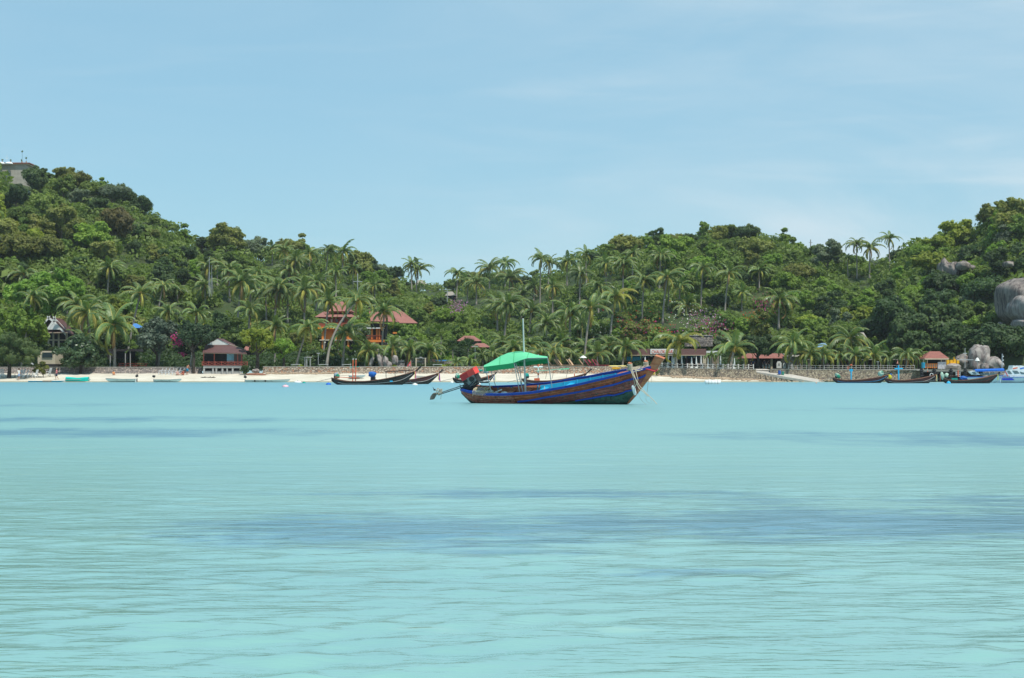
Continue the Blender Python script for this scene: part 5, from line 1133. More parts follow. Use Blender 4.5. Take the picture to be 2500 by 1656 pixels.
pole_thing('lamp_post', 'slim lamp post between fan palms and green canopy', 1160, 845, 896, 264, 0.05, 'lamp post', arms=((0.98, 0.9),)); pole_thing('lamp_post', 'garden lamp with white head behind the left wall', 777, 862, 896, 263, 0.05, 'lamp post', arms=((0.97, 0.5),)); pole_thing('lamp_post', 'short lamp post on the railing wall', 2143.5, 883, 902, 252, 0.05, 'lamp post', arms=((0.97, 0.45),))
pole_thing('lamp_post', 'lamp mast with cross bar among the pier boulders', 2356, 850, 902, 252.5, 0.05, 'lamp post', arms=((0.45, 2.6), (0.75, 0.6))); pole_thing('pole_lamp', 'white-shaded pole lamp in front of the tall pier boulder', 2386, 878, 902, 252, 0.05, 'lamp post'); o_ = MB().lathe([(0.38, 0), (0.22, 0.35), (0.08, 0.5)], n=12).build('lamp_shade', WHITE, bpy.data.objects['pole_lamp'], False, (0, 0, 1.3))

# ------------------------------------------------------------------ fences and railings on the walls
def rope_fence(label, px0, px1, step, mat, ropes, Yo=0.35, h=0.75, sag=0.12, pr=0.06, cat='fence', rr_=0.030):
    Ya = interp((px0+px1)/2, WX, WY)+Yo; o = thing('rope_fence', label, cat, px0, Ya, 0); o.location = (0, 0, 0); xs = list(np.arange(px0, px1, step)); P3 = []
    for x in xs:
        Yv = interp(x, WX, WY)+Yo; z = interp(x, WX, WZ)+0.08; q = Vector(((x-CX)/FPX*Yv, Yv, z)); P3.append(q); MB().tube([q, q+Vector((0, 0, h))], pr, 6).build('post', mat, o)
    for zf in ropes:
        b = MB()
        for a, c in zip(P3[:-1], P3[1:]):
            b.tube([a+Vector((0, 0, h*zf)), (a+c)/2+Vector((0, -0.02, h*zf-sag)), c+Vector((0, 0, h*zf))], rr_, 4)
        b.build('rope', M('white rope', (0.62, 0.58, 0.52), 0.9), o)
    return o
rope_fence('white rope fence along the bar terrace wall', 1604, 1852, 12.4, M('white posts', (0.68, 0.66, 0.62), 0.7), (0.85, 0.40))
rope_fence('thin pale railing along the golden quay wall', 1925, 2242, 11, M('grey posts', (0.50, 0.49, 0.47), 0.6), (0.95, 0.45), sag=0.03, pr=0.025, h=0.62, rr_=0.015)
# garden frame, letters wall, steps, pool
o_ = thing('garden_gateway', 'white timber garden frame like a small gateway behind the wall', 'frame', 752, 262.5, 2.2)
for x in (744.5, 749, 757.5): w = W(); ax = P(x, 0, 262.5).x; w.box2((ax-0.08, 262.4, 2.15), (ax+0.08, 262.56, P(0, 872.5, 262.5).z)); w.go('post', GREYC, o_)
w = W(); pbox(w, 742, 871.5, 761.5, 873.5, 262.3, 0.4); w.go('beam', GREYC, o_)
o_ = thing('letters_wall', 'tan stone garden wall carrying pale KO TAO letters', 'wall', 1030, 266, 2.2); w = W(); pbox(w, 988, 877, 1064, 899, 266, 0.5); w.go('masonry', STONE, o_); w = W(); pbox(w, 1064, 882, 1108, 899, 266.1, 0.5); w.go('masonry', STONE, o_)
text('KO TAO', 1007, 884.8, 265.9, 4.2, 23, M('pale letters', (0.62, 0.60, 0.56), 0.7), o_)
o_ = thing('pool_edge', 'blue-tiled pool edge beside the letters wall', 'pool', 1083, 268, 2.2); w = W(); pbox(w, 1064, 879, 1100, 881.6, 267.5, 0.4); w.go('tiles', M('pool tile', (0.05, 0.25, 0.58), 0.3), o_); w = W(); pbox(w, 1063, 881.7, 1106, 883, 267.3, 0.6); w.go('coping', CREAM, o_)
o_ = thing('garden_steps', 'grey stone steps rising beside the letters wall', 'steps', 978, 264, 2.2)
for k in range(7): w = W(); z = 2.15+0.19*k; w.box2((P(968, 0, 264).x, 263.5+0.35*k, z), (P(987, 0, 264).x, 267, z+0.17)); w.go('step', GREYC if k % 2 else STONE2, o_)
w = W(); pbox(w, 967, 881, 986, 882, 264, 0.08); w.go('handrail', STEEL, o_)
o_ = thing('sign_gateway', 'pale post frame with hanging boards before the letters wall', 'frame', 1025, 262, 2.2)
for x in (1016, 1038.5): w = W(); ax = P(x, 0, 262).x; w.box2((ax-0.09, 261.9, 2.15), (ax+0.09, 262.08, P(0, 874.5, 262).z)); w.go('post', CREAM, o_)
w = W(); pbox(w, 1014, 874, 1041, 875.5, 261.95, 0.12); w.go('beam', GREYC, o_); w = W(); pbox(w, 1024, 871.5, 1031, 874, 261.9, 0.08); w.go('hanging_board', GREYC, o_)
o_ = thing('sailboard_sail', 'small red triangular sail standing on the middle wall', 'sail', 1000, 261, 2.3); sl = MB(); a, b_, c_ = P(992, 896, 261), P(1004.5, 896, 261), P(1003, 880, 261); w = W(); w.slab([a, b_, c_], (0, 0.03, 0)); w.go('sail', M('red sail cloth', (0.60, 0.08, 0.08), 0.6), o_); w = W(); w.tube([P(1004.5, 900, 261), P(1003, 879, 261)], 0.035, 5); w.go('mast', CREAM, o_); w = W(); w.slab([P(998, 893, 260.95), P(1002, 893, 260.95), P(1001, 888, 260.95)], (0, 0.02, 0)); w.go('sail_window', M('pale window', (0.62, 0.5, 0.5), 0.5), o_)
o_ = thing('beach_flag', 'orange beach flag on a thin pole behind the red engine', 'flag', 1138, 262, 2.3); w = W(); w.tube([P(1138, 898, 262), P(1139, 884, 262)], 0.03, 4); w.go('pole', CREAM, o_); w = W(); w.slab([P(1134, 898, 262), P(1144, 898, 262), P(1139.5, 889, 262)], (0, 0.05, 0)); w.go('cloth', M('orange cloth', (0.85, 0.22, 0.03), 0.7), o_)
# ------------------------------------------------------------------ boats
def wood_mat(name, a, b, c=None, scale=1.2, rough=0.65, stain=None, algae=False):
    t = NT(name); v = t.coord((0.7, 3, 2.6)); n = t.noise(v, scale*1.6, 8, 0.7, 0.6); col = t.mix(t.rng(n, 0.40, 0.60), a, b)
    if c: n2 = t.noise(t.coord((1, 3, 2.6)), scale*3.2, 8, 0.8, 1.2); col = t.mix(t.rng(n2, 0.54, 0.60), col, c)
    if stain: n3 = t.noise(t.coord((3.0, 3, 0.9)), 2.6, 7, 0.8, 0.6); col = t.mix(t.rng(n3, 0.54, 0.62), col, stain)
    if algae:
        s3 = t.n('ShaderNodeSeparateXYZ'); t.l(t.coord(), s3.inputs[0]); col = t.mix(t.rng(t.math('ADD', s3.outputs['Z'], t.math('MULTIPLY', n, 0.30)), 0.36, 0.16), col, (0.020, 0.026, 0.018))
    g = t.noise(t.coord((0.6, 9, 14)), 2.0, 5, 0.6); t.bsdf(col, rough, t.bump(g, 0.35, 0.02), 0.3); return t.m
HULL_TOP = wood_mat('orange brown strake', (0.28, 0.052, 0.020), (0.46, 0.115, 0.045), (0.40, 0.19, 0.12), stain=(0.09, 0.035, 0.025), algae=True)
HULL_MID = wood_mat('faded purple brown strake', (0.20, 0.048, 0.040), (0.34, 0.090, 0.070), (0.30, 0.20, 0.17), stain=(0.05, 0.06, 0.05), algae=True)
HULL_LOW = wood_mat('green bottom paint', (0.022, 0.060, 0.045), (0.055, 0.135, 0.100), (0.14, 0.075, 0.06), stain=(0.02, 0.03, 0.025), algae=True)
HULL_AFT = wood_mat('flaking pink brown paint', (0.36, 0.085, 0.050), (0.52, 0.170, 0.115), (0.50, 0.36, 0.27), 1.8, stain=(0.12, 0.05, 0.035), algae=True)
RAILBLUE = M('royal blue rail paint', (0.003, 0.045, 0.32), 0.45, 0.25, 2.0, 0.4); INBLUE = M('sky blue inner paint', (0.012, 0.34, 0.58), 0.6, 0.15, 1.5)
PROW = wood_mat('orange prow wood', (0.38, 0.115, 0.055), (0.55, 0.20, 0.095), (0.36, 0.21, 0.13), 1.5); ROPE = M('bleached rope', (0.50, 0.44, 0.33), 0.95, 0.25, 6); NET = M('pale net heap', (0.52, 0.52, 0.46), 0.95, 0.3, 5, bump=.4)
PANEL = wood_mat('rust brown panels', (0.30, 0.10, 0.055), (0.42, 0.17, 0.10)); IRON = M('oily iron', (0.045, 0.042, 0.042), 0.55, 0.5, 6, 0.5, 0.5); ENGGREY = M('scratched engine grey', (0.20, 0.21, 0.21), 0.5, 0.6, 7, 0.5, 0.4)
ENGRED = M('darker red engine cover', (0.52, 0.035, 0.040), 0.5, 0.2, 3); ENGRED2 = M('bright red engine cover', (0.80, 0.075, 0.060), 0.5, 0.12, 3); GREENC = M('green canopy cloth', (0.14, 0.56, 0.30), 0.85, 0.06, 1.5, 0.15)
HEM_SHADE = M('green hem cloth with painted shade', (0.035, 0.33, 0.13), 0.85, 0.08, 2.5, 0.15)  # same cloth as the canopy top, its side shade put into a darker green
class Hull:
    """double-ended hull in local metres: x forward, y to the far side, z up; stations carry half-beam, gunwale and keel heights"""
    def __init__(s, xs, b, g, k): s.xs, s.b, s.g, s.k = [np.array(a, float) for a in (xs, b, g, k)]
    def pt(s, x, v, side, off=0.0):
        b = np.interp(x, s.xs, s.b); g = np.interp(x, s.xs, s.g); k = np.interp(x, s.xs, s.k); v = min(max(v, 0), 1)
        return Vector((x, side*(b*(v**0.62)*(0.90+0.10*v)+off), k+(g-k)*v**1.35))
    def strip(s, v0, v1, side, x0, x1, n=48, m=4, off=0.0, thick=0.03, v0f=None, v1f=None):
        b = MB(); G = []
        for i in range(n+1):
            x = x0+(x1-x0)*i/n; a = v0f(x) if v0f else v0; c = v1f(x) if v1f else v1
            G.append([s.pt(x, a+(c-a)*j/m, side, off) for j in range(m+1)]+[s.pt(x, c-(c-a)*j/m, side, off-thick) for j in range(m+1)])
        k = len(G[0]); vs = [p for row in G for p in row]; fs = [(i*k+j, i*k+(j+1) % k, (i+1)*k+(j+1) % k, (i+1)*k+j) for i in range(n) for j in range(k)]
        fs.append(tuple(range(k))); fs.append(tuple(n*k+j for j in reversed(range(k)))); return b.add(vs, fs)
    def rail(s, vf, side, x0, x1, r=0.045, n=50, off=0.02, flat=1.0):
        pts = [s.pt(x0+(x1-x0)*i/n, vf(x0+(x1-x0)*i/n), side, off) for i in range(n+1)]; b = MB(); vs = []
        for i, p in enumerate(pts):
            for dy, dz in ((-r, -r*flat), (r, -r*flat), (r, r*flat), (-r, r*flat)): vs.append(p+Vector((0, dy, dz)))
        fs = [(i*4+j, i*4+(j+1) % 4, (i+1)*4+(j+1) % 4, (i+1)*4+j) for i in range(n) for j in range(4)]+[(3, 2, 1, 0), (n*4, n*4+1, n*4+2, n*4+3)]
        return b.add(vs, fs)

# --- the large longtail boat, bow to the right and a little towards the camera, heeled slightly
TH, PHI = R_(25), R_(13); MO = Vector((2.2, 81.0, 0.0)); MR = Matrix.Rotation(-TH, 3, 'Z') @ Matrix.Rotation(PHI, 3, 'X')
def m2w(p): return MO+MR @ Vector(p)
def proj(w): return CX+w.x/w.y*FPX, HY-(w.z-EYE)/w.y*FPX
xs = np.linspace(-5.2, 5.18, 44)
bb = np.interp(xs, [-5.2, -4.9, -4.3, -3.2, -1.5, 0.5, 2.2, 3.4, 4.3, 4.9, 5.18], [0.06, 0.34, 0.62, 0.86, 0.98, 0.98, 0.86, 0.62, 0.36, 0.14, 0.05])
GUN = ([1128,1145,1160,1180,1200,1225,1250,1280,1300,1325,1350,1375,1400,1425,1450,1475,1500,1520,1540,1560,1585,1602],[952,957,960,962.5,963.5,963.5,962.5,960.5,958.5,954.5,950.5,946,941.5,936,930,924.5,918.5,913.5,908.5,904,898,893])
gg = []
for x, b_ in zip(xs, bb):
    g_ = 0.6
    for _ in range(12):
        px_, py_ = proj(m2w((x, -b_, g_))); g_ += (py_-interp(px_, *GUN))/50.0
    gg.append(g_)
kk = np.interp(xs, [-5.2, -4.75, -4.2, -3, 3.2, 3.72, 4.2, 5.18], [0.50, 0.02, -0.30, -0.35, -0.35, -0.02, 0.50, 1.68])
HM = Hull(xs, bb, gg, kk)
boat = empty('longtail_boat', MO, 0, 'large weathered wooden longtail boat with blue rails, green canopy and red engine', 'boat', 'longtail boats in the bay')
boat.rotation_euler = MR.to_euler()
def MBo(): return MB()
v_mid = lambda x: interp(x, [-5.2, -1.75, -0.2, 0.9, 2, 3.0, 3.87, 4.3, 4.72, 5.18], [0.66, 0.67, 0.77, 0.80, 0.81, 0.83, 0.81, 0.75, 0.55, 0.4]); v_low = lambda x: interp(x, [-5.2, -1.2, 1.75, 3.0, 3.87, 4.1, 4.4, 5.18], [0.44, 0.45, 0.57, 0.61, 0.51, 0.40, 0.10, 0.02])
for sd in (-1, 1):
    w = HM.strip(0, 0, sd, -5.2, -1.9, 24, v0f=v_mid, v1f=lambda x: 1.0); w.build('plank', HULL_AFT, boat, True)
    w = HM.strip(0, 0, sd, -1.9, 5.18, 40, v0f=v_mid, v1f=lambda x: 1.0); w.build('plank', HULL_TOP, boat, True)
    w = HM.strip(0, 0, sd, -5.2, -1.9, 24, v0f=v_low, v1f=v_mid, off=-0.004); w.build('plank', HULL_AFT, boat, True)
    w = HM.strip(0, 0, sd, -1.9, 5.18, 40, v0f=v_low, v1f=v_mid, off=-0.004); w.build('plank', HULL_MID, boat, True)
    w = HM.strip(0, 0, sd, -5.2, 5.18, 50, v0f=lambda x: 0.0, v1f=v_low, off=-0.008); w.build('plank', HULL_LOW, boat, True)
    HM.rail(lambda x: 1.0, sd, -5.2, 5.15, 0.046, off=0.0, flat=1.25).build('gunwale', RAILBLUE, boat)
    HM.rail(v_mid, sd, -1.75, 4.85, 0.032, off=0.015, flat=1.4).build('rub_rail', RAILBLUE, boat)
    HM.rail(v_low, sd, 1.3, 4.12, 0.028, off=0.015, flat=1.3).build('rub_rail', RAILBLUE, boat)
    HM.strip(0.55, 0.97, sd, -1.2, 4.0, 30, off=-0.045, thick=0.02).build('inner_lining', INBLUE, boat)
    HM.strip(0.55, 0.97, sd, -4.6, -1.2, 20, off=-0.045, thick=0.02).build('inner_lining', PANEL, boat)
    for x in np.arange(-4.2, 3.6, 0.72): w = MB(); w.tube([HM.pt(x, v, sd, -0.07) for v in (0.3, 0.5, 0.7, 0.98)], 0.035, 4); w.build('rib', INBLUE, boat)
for sd in (-1, 1):
    for f in (0.33, 0.66): HM.rail(lambda x: v_mid(x)+(1-v_mid(x))*f, sd, -5.0, 4.6, 0.007, off=0.008, flat=1.0).build('seam', IRON, boat)
    for f in (0.35, 0.7): HM.rail(lambda x: v_low(x)+(v_mid(x)-v_low(x))*f, sd, -1.8, 4.2, 0.007, off=0.004, flat=1.0).build('seam', IRON, boat)
# rear seats between the ribs, floor, fore deck
w = MB()
for i in range(30):
    x = -4.5+i*0.28; y = interp(x, xs, bb)*0.72; w.box((x, 0, interp(x, xs, gg)*0.5-0.05), (0.26, y*2, 0.03))
    if i % 6 == 5: w.build('floor_board', PANEL, boat); w = MB()
for x in (-2.6, -1.7, -0.8, 0.6): y = interp(x, xs, bb)*0.9; MB().box((x, 0, interp(x, xs, gg)-0.18), (0.28, y*2, 0.04)).build('thwart', INBLUE if x > -1 else PANEL, boat)
w = MB(); 
for i in range(7):
    x = 3.35+i*0.22; y = interp(x, xs, bb)*0.86; w.box((x, 0, interp(x, xs, gg)-0.06), (0.21, y*2, 0.03), (0, -0.26, 0))
w.build('fore_deck', PROW, boat)
w = MB()
for i in range(5): x = -5.0+i*0.22; y = interp(x, xs, bb)*0.86; w.box((x, 0, interp(x, xs, gg)-0.02), (0.21, y*2, 0.03))
w.build('stern_deck', RAILBLUE, boat)
def loc(px, py, yl):
    """local point on the boat's plane y = yl that lies on the sight line through (px, py)"""
    d = Vector(((px-CX)/FPX, 1.0, (HY-py)/FPX)); d = MR.transposed() @ d; o = MR.transposed() @ (Vector((0, 0, EYE))-MO); t = (yl-o.y)/d.y; return o+d*t
# stem and tall prow post, one tapering timber
w = MB(); prof = [(1532,984,0.10,0.10),(1546,967,0.12,0.11),(1560,948,0.14,0.12),(1574,928,0.17,0.12),(1587,909,0.20,0.13),(1597,895,0.22,0.14),(1604,884,0.24,0.15),(1612,871,0.27,0.17)]
vs = []
for px_, py_, hw, ht in prof:
    p = loc(px_, py_, 0); 
    for sx_, sy_ in ((-1, -1), (1, -1), (1, 1), (-1, 1)): vs.append(p+Vector((sx_*hw*0.82, sy_*ht*0.75, -sx_*hw*0.30)))
n_ = len(prof); w.add(vs, [(i*4+j, i*4+(j+1) % 4, (i+1)*4+(j+1) % 4, (i+1)*4+j) for i in range(n_-1) for j in range(4)]+[(3, 2, 1, 0), tuple((n_-1)*4+j for j in range(4))]); w.build('prow_post', PROW, boat)
w = MB(); a = loc(1588, 899, 0); w.tube([a+Vector((-0.30, -0.16, 0.03)), a+Vector((0.30, -0.16, -0.13)), a+Vector((0.30, 0.16, -0.13)), a+Vector((-0.30, 0.16, 0.03)), a+Vector((-0.30, -0.16, 0.03))], 0.035, 6); w.build('binding', M('red cloth binding', (0.55, 0.05, 0.07), 0.9, 0.3, 6), boat)
# bollards with rope turns
for k, (px_, py_, yl) in enumerate(((1538, 893, -0.30), (1577, 888, 0.22))):
    a = loc(px_, py_, yl); w = MB(); w.box(a-Vector((0, 0, .05)), (0.11, 0.11, 0.32), (0.1, 0.15, 0)); w.box(a+Vector((0, 0, 0.09)), (0.16, 0.15, 0.10), (0.1, 0.3, 0)); bo = w.build('bollard', PROW, boat)
    w = MB()
    for j in range(6): z = -0.18+0.05*j; w.tube([(a+Vector((0.11*math.cos(q), 0.11*math.sin(q), z+0.01*math.sin(3*q)))) for q in np.linspace(0, 6.3, 9)], 0.022, 5)
    w.build('rope_turns', ROPE, boat)
w = MB(); g9 = random.Random(4)
for j in range(16):
    a = loc(1548+g9.uniform(-12, 34), 902+g9.uniform(-3, 3)-0.18*(j), g9.uniform(-0.3, 0.1)); a.z = interp(a.x, xs, gg)+g9.uniform(0, 0.09); r_ = g9.uniform(0.08, 0.2)
    w.tube([a+Vector((r_*1.6*math.cos(q), r_*math.sin(q), 0.03*math.sin(2*q+j)+0.10*r_*math.cos(q))) for q in np.linspace(0, 6.3, 9)], 0.02, 4)
w.build('rope_coils', ROPE, boat)
def rope_part(name, pts, r=0.014, parent=boat, mat=ROPE, sub=4):
    P2 = [Vector(p) for p in pts]; Q = []
    for i in range(len(P2)-1):
        for k in range(sub): t = k/sub; p0, p1, p2, p3 = P2[max(i-1, 0)], P2[i], P2[i+1], P2[min(i+2, len(P2)-1)]; Q.append(0.5*((2*p1)+(-p0+p2)*t+(2*p0-5*p1+4*p2-p3)*t*t+(-p0+3*p1-3*p2+p3)*t*t*t))
    Q.append(P2[-1]); return MB().tube(Q, r, 5).build(name, mat, parent)
L = lambda px_, py_, yl=-0.75: loc(px_, py_, yl)
rope_part('bow_rope', [L(1541, 905, -.45), L(1545, 915, -.6), L(1552, 926, -.7), L(1562, 943, -.8), L(1575, 957, -.9), L(1590, 972, -1.0), L(1604, 987, -1.1)], 0.018)
rope_part('bow_rope', [L(1543, 903, -.45), L(1549, 918, -.6), L(1553, 932, -.7), L(1560, 948, -.75), L(1572, 958, -.8), L(1583, 968, -.85)], 0.020)
rope_part('bow_rope', [L(1551, 902, -.4), L(1555, 918, -.55), L(1557, 930, -.6), L(1550, 945, -.65), L(1547, 952, -.7)], 0.018)
rope_part('bow_rope', [L(1540, 904, -.5), L(1546, 922, -.65), L(1549, 935, -.7), L(1548, 940, -.72)], 0.014)
rope_part('mooring_line', [L(1558, 952, -.7), L(1560, 965, -.8), L(1566, 977, -.9), L(1577, 988, -1.0)], 0.007)
rope_part('mooring_line', [L(1578, 965, -.9), L(1577, 975, -.95), L(1582, 983, -1.0), L(1592, 984, -1.0), L(1588, 973, -.95)], 0.006)
rope_part('hanging_line', [L(1586, 914, .5), L(1583, 930, .5), L(1581, 948, .5), L(1580, 958, .5)], 0.010); rope_part('hanging_line', [L(1590, 916, .5), L(1591, 925, .5), L(1590, 935, .5)], 0.007)
a = L(1548, 953, -.68); w = MB(); w.tube([a+Vector((-0.05, 0, 0.25)), a+Vector((-0.04, 0, 0.18)), a+Vector((-0.02, 0, 0.10)), a+Vector((0.03, 0, -0.15)), a+Vector((0.04, 0, -0.24))], [0.03, 0.075, 0.085, 0.08, 0.05], 9); w.build('fender', M('white plastic float', (0.70, 0.72, 0.72), 0.45, 0.08), boat)
# far-side rail end and yellow float beyond the bow
a = loc(1593, 912, 0.7); yf = MB().lathe([(0.02, -0.08), (0.10, -0.05), (0.13, 0.02), (0.08, 0.09), (0.02, 0.10)], n=10).build('float', M('yellow float', (0.80, 0.45, 0.01), 0.4, 0.05), boat, True, a)
# stern: engine mount, tilted long-tail engine, shaft, guard, ropes
a0_, a1_ = loc(1137, 943, 0.0), loc(1196, 948, 0.0); w = MB(); w.tube([a0_, a1_], 0.06, 6); w.tube([a0_+Vector((0, 0.3, -.02)), a1_+Vector((0, 0.3, -.02))], 0.05, 6); w.build('engine_bearer', M('red brown bearer', (0.30, 0.10, 0.06), 0.6), boat)
w = MB(); c_ = loc(1146, 949, 0); w.box(c_, (0.75, 0.34, 0.16), (0, 0.08, 0)); w.box(c_+Vector((-0.05, 0, 0.14)), (0.45, 0.28, 0.14), (0, 0.1, 0)); w.build('engine_mount', IRON, boat)
EA = -0.44       # the engine leans back: nose up to the right
ec = loc(1153, 925, 0.0)
def erot(v): return Matrix.Rotation(EA, 3, 'Y') @ Vector(v)
def ebox(b, c, sz): return b.box(ec+erot(c), sz, (0, EA, 0))
w = MB(); ebox(w, (0, 0, -0.05), (0.70, 0.42, 0.46)); ebox(w, (-0.08, 0, -0.32), (0.45, 0.30, 0.16)); eng = w.build('engine_block', IRON, boat)
w = MB(); ebox(w, (0.08, -0.22, 0.00), (0.46, 0.05, 0.30)); ebox(w, (-0.12, -0.23, -0.10), (0.18, 0.05, 0.18)); w.build('side_casing', ENGGREY, eng)
w = MB(); w.lathe([(0.13, -0.03), (0.13, 0.03)], (0, 0, 0), 14); w.v = [tuple(ec+erot((0.10+v[0], -0.27+v[2], 0.0+v[1]))) for v in w.v]; w.build('flywheel', IRON, eng)
w = MB(); ebox(w, (0.02, -0.28, -0.04), (0.07, 0.03, 0.07)); w.build('badge', M('orange badge', (0.6, 0.15, 0.05), 0.5), eng)
w = MB(); ebox(w, (-0.22, 0, 0.27), (0.46, 0.46, 0.30)); w.build('engine_cover', ENGRED, eng)  # left half in a darker red than the right half and lid
w = MB(); ebox(w, (0.22, 0, 0.28), (0.42, 0.46, 0.29)); w.build('engine_cover', ENGRED2, eng); w = MB(); ebox(w, (0.0, 0, 0.44), (0.86, 0.42, 0.06)); w.build('cover_lid', ENGRED2, eng)
w = MB(); ebox(w, (-0.40, -0.02, 0.12), (0.14, 0.30, 0.34)); w.build('radiator', IRON, eng)
for k in range(3):
    w = MB(); x_ = -0.38-0.05*k; w.tube([ec+erot((x_, -0.2, 0.10)), ec+erot((x_-0.05, -0.2, 0.34)), ec+erot((x_-0.03, 0, 0.42)), ec+erot((x_-0.05, 0.2, 0.34)), ec+erot((x_, 0.2, 0.10))], 0.014, 4); w.build('guard_hoop', IRON, eng)
for (p, q, r_) in (((-0.2, -0.24, -0.3), (0.3, -0.25, -0.15), 0.02), ((0.32, -0.2, -0.1), (0.38, -0.2, 0.2), 0.025), ((-0.3, -0.22, 0.0), (-0.1, -0.25, -0.28), 0.02), ((0.3, -0.2, -0.25), (0.1, -0.2, -0.38), 0.03)): MB().tube([ec+erot(p), ec+erot(q)], r_, 5).build('pipe', IRON if r_ > .02 else ENGGREY, eng)
s0, s1 = loc(1142, 937, 0), loc(1068, 962, -0.05); MB().tube([s0, s1], 0.028, 8).build('tail_shaft', ENGGREY, boat); MB().tube([s0+Vector((0, 0, -0.09)), s1+Vector((0.05, 0, -0.05))], 0.022, 6).build('tail_shaft', IRON, boat)
for t in (0.08, 0.25): q = s0.lerp(s1, t); MB().tube([q+Vector((0, 0, 0.1)), q+Vector((0.03, 0, -0.1)), q+Vector((0.09, 0, -0.2))], 0.018, 5).build('bracket', IRON, boat)
w = MB(); c0 = loc(1066, 961, -0.05); c1 = loc(1059, 965, -0.05); c2 = loc(1055, 972, -0.05); w.tube([c0, c1, c2], [0.05, 0.10, 0.12], 8); w.build('gear_head', M('brown muddy iron', (0.19, 0.15, 0.12), 0.8, 0.3, 5), boat)
w = MB(); vs = []
for t in np.linspace(0, 1, 7):
    q = loc(1063-8*t**0.7, 960+15*t, -0.05); 
    for dx in (-0.10, 0.14-0.05*t): 
        for dy in (-0.09, 0.09): vs.append(q+Vector((dx, dy, 0)))
w.add(vs, [f for i in range(6) for f in ((i*4, i*4+1, i*4+5, i*4+4), (i*4+1, i*4+3, i*4+7, i*4+5), (i*4+3, i*4+2, i*4+6, i*4+7), (i*4+2, i*4, i*4+4, i*4+6))]+[(0, 1, 3, 2), (24, 26, 27, 25)]); w.build('propeller_guard', M('olive brown guard', (0.16, 0.13, 0.10), 0.85, 0.35, 5), boat)
w = MB(); g9 = random.Random(5)
for j in range(12):
    a = loc(1073+g9.uniform(-5, 5), 956+g9.uniform(-5, 7), -0.1+g9.uniform(-.08, .08)); w.tube([a+Vector((g9.uniform(.04, .1)*math.cos(q), 0.06*math.sin(q), 0.07*math.cos(q+j))) for q in np.linspace(0, 6.3, 8)], 0.014, 4)
w.build('rope_tangle', ROPE, boat); rope_part('hanging_line', [loc(1079, 955, -.1), loc(1077, 965, -.1), loc(1076, 975, -.1)], 0.012); rope_part('hanging_line', [loc(1080, 958, -.05), loc(1062, 952, -.05), loc(1057, 945, -.05), loc(1059, 951, -.05)], 0.010, mat=IRON)
MB().box(loc(1061, 952, 0), (0.10, 0.04, 0.08)).build('weight', IRON, boat)
rope_part('stay_line', [ec+erot((0.3, -0.2, -0.3)), loc(1150, 942, -.2), loc(1142, 937, -.1)], 0.01); rope_part('stay_line', [loc(1165, 936, -.2), loc(1180, 944, -.3), loc(1194, 954, -.5)], 0.009, mat=IRON)
w = MB(); g9 = random.Random(6)
for j in range(11):
    a = loc(1160+3.4*j, 950+g9.uniform(-2, 1), -0.50); w.tube([a+Vector((0, 0.12, 0.05)), a+Vector((0, -0.12, 0.06)), a+Vector((0.02, -0.34, -0.05)), a+Vector((0.0, -0.36, -0.18-g9.random()*0.12)), a+Vector((0.08, -0.30, -0.04))], 0.016, 5)
w.build('rope_bundle', ROPE, boat)
for k, (px_, py_, c3) in enumerate(((1162, 951, (0.45, 0.30, 0.05)), (1188, 950, (0.45, 0.32, 0.05)), (1178, 954, (0.12, 0.05, 0.05)))): a = loc(px_, py_, -0.35); MB().tube([a+Vector((-0.10, 0, -.02)), a+Vector((0.10, 0, .02))], 0.055, 7).build('can', M('can %d' % k, c3, 0.6), boat)
def heap(name, c, r, mat, parent, seed=0, sq=(1, 1, .6), n=10):
    vs = []; fs = []; n1, n2 = 14, 8
    for j in range(n2+1):
        for i in range(n1):
            th, ph = math.pi*j/n2, 2*math.pi*i/n1; d = Vector((math.sin(th)*math.cos(ph), math.sin(th)*math.sin(ph), math.cos(th))); k = 1+0.55*mnoise.noise(d*1.8+Vector((seed, 2, 1)))+0.32*mnoise.noise(d*5+Vector((seed, 5, 1)))
            vs.append(Vector(c)+Vector((d.x*r*sq[0], d.y*r*sq[1], d.z*r*sq[2]))*k)
    fs = [(j*n1+i, j*n1+(i+1) % n1, (j+1)*n1+(i+1) % n1, (j+1)*n1+i) for j in range(n2) for i in range(n1)]; return MB().add(vs, fs).build(name, mat, parent, True)
heap('net_heap', loc(1196, 960, -0.35), 0.19, NET, boat, 1, (1.2, .8, .8)); heap('net_heap', loc(1209, 962, -0.3), 0.13, WHITE, boat, 2, (1.5, .8, .6)); heap('net_heap', loc(1186, 962, -0.2), 0.13, ROPE, boat, 12, (1.3, .8, .6)); heap('bag', loc(1232, 960, -0.4), 0.12, WHITE, boat, 3, (1.5, 1, .6)); heap('bag', loc(1168, 957, -.45), 0.10, WHITE, boat, 4, (1.8, 1, .7))
MB().box(loc(1216, 955, -0.4), (0.45, 0.08, 0.05), (0, -0.35, 0)).build('paddle', WHITE, boat)
for x in (1215, 1236, 1255): a = loc(x-9, 954, 0.62); MB().box(a, (0.40, 0.03, 0.30)).build('side_panel', PANEL, boat)
a = loc(1276, 951, 0.2); MB().box(a, (0.10, 0.5, 0.30)).build('post_base', PANEL, boat)
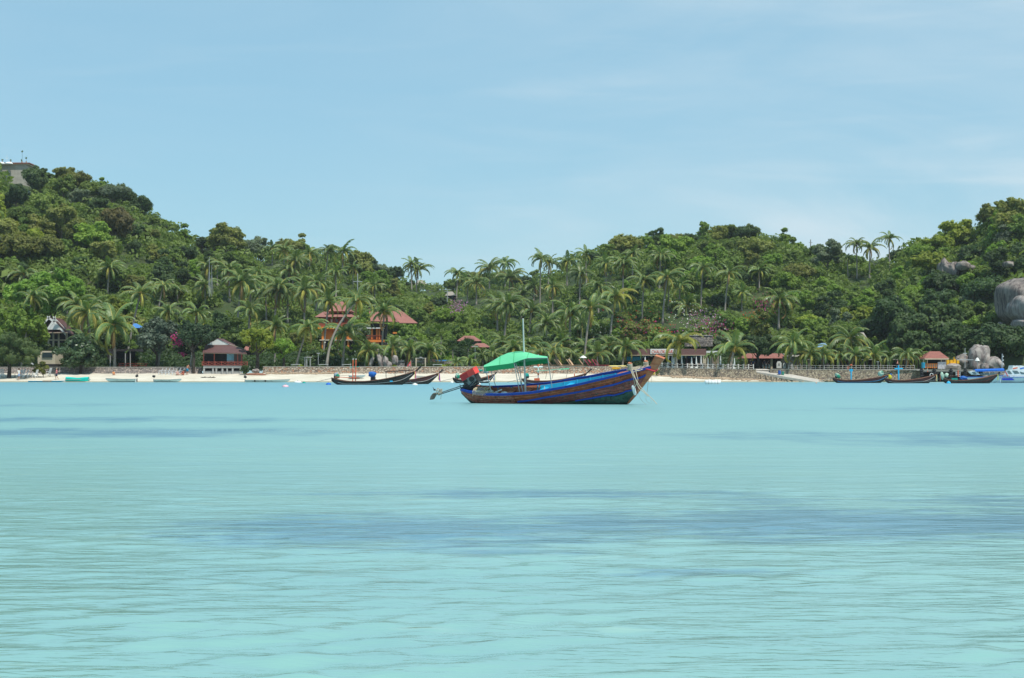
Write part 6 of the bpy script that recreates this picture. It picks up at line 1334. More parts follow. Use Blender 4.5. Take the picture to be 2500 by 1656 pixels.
# canopy: cloth roof with drooping hems on four thin legs
YN, YF = -0.80, 0.85
near = [(1181,896),(1200,893.5),(1220,891),(1240,888.5),(1254,886),(1270,880),(1287,875),(1312,873.5),(1337,873.5)]
ridge = [(1183,893),(1203,881),(1222,869.5),(1240,862),(1256,859),(1275,858),(1292,861.5),(1314,867.5),(1336,872.5)]
far = [(1196,897),(1214,893),(1232,890),(1250,888),(1262,886),(1280,884),(1298,881.5),(1318,878.5),(1338,876)]
G = []; nr = 7
for (a, b_, c_) in zip(near, ridge, far):
    A, B, C = loc(a[0], a[1], YN), loc(b_[0], b_[1], 0.02), loc(c_[0], c_[1], YF); row = []
    for k in range(nr): t = k/(nr-1); q = A.lerp(B, t) ; q.z += 0.05*math.sin(math.pi*t); row.append(q)
    for k in range(1, nr): t = k/(nr-1); q = B.lerp(C, t); q.z += 0.05*math.sin(math.pi*t); row.append(q)
    G.append(row)
w = MB(); k = len(G[0]); vs = [q for row in G for q in row]; fs = [(i*k+j, (i+1)*k+j, (i+1)*k+j+1, i*k+j+1) for i in range(len(G)-1) for j in range(k-1)]; w.add(vs+[v+Vector((0, 0, -0.015)) for v in vs], fs+[tuple(len(vs)+q for q in reversed(f)) for f in fs]); can = w.build('canopy', GREENC, boat, True)
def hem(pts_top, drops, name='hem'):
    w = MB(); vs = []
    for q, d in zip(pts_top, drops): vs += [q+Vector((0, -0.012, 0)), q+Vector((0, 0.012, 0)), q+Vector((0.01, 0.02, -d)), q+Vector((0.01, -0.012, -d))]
    n = len(pts_top); w.add(vs, [(i*4+j, i*4+(j+1) % 4, (i+1)*4+(j+1) % 4, (i+1)*4+j) for i in range(n-1) for j in range(4)]); return w.build(name, HEM_SHADE, can)
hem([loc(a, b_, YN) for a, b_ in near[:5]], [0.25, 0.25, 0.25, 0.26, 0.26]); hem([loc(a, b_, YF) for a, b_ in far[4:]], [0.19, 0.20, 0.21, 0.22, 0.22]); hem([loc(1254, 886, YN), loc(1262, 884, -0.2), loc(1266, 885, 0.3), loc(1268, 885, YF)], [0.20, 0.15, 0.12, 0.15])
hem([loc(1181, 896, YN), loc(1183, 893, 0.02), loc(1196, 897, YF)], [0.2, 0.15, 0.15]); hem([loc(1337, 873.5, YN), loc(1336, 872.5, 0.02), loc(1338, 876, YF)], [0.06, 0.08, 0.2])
LEG = M('thin grey pole', (0.34, 0.38, 0.38), 0.5, 0.15, 2, 0.4, 0.3)
for a, b_, yl in (((1184, 897), (1201, 962), YN), ((1255, 887), (1269, 960), YN), ((1259, 887), (1277, 958), YN+0.1), ((1268, 886), (1275, 953), YF), ((1337, 874), (1348, 949), YN), ((1196, 897), (1213, 952), YF)): MB().tube([loc(a[0], a[1], yl), loc(b_[0], b_[1], yl)], 0.022, 6).build('canopy_pole', LEG, boat)
MB().tube([loc(1287, 875, YN), loc(1337, 874, YN)], 0.014, 5).build('roof_bar', LEG, boat)
MB().tube([loc(1277, 778, -0.05), loc(1279, 850, -0.05), loc(1283, 958, -0.05)], [0.032, 0.040, 0.050], 10).build('mast', M('whitewashed mast', (0.66, 0.64, 0.60), 0.6, 0.15, 2), boat)
MB().tube([loc(1329, 943, .2), loc(1330, 950, -.2), loc(1327, 951, -.5)], 0.012, 4).build('cleat_line', ROPE, boat)
# draught marks of wear: nail plugs along the strakes
for sd in (-1,):
    w = MB()
    for x in np.arange(-1.2, 4.2, 0.31):
        p = HM.pt(x, v_mid(x)-0.12, sd, 0.012); w.box(p, (0.035, 0.015, 0.035))
    w.build('trunnels', IRON, boat)

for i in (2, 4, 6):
    row = G[i]; MB().tube([q+Vector((0, 0, 0.012)) for q in row], 0.010, 4).build('cloth_seam', HEM_SHADE, can)
# --- smaller longtails moored off the beach
DARKHULL = wood_mat('black brown hull', (0.022, 0.016, 0.015), (0.060, 0.036, 0.028), (0.07, 0.09, 0.07)); MAROONH = wood_mat('maroon hull', (0.10, 0.030, 0.028), (0.17, 0.055, 0.045)); STRIPE = M('pale stripe', (0.48, 0.44, 0.40), 0.6, 0.15, 3); CAP = wood_mat('red brown gunwale', (0.22, 0.095, 0.06), (0.34, 0.16, 0.10))
LBLUE = M('light blue stripe', (0.06, 0.30, 0.55), 0.6); DECKW = M('bleached deck', (0.52, 0.46, 0.38), 0.8, 0.2, 3)
def longtail(label, pxs, pxb, wl, Y, bow_py, mid_py=None, top=MAROONH, low=DARKHULL, stripe=STRIPE, cover=None, cov2=None, yaw=8, beam=0.72, prow=0.5, prow_lean=0.5, ribbon=None, deck=DECKW, name='longtail_boat', stern_up=0.75, flat_mid=0.42):
    """profile from the photo: stern column, bow column, waterline row, row of the bow gunwale"""
    th = R_(yaw); L_ = (pxb-pxs)/FPX*Y/math.cos(th); o = empty(name, ((pxs+pxb)/2/FPX*Y-CX/FPX*Y, Y, 0), -th, label, 'boat', 'longtail boats in the bay'); hb = (wl-bow_py)/FPX*Y; n = 26
    xs_ = np.linspace(-L_/2, L_/2, n); t = np.linspace(0, 1, n)
    g_ = flat_mid+(stern_up-flat_mid)*np.clip(1-t/0.22, 0, 1)**1.6+(hb-flat_mid)*np.clip((t-0.35)/0.65, 0, 1)**1.75; b_ = beam*np.interp(t, [0, 0.05, 0.2, 0.5, 0.75, 0.9, 1], [0.1, 0.45, 0.85, 1, 0.8, 0.4, 0.03]); k_ = np.interp(t, [0, 0.06, 0.15, 0.78, 0.86, 1.0], [0.45, 0.0, -0.25, -0.25, 0.05, hb*0.86])
    H = Hull(xs_, b_, g_, k_); 
    for sd in (-1, 1):
        H.strip(0.60, 1.0, sd, xs_[0], xs_[-1], 24, 3).build('upper_plank', top, o, True); H.strip(0.0, 0.60, sd, xs_[0], xs_[-1], 24, 3, off=-0.004).build('lower_plank', low, o, True)
        H.rail(lambda x: 1.0, sd, xs_[0], xs_[-1], 0.035, 24).build('gunwale', CAP, o)
        if stripe: H.rail(lambda x: 0.62, sd, xs_[2], xs_[-2], 0.018, 24, off=0.015, flat=1.5).build('stripe', stripe, o)
    w = MB(); w.add([H.pt(x, 0.62, s, -0.05) for x in xs_[1:-2] for s in (-1, 1)], [(2*i, 2*i+1, 2*i+3, 2*i+2) for i in range(n-4)]); w.build('deck', deck, o)
    for x in np.linspace(xs_[4], xs_[-7], 5): y = interp(x, xs_, b_)*0.9; MB().box((x, 0, interp(x, xs_, g_)-0.08), (0.22, 2*y, 0.04)).build('thwart', CAP, o)
    zb = g_[-1]; w = MB(); a = Vector((xs_[-1]-0.12, 0, zb-0.15)); c = a+Vector((prow*0.45, 0, prow*0.42*prow_lean*2)); e = a+Vector((prow, 0, prow*prow_lean*1.5+0.12)); w.tube([a-Vector((0.35, 0, 0.25)), a, c, e], [0.07, 0.08, 0.09, 0.13], 6); w.build('prow_post', DARKHULL if prow_lean < 0.9 else CAP, o)
    if ribbon:
        for k, rc in enumerate(ribbon): w = MB(); q = a+Vector((0.02+0.06*k, -0.08, 0.05)); w.tube([q, q+Vector((0.03, -0.06, -0.3)), q+Vector((-0.02+0.05*k, -0.06, -0.75-0.1*k))], [0.05, 0.05, 0.07], 5); w.build('ribbon', M('ribbon %.2f %.2f' % rc[:2], rc, 0.8, 0.1), o)
    # engine on its swivel with the long shaft lying aft
    ex = xs_[0]+0.55; ez = interp(ex, xs_, g_)
    if cover is not None:
        MB().tube([(ex, 0, ez-0.2), (ex, 0, ez+0.12)], 0.09, 8).build('engine_pivot', IRON, o); e_ = MB().box((ex+0.05, 0, ez+0.25), (0.55, 0.35, 0.30), (0, -0.15, 0)).build('engine', IRON, o)
        heap('engine_cover', (ex+0.05, 0, ez+0.44), 0.34, cover, o, int(pxs) % 17, (0.85, .65, .95))
        if cov2: heap('cover_cloth', (ex+0.22, -0.18, ez+0.30), 0.28, cov2, o, int(pxs) % 13, (0.9, .6, .9))
        MB().tube([(ex-0.2, 0, ez+0.15), (ex-2.4, 0.05, ez-0.35)], 0.025, 6).build('tail_shaft', ENGGREY, o); MB().tube([(ex+0.3, 0, ez+0.35), (ex+1.6, 0.0, ez+0.45)], 0.02, 5).build('tiller', CAP, o)
    return o, H, xs_, g_
def fit_px(o, px, py, Y=None):
    """offset of the point seen at (px, py) at the boat's own depth, in the boat's frame"""
    p = P(px, py, o.location.y)-o.location; p.rotate(Euler((0, 0, -o.rotation_euler.z))); return p
BL = M('blue tarpaulin cover', (0.015, 0.12, 0.42), 0.55, 0.35, 4); TEALC = M('teal cover', (0.0, 0.30, 0.25), 0.6, 0.25, 4); GREYT = M('grey tarpaulin', (0.30, 0.35, 0.40), 0.6, 0.35, 4); WG = M('white green tarpaulin', (0.34, 0.48, 0.38), 0.7, 0.45, 5); GRN = M('dark green cloth', (0.01, 0.22, 0.13), 0.7)
REDP = M('orange red paint', (0.70, 0.14, 0.06), 0.6, 0.15, 3); CYANP = M('cyan paint', (0.02, 0.42, 0.70), 0.6, 0.15, 3)
b2, H2, x2, g2_ = longtail('dark longtail boat moored left with bow right, orange twin post amidships', 808, 1016, 941.5, 196, 907.5, top=DARKHULL, cover=GREYT, cov2=GRN, ribbon=[(0.75, 0.50, 0.08), (0.55, 0.10, 0.25)], stern_up=0.85, prow=0.75, yaw=6)
for dx in (862, 869): a = fit_px(b2, dx, 878); c = fit_px(b2, dx-1, 934); MB().tube([c, a], 0.06, 6).build('twin_post', REDP, b2); MB().tube([a, a+Vector((0, 0, 0.10))], 0.07, 6).build('post_cap', WHITE, b2)
for py in (898, 907, 917, 925): a = fit_px(b2, 861, py); c = fit_px(b2, 870, py-0.5); MB().tube([a, c], 0.035, 5).build('rung', REDP, b2)
MB().tube([fit_px(b2, 855, 897), fit_px(b2, 876, 896)], 0.05, 5).build('crosspiece', TEALC, b2)
e_ = heap('engine_cover', fit_px(b2, 909, 915), 0.42, BL, b2, 8, (1, .8, .95)); MB().box(fit_px(b2, 911, 924), (0.55, 0.3, 0.35)).build('spare_engine', IRON, b2)
MB().box(fit_px(b2, 848, 922), (3.0, 0.08, 0.08), (0, 0.04, 0)).build('boom', REDP, b2); 
for x0, y0, x1, y1 in ((941, 907, 1010, 903), (941, 908.5, 1010, 905)): MB().tube([fit_px(b2, x0, y0), fit_px(b2, x1, y1)], 0.035, 5).build('awning_rail', IRON, b2)
for x, y0, y1 in ((942, 907, 928), (964, 905.5, 926), (990, 904, 922), (1009, 904, 915)): MB().tube([fit_px(b2, x, y0), fit_px(b2, x+1, y1)], 0.035, 5).build('awning_post', CAP if x > 980 else IRON, b2)
rope_part('bow_line', [fit_px(b2, 988, 908), fit_px(b2, 997, 925), fit_px(b2, 1008, 939)], 0.025, b2, M('blue grey rope', (0.20, 0.28, 0.30), .9)); MB().box(fit_px(b2, 958, 931)+Vector((0, -0.75, 0)), (0.35, 0.02, 0.14)).build('painted_patch', CYANP, b2)
b3, *_ = longtail('dark longtail boat lying behind the orange-posted one, tricolour ribbons at its bow', 905, 1072, 939.5, 206, 912, top=MAROONH, cover=None, ribbon=[(0.75, 0.50, 0.08), (0.03, 0.08, 0.40), (0.55, 0.10, 0.18)], prow=0.55, yaw=-4, stripe=STRIPE)
b4, *_ = longtail('small dark longtail boat half hidden behind the red engine, white numbers band on its bow', 1106, 1208, 935, 225, 912.5, top=DARKHULL, cover=WG, cov2=GRN, ribbon=[(0.35, 0.30, 0.60), (0.55, 0.62, 0.20)], prow=0.35, yaw=-14, beam=0.7)
MB().tube([fit_px(b4, 1192, 916), fit_px(b4, 1193, 927)], 0.05, 5).build('bow_post', REDP, b4)
for k in range(4): MB().box(fit_px(b4, 1180+4.2*k, 930.8-0.5*k)+Vector((0, -0.5, 0)), (0.14, 0.02, 0.16)).build('numeral_mark', WHITE, b4)
a_ = heap('tarp_bundle', fit_px(b4, 1170, 905), 0.3, TEALC, b4, 3, (1.7, .7, .5)); heap('bag', fit_px(b4, 1186, 908), 0.35, GREYT, b4, 5)
b5, H5, x5, g5 = longtail('maroon longtail boat seen under the green canopy, yellow disc near its bow', 1274, 1432, 938, 207, 911, top=MAROONH, cover=TEALC, ribbon=None, prow=0.75, yaw=5, stripe=STRIPE, stern_up=0.7)
MB().tube([fit_px(b5, 1314, 930), fit_px(b5, 1314, 866)], 0.07, 6).build('mast', WHITE, b5); 
for y in (889, 893, 914): MB().tube([fit_px(b5, 1314, y+2.5), fit_px(b5, 1314, y-2.5)], 0.11, 7).build('red_band', REDP, b5)
MB().tube([fit_px(b5, 1303, 896), fit_px(b5, 1325, 896)], 0.10, 6).build('crosspiece', WHITE, b5); MB().box(fit_px(b5, 1311, 926.5), (0.68, 0.45, 0.30)).build('red_box', REDP, b5)
MB().slab([fit_px(b5, 1310, 907)+Vector((0, -.4, 0)), fit_px(b5, 1389, 900)+Vector((0, -.4, 0)), fit_px(b5, 1389, 900)+Vector((0, .5, 0)), fit_px(b5, 1310, 907)+Vector((0, .5, 0))], (0, 0, 0.07)).build('awning', M('pale green awning', (0.20, 0.55, 0.36), 0.7), b5); MB().box(fit_px(b5, 1377, 901.3), (1.25, 0.9, 0.10), (0, -0.05, 0)).build('awning_roll', GREENC, b5)
for x in (1336, 1352, 1386): MB().tube([fit_px(b5, x, 904), fit_px(b5, x-4, 925)], 0.02, 4).build('awning_post', IRON, b5)
MB().tube([fit_px(b5, 1402, 912), fit_px(b5, 1403, 920)], 0.06, 6).build('bow_post', REDP, b5); rope_part('bow_line', [fit_px(b5, 1403, 919), fit_px(b5, 1406, 927), fit_px(b5, 1408, 935)], 0.03, b5)
w = MB(); q = fit_px(b5, 1396, 930)+Vector((0, -0.62, 0)); w.v = []; w.tube([q+Vector((0, 0.03, 0)), q+Vector((0, -0.03, 0))], 0.24, 14); w.build('yellow_disc', YELLOW, b5)
b6, *_ = longtail('longtail boat with light-blue streak and cyan post, nearest the golden quay', 2034, 2170, 934.5, 226, 913.5, top=MAROONH, stripe=LBLUE, cover=WG, cov2=GRN, prow=0.35, yaw=5, beam=0.65)
MB().tube([fit_px(b6, 2078, 928), fit_px(b6, 2078, 901)], 0.09, 6).build('cyan_post', CYANP, b6); MB().box(fit_px(b6, 2078, 904), (0.45, 0.12, 0.32)).build('cyan_head', CYANP, b6); heap('pink_bundle', fit_px(b6, 2078, 892), 0.17, REDP, b6, 2); w = MB(); q = fit_px(b6, 2071, 898); w.tube([q+Vector((0.13*math.cos(a), 0, 0.13*math.sin(a))) for a in np.linspace(0, 6.3, 10)], 0.035, 5); w.build('life_ring', REDP, b6)
b7, *_ = longtail('maroon longtail boat with tall cyan cross post and yellow sack at its stern', 2160, 2286, 935.5, 221, 913.5, top=MAROONH, stripe=STRIPE, cover=None, prow=0.35, yaw=4, ribbon=[(0.75, 0.38, 0.12), (0.4, 0.5, 0.3)])
MB().tube([fit_px(b7, 2194, 928), fit_px(b7, 2193.5, 892)], 0.10, 6).build('cyan_post', CYANP, b7); MB().tube([fit_px(b7, 2184, 901), fit_px(b7, 2204, 900.5)], 0.08, 6).build('cross_arm', CYANP, b7); MB().slab([fit_px(b7, 2189, 888), fit_px(b7, 2193, 888), fit_px(b7, 2192, 879)], (0, 0.05, 0)).build('pennant', M('salmon cloth', (0.65, 0.25, 0.18), 0.8), b7)
heap('yellow_sack', fit_px(b7, 2173, 922), 0.32, M('yellow sack', (0.72, 0.62, 0.03), 0.6, 0.2), b7, 4, (.7, .6, 1.35)); heap('blue_lid', fit_px(b7, 2175, 914), 0.16, BL, b7, 6, (1, 1, .6)); heap('engine_cover', fit_px(b7, 2150, 912), 0.36, WG, b7, 9, (1, .7, 1)); heap('cover_cloth', fit_px(b7, 2153, 908), 0.2, GRN, b7, 10)
w = MB(); q = fit_px(b7, 2274, 917); w.tube([q+Vector((0.22*math.cos(a), -0.1, 0.3*math.sin(a))) for a in np.linspace(0, 6.3, 10)], 0.05, 5); w.build('life_ring', WHITE, b7); MB().box(fit_px(b7, 2265, 907), (0.1, 0.1, 0.16)).build('red_light', REDP, b7)
b8, *_ = longtail('longtail boat before the white speedboat, cluttered with teal and blue covers', 2300, 2436, 935.5, 219, 912, top=M('dark brown paint', (0.075, 0.05, 0.042), 0.6, 0.3, 2), low=DARKHULL, stripe=MAROONH, cover=WG, cov2=None, prow=0.3, yaw=4, ribbon=[(0.5, 0.6, 0.12)])
MB().box(fit_px(b8, 2330, 926), (0.75, 0.6, 0.3)).build('teal_box', TEALC, b8); MB().tube([fit_px(b8, 2339, 920), fit_px(b8, 2339, 904)], 0.08, 6).build('red_post', REDP, b8); heap('blue_cover', fit_px(b8, 2352, 924), 0.42, BL, b8, 3, (1.2, .8, .7)); heap('dark_cloth', fit_px(b8, 2336, 921), 0.2, IRON, b8, 4, (.8, .6, 1.4)); heap('float_bag', fit_px(b8, 2300, 918), 0.32, WG, b8, 6, (.8, .7, 1.4)); heap('orange_ribbon', fit_px(b8, 2296, 922), 0.16, REDP, b8, 7, (.5, .5, 2.6))
for x in (2334, 2344): MB().tube([fit_px(b8, x, 926), fit_px(b8, x, 908)], 0.03, 5).build('ladder_side', WHITE, b8)
for y in (911, 915, 919): MB().tube([fit_px(b8, 2334, y), fit_px(b8, 2344, y)], 0.03, 5).build('rung', WHITE, b8)

# --- speedboats
GEL = M('white gelcoat', (0.72, 0.75, 0.75), 0.25, 0.04, 1, 0.5); TINT = M('tinted screen', (0.10, 0.15, 0.16), 0.15, 0.1, 1, 0.6); CBLUE = M('blue canopy cloth', (0.01, 0.13, 0.55), 0.7, 0.15); SBLUE = M('deep blue panel', (0.01, 0.03, 0.42), 0.35, 0.05)
def speedboat(label, pxs, pxb, wl, Y, h_px, yaw, flip=False):
    th = R_(yaw); L_ = abs(pxb-pxs)/FPX*Y/math.cos(th); o = empty('speedboat', (((pxs+pxb)/2-CX)/FPX*Y, Y, 0), -th+(math.pi if flip else 0), label, 'boat', 'speedboats at the pier'); n = 20; xs_ = np.linspace(-L_/2, L_/2, n); t = np.linspace(0, 1, n); hb = h_px/FPX*Y
    g_ = hb*np.interp(t, [0, 0.5, 0.8, 1], [0.78, 0.82, 0.95, 1.0]); b_ = 1.15*np.interp(t, [0, 0.1, 0.6, 0.85, 1], [0.92, 1, 1, 0.65, 0.06]); k_ = np.interp(t, [0, 0.7, 0.9, 1.0], [-0.25, -0.25, 0.15, hb*0.72]); H = Hull(xs_, b_, g_, k_)
    for sd in (-1, 1): H.strip(0, 1, sd, xs_[0], xs_[-1], 22, 5).build('hull_side', GEL, o, True); H.rail(lambda x: 0.98, sd, xs_[0], xs_[-1], 0.03, 22, off=0.01).build('rub_rail', CBLUE, o)
    w = MB(); w.add([H.pt(x, 0.97, s, -0.02) for x in xs_ for s in (-1, 1)], [(2*i, 2*i+1, 2*i+3, 2*i+2) for i in range(n-1)]); w.build('deck', GEL, o)
    w = MB(); zz = [Vector((x, s*interp(x, xs_, b_)*0.95, z)) for x in (xs_[0],) for s in (-1, 1) for z in (-0.2, g_[0])]; w.slab([zz[0], zz[2], zz[3], zz[1]], (0.06, 0, 0)); w.build('transom', GEL, o)
    return o, H, xs_, g_, b_
s1, H1, x1_, g1, b1 = speedboat('white speedboat with long blue awning behind the cluttered longtail', 2352, 2446, 930, 232, 18, 6)
w = MB(); a = fit_px(s1, 2380, 905.5); c = fit_px(s1, 2447, 903.5)
for k in range(9):
    t = k/8; q = a.lerp(c, t); w.tube([q+Vector((0, -1.0, 0.02)), q+Vector((0, -0.5, 0.14)), q+Vector((0, 0.5, 0.14)), q+Vector((0, 1.0, 0.02))], 0.03, 4)
w.build('awning_hoop', STEEL, s1); w = MB(); w.slab([a+Vector((-.1, -1.05, 0)), c+Vector((.1, -1.05, 0)), c+Vector((.1, -0.5, .17)), a+Vector((-.1, -.5, .17))], (0, 0, 0.05)); w.slab([a+Vector((-.1, -.5, .17)), c+Vector((.1, -.5, .17)), c+Vector((.1, 1.0, .17)), a+Vector((-.1, 1.0, .17))], (0, 0, 0.05)); w.slab([a+Vector((-.1, -1.05, 0.04)), c+Vector((.1, -1.05, 0.04)), c+Vector((.1, -1.05, -.16)), a+Vector((-.1, -1.05, -.12))], (0, 0.03, 0)); w.build('awning', CBLUE, s1)
for x in (2384, 2397, 2410, 2424, 2440): MB().tube([fit_px(s1, x, 906)+Vector((0, -1.0, 0)), fit_px(s1, x+3, 914)+Vector((0, -1.0, 0))], 0.03, 5).build('awning_post', STEEL, s1)
w = MB(); p = [fit_px(s1, 2366, 908), fit_px(s1, 2378, 905), fit_px(s1, 2390, 915), fit_px(s1, 2374, 915)]; w.slab([q+Vector((0, -0.9, 0)) for q in p], (0, 1.8, 0)); w.build('arch', GEL, s1)
w = MB(); p = [fit_px(s1, 2369, 908.5), fit_px(s1, 2376, 907), fit_px(s1, 2382, 914), fit_px(s1, 2375, 914.5)]; w.slab([q+Vector((0, -0.93, 0)) for q in p], (0, 0.02, 0)); w.build('side_screen', TINT, s1)
w = MB(); w.box(fit_px(s1, 2415, 913.5)+Vector((0, -.2, 0)), (2.7, 1.5, 0.35)); w.build('cockpit', TINT, s1)
MB().tube([fit_px(s1, 2447, 864), fit_px(s1, 2446, 910)], 0.06, 6).build('flag_mast', STEEL, s1)
for k in range(6): MB().box(fit_px(s1, 2449.5, 866+4.5*k), (0.12, 0.03, 0.16), (0, 0.5, 0)).build('pennant', WHITE if k % 2 else IRON, s1)
s2, H2b, x2_, g2b, b2b = speedboat('white cabin speedboat with blue side panel at the right edge', 2440, 2600, 933, 226, 19, 4)
w = MB(); a = fit_px(s2, 2442, 921.5); p = [fit_px(s2, 2441, 924), fit_px(s2, 2467, 923.5), fit_px(s2, 2473, 928.5), fit_px(s2, 2444, 928.5)]; w.slab([Vector((q.x, -1.19, q.z)) for q in p], (0, 0.02, 0)); w.build('blue_panel', SBLUE, s2)
w = MB(); p = [fit_px(s2, 2496, 922.5), fit_px(s2, 2530, 922), fit_px(s2, 2540, 928), fit_px(s2, 2504, 928.5)]; w.slab([Vector((q.x, -1.20, q.z)) for q in p], (0, 0.02, 0)); w.build('orange_panel', REDP, s2)
w = MB(); p = [fit_px(s2, 2455, 917), fit_px(s2, 2462, 903), fit_px(s2, 2485, 902), fit_px(s2, 2505, 908), fit_px(s2, 2540, 914), fit_px(s2, 2540, 918)]; w.slab([Vector((q.x, -0.95, q.z)) for q in p], (0, 1.9, 0)); w.build('cabin', GEL, s2)
for pp in (((2456, 907), (2462, 905), (2468, 913), (2460, 913.5)), ((2468, 905), (2480, 905.5), (2486, 912), (2474, 913)), ((2486, 907.5), (2500, 911), (2510, 915), (2489, 913.5))): w = MB(); w.slab([Vector((fit_px(s2, a, b_).x, -0.98, fit_px(s2, a, b_).z)) for a, b_ in pp], (0, 0.02, 0)); w.build('side_window', TINT, s2)
w = MB(); p = [(2450, 907), (2452.5, 906.5), (2459, 919), (2456, 919)]; w.slab([Vector((fit_px(s2, a, b_).x, -1.0, fit_px(s2, a, b_).z)) for a, b_ in p], (0, 0.05, 0)); w.build('red_stripe', M('dull red stripe', (0.50, 0.10, 0.12), 0.5), s2)
MB().tube([fit_px(s2, 2446, 917), fit_px(s2, 2500, 917.5)], 0.03, 5).build('side_rail', CBLUE, s2); MB().tube([fit_px(s2, 2470, 902)+Vector((0, 0, .05)), fit_px(s2, 2472, 896)], 0.04, 5).build('antenna', STEEL, s2)
for k, (x, y, l) in enumerate(((2478, 898, 'white boat cabin top with orange stripe beyond the cabin speedboat'), (2495, 897, 'second white boat top at the extreme right edge'))):
    o_ = empty('moored_boat', P(x, 905, 240), 0.1, l, 'boat'); MB().box((0, 0, -0.6), (3.0 if k else 2.2, 1.6, 1.4)).build('hull', GEL, o_); w = MB(); w.slab([(-0.8, -0.8, 0.1), (0.8, -0.8, 0.1), (0.5, -0.8, 0.6), (-0.6, -0.8, 0.75)], (0, 1.6, 0)); w.build('cabin', GEL, o_); MB().box((-0.3, -0.83, 0.35), (0.7, 0.03, 0.16), (0, -0.2, 0)).build('stripe', REDP if k == 0 else CBLUE, o_)

# --- dinghies, kayaks, covered boat on the sand's edge
def dinghy(label, px0, px1, wl, Y, hpx, bow_right, tilt=0.0, extra=None, col=GEL, name='dinghy', motor=True, low=None):
    L_ = (px1-px0)/FPX*Y; o = empty(name, (((px0+px1)/2-CX)/FPX*Y, Y, EYE+(HY-wl)/FPX*Y), 0 if bow_right else math.pi, label, 'boat', 'small boats at the water edge'); n = 18; xs_ = np.linspace(-L_/2, L_/2, n); t = np.linspace(0, 1, n); h = hpx/FPX*Y
    H = Hull(xs_, 0.72*np.interp(t, [0, 0.15, 0.6, 0.85, 1], [0.85, 1, 1, 0.62, 0.05]), h*np.interp(t, [0, 0.5, 1], [0.85, 0.82, 1.0]), np.interp(t, [0, 0.75, 0.9, 1], [0, 0, 0.1, h*0.8]))
    for sd in (-1, 1): H.strip(0, 1, sd, xs_[0], xs_[-1], 20, 4).build('hull_side', col, o, True); H.rail(lambda x: 1.0, sd, xs_[0], xs_[-1], 0.03, 20).build('gunwale', GREYC if col is GEL else col, o)
    w = MB(); w.add([H.pt(x, 0.5, s, -0.03) for x in xs_ for s in (-1, 1)], [(2*i, 2*i+1, 2*i+3, 2*i+2) for i in range(n-1)]); w.build('floor', GREYC, o)
    MB().box((xs_[0]+0.03, 0, h*0.42), (0.05, 1.15, h*0.8)).build('transom', col, o)
    for f in (0.3, 0.6): MB().box((xs_[int(n*f)], 0, h*0.62), (0.25, 1.3, 0.04)).build('thwart', GREYC, o)
    if motor: heap('outboard_cowl', (xs_[0]-0.08, 0, h+0.38), 0.22, IRON, o, int(px0) % 9, (1, .8, .9)); MB().box((xs_[0]-0.10, 0, h*0.5), (0.10, 0.12, h*1.0)).build('outboard_leg', IRON, o)
    return o
d1 = dinghy('long white dinghy on the sand edge, black outboard at its right end', 258, 333, 934, 244.8, 10, False); d2 = dinghy('white dinghy with olive-stained bow right, small outboard at its left end', 377, 443, 934, 244.8, 8.5, True); d3 = dinghy('white dinghy with two black fenders, black outboard on the left', 600, 708, 936, 244.5, 9.5, True)
for x in (624, 649.5): MB().tube([fit_px(d3, x, 928)+Vector((0, -0.78, 0)), fit_px(d3, x, 935)+Vector((0, -0.78, 0))], 0.10, 7).build('fender', IRON, d3)
d4 = dinghy('pale blue dinghy resting on sand behind the orange-posted longtail', 852, 892, 923, 250.5, 7, True, col=M('pale blue hull', (0.45, 0.58, 0.62), 0.5), motor=False); d5 = dinghy('grey dinghy stern by the tied-up longtail pair, half seen', 1012, 1060, 925, 250, 7, False, motor=False)
cb = dinghy('boat wrapped in bright teal tarpaulin on the sand edge', 161, 221, 932, 245.4, 6, True, motor=False, name='covered_boat'); w = MB(); G = []; Lc = 58/FPX*245.4
for i in range(15):
    t = i/14; x = -Lc/2+Lc*0.94*t; hh = 0.60+0.10*abs(2*t-1)**1.5+0.02*math.sin(9*t); bw = 0.70*(1-0.25*abs(2*t-1)**3); G.append([Vector((x, -bw, 0.08)), Vector((x, -bw*1.02, hh*0.75)), Vector((x, -bw*0.5, hh)), Vector((x, bw*0.5, hh)), Vector((x, bw, hh*0.7)), Vector((x, bw, 0.08))])
k = 6; w.add([q for r_ in G for q in r_], [(i*k+j, (i+1)*k+j, (i+1)*k+j+1, i*k+j+1) for i in range(14) for j in range(5)]+[tuple(range(6)), tuple(14*k+j for j in reversed(range(6)))]); w.build('tarpaulin', M('bright teal tarpaulin', (0.0, 0.46, 0.38), 0.55, 0.08, 2), cb)
kx = dinghy('low blue outrigger canoe at the water edge, left of the teal boat', 70, 158, 934.5, 245.2, 4.5, True, motor=False, col=M('canoe blue', (0.02, 0.30, 0.50), 0.5), name='canoe'); kx.scale = (1, 0.6, 1); MB().box(fit_px(kx, 117, 930)+Vector((0, -0.5, 0)), (1.3, 0.9, 0.14)).build('cross_seat', M('tan crossboards', (0.55, 0.38, 0.27), 0.7, 0.2), kx)
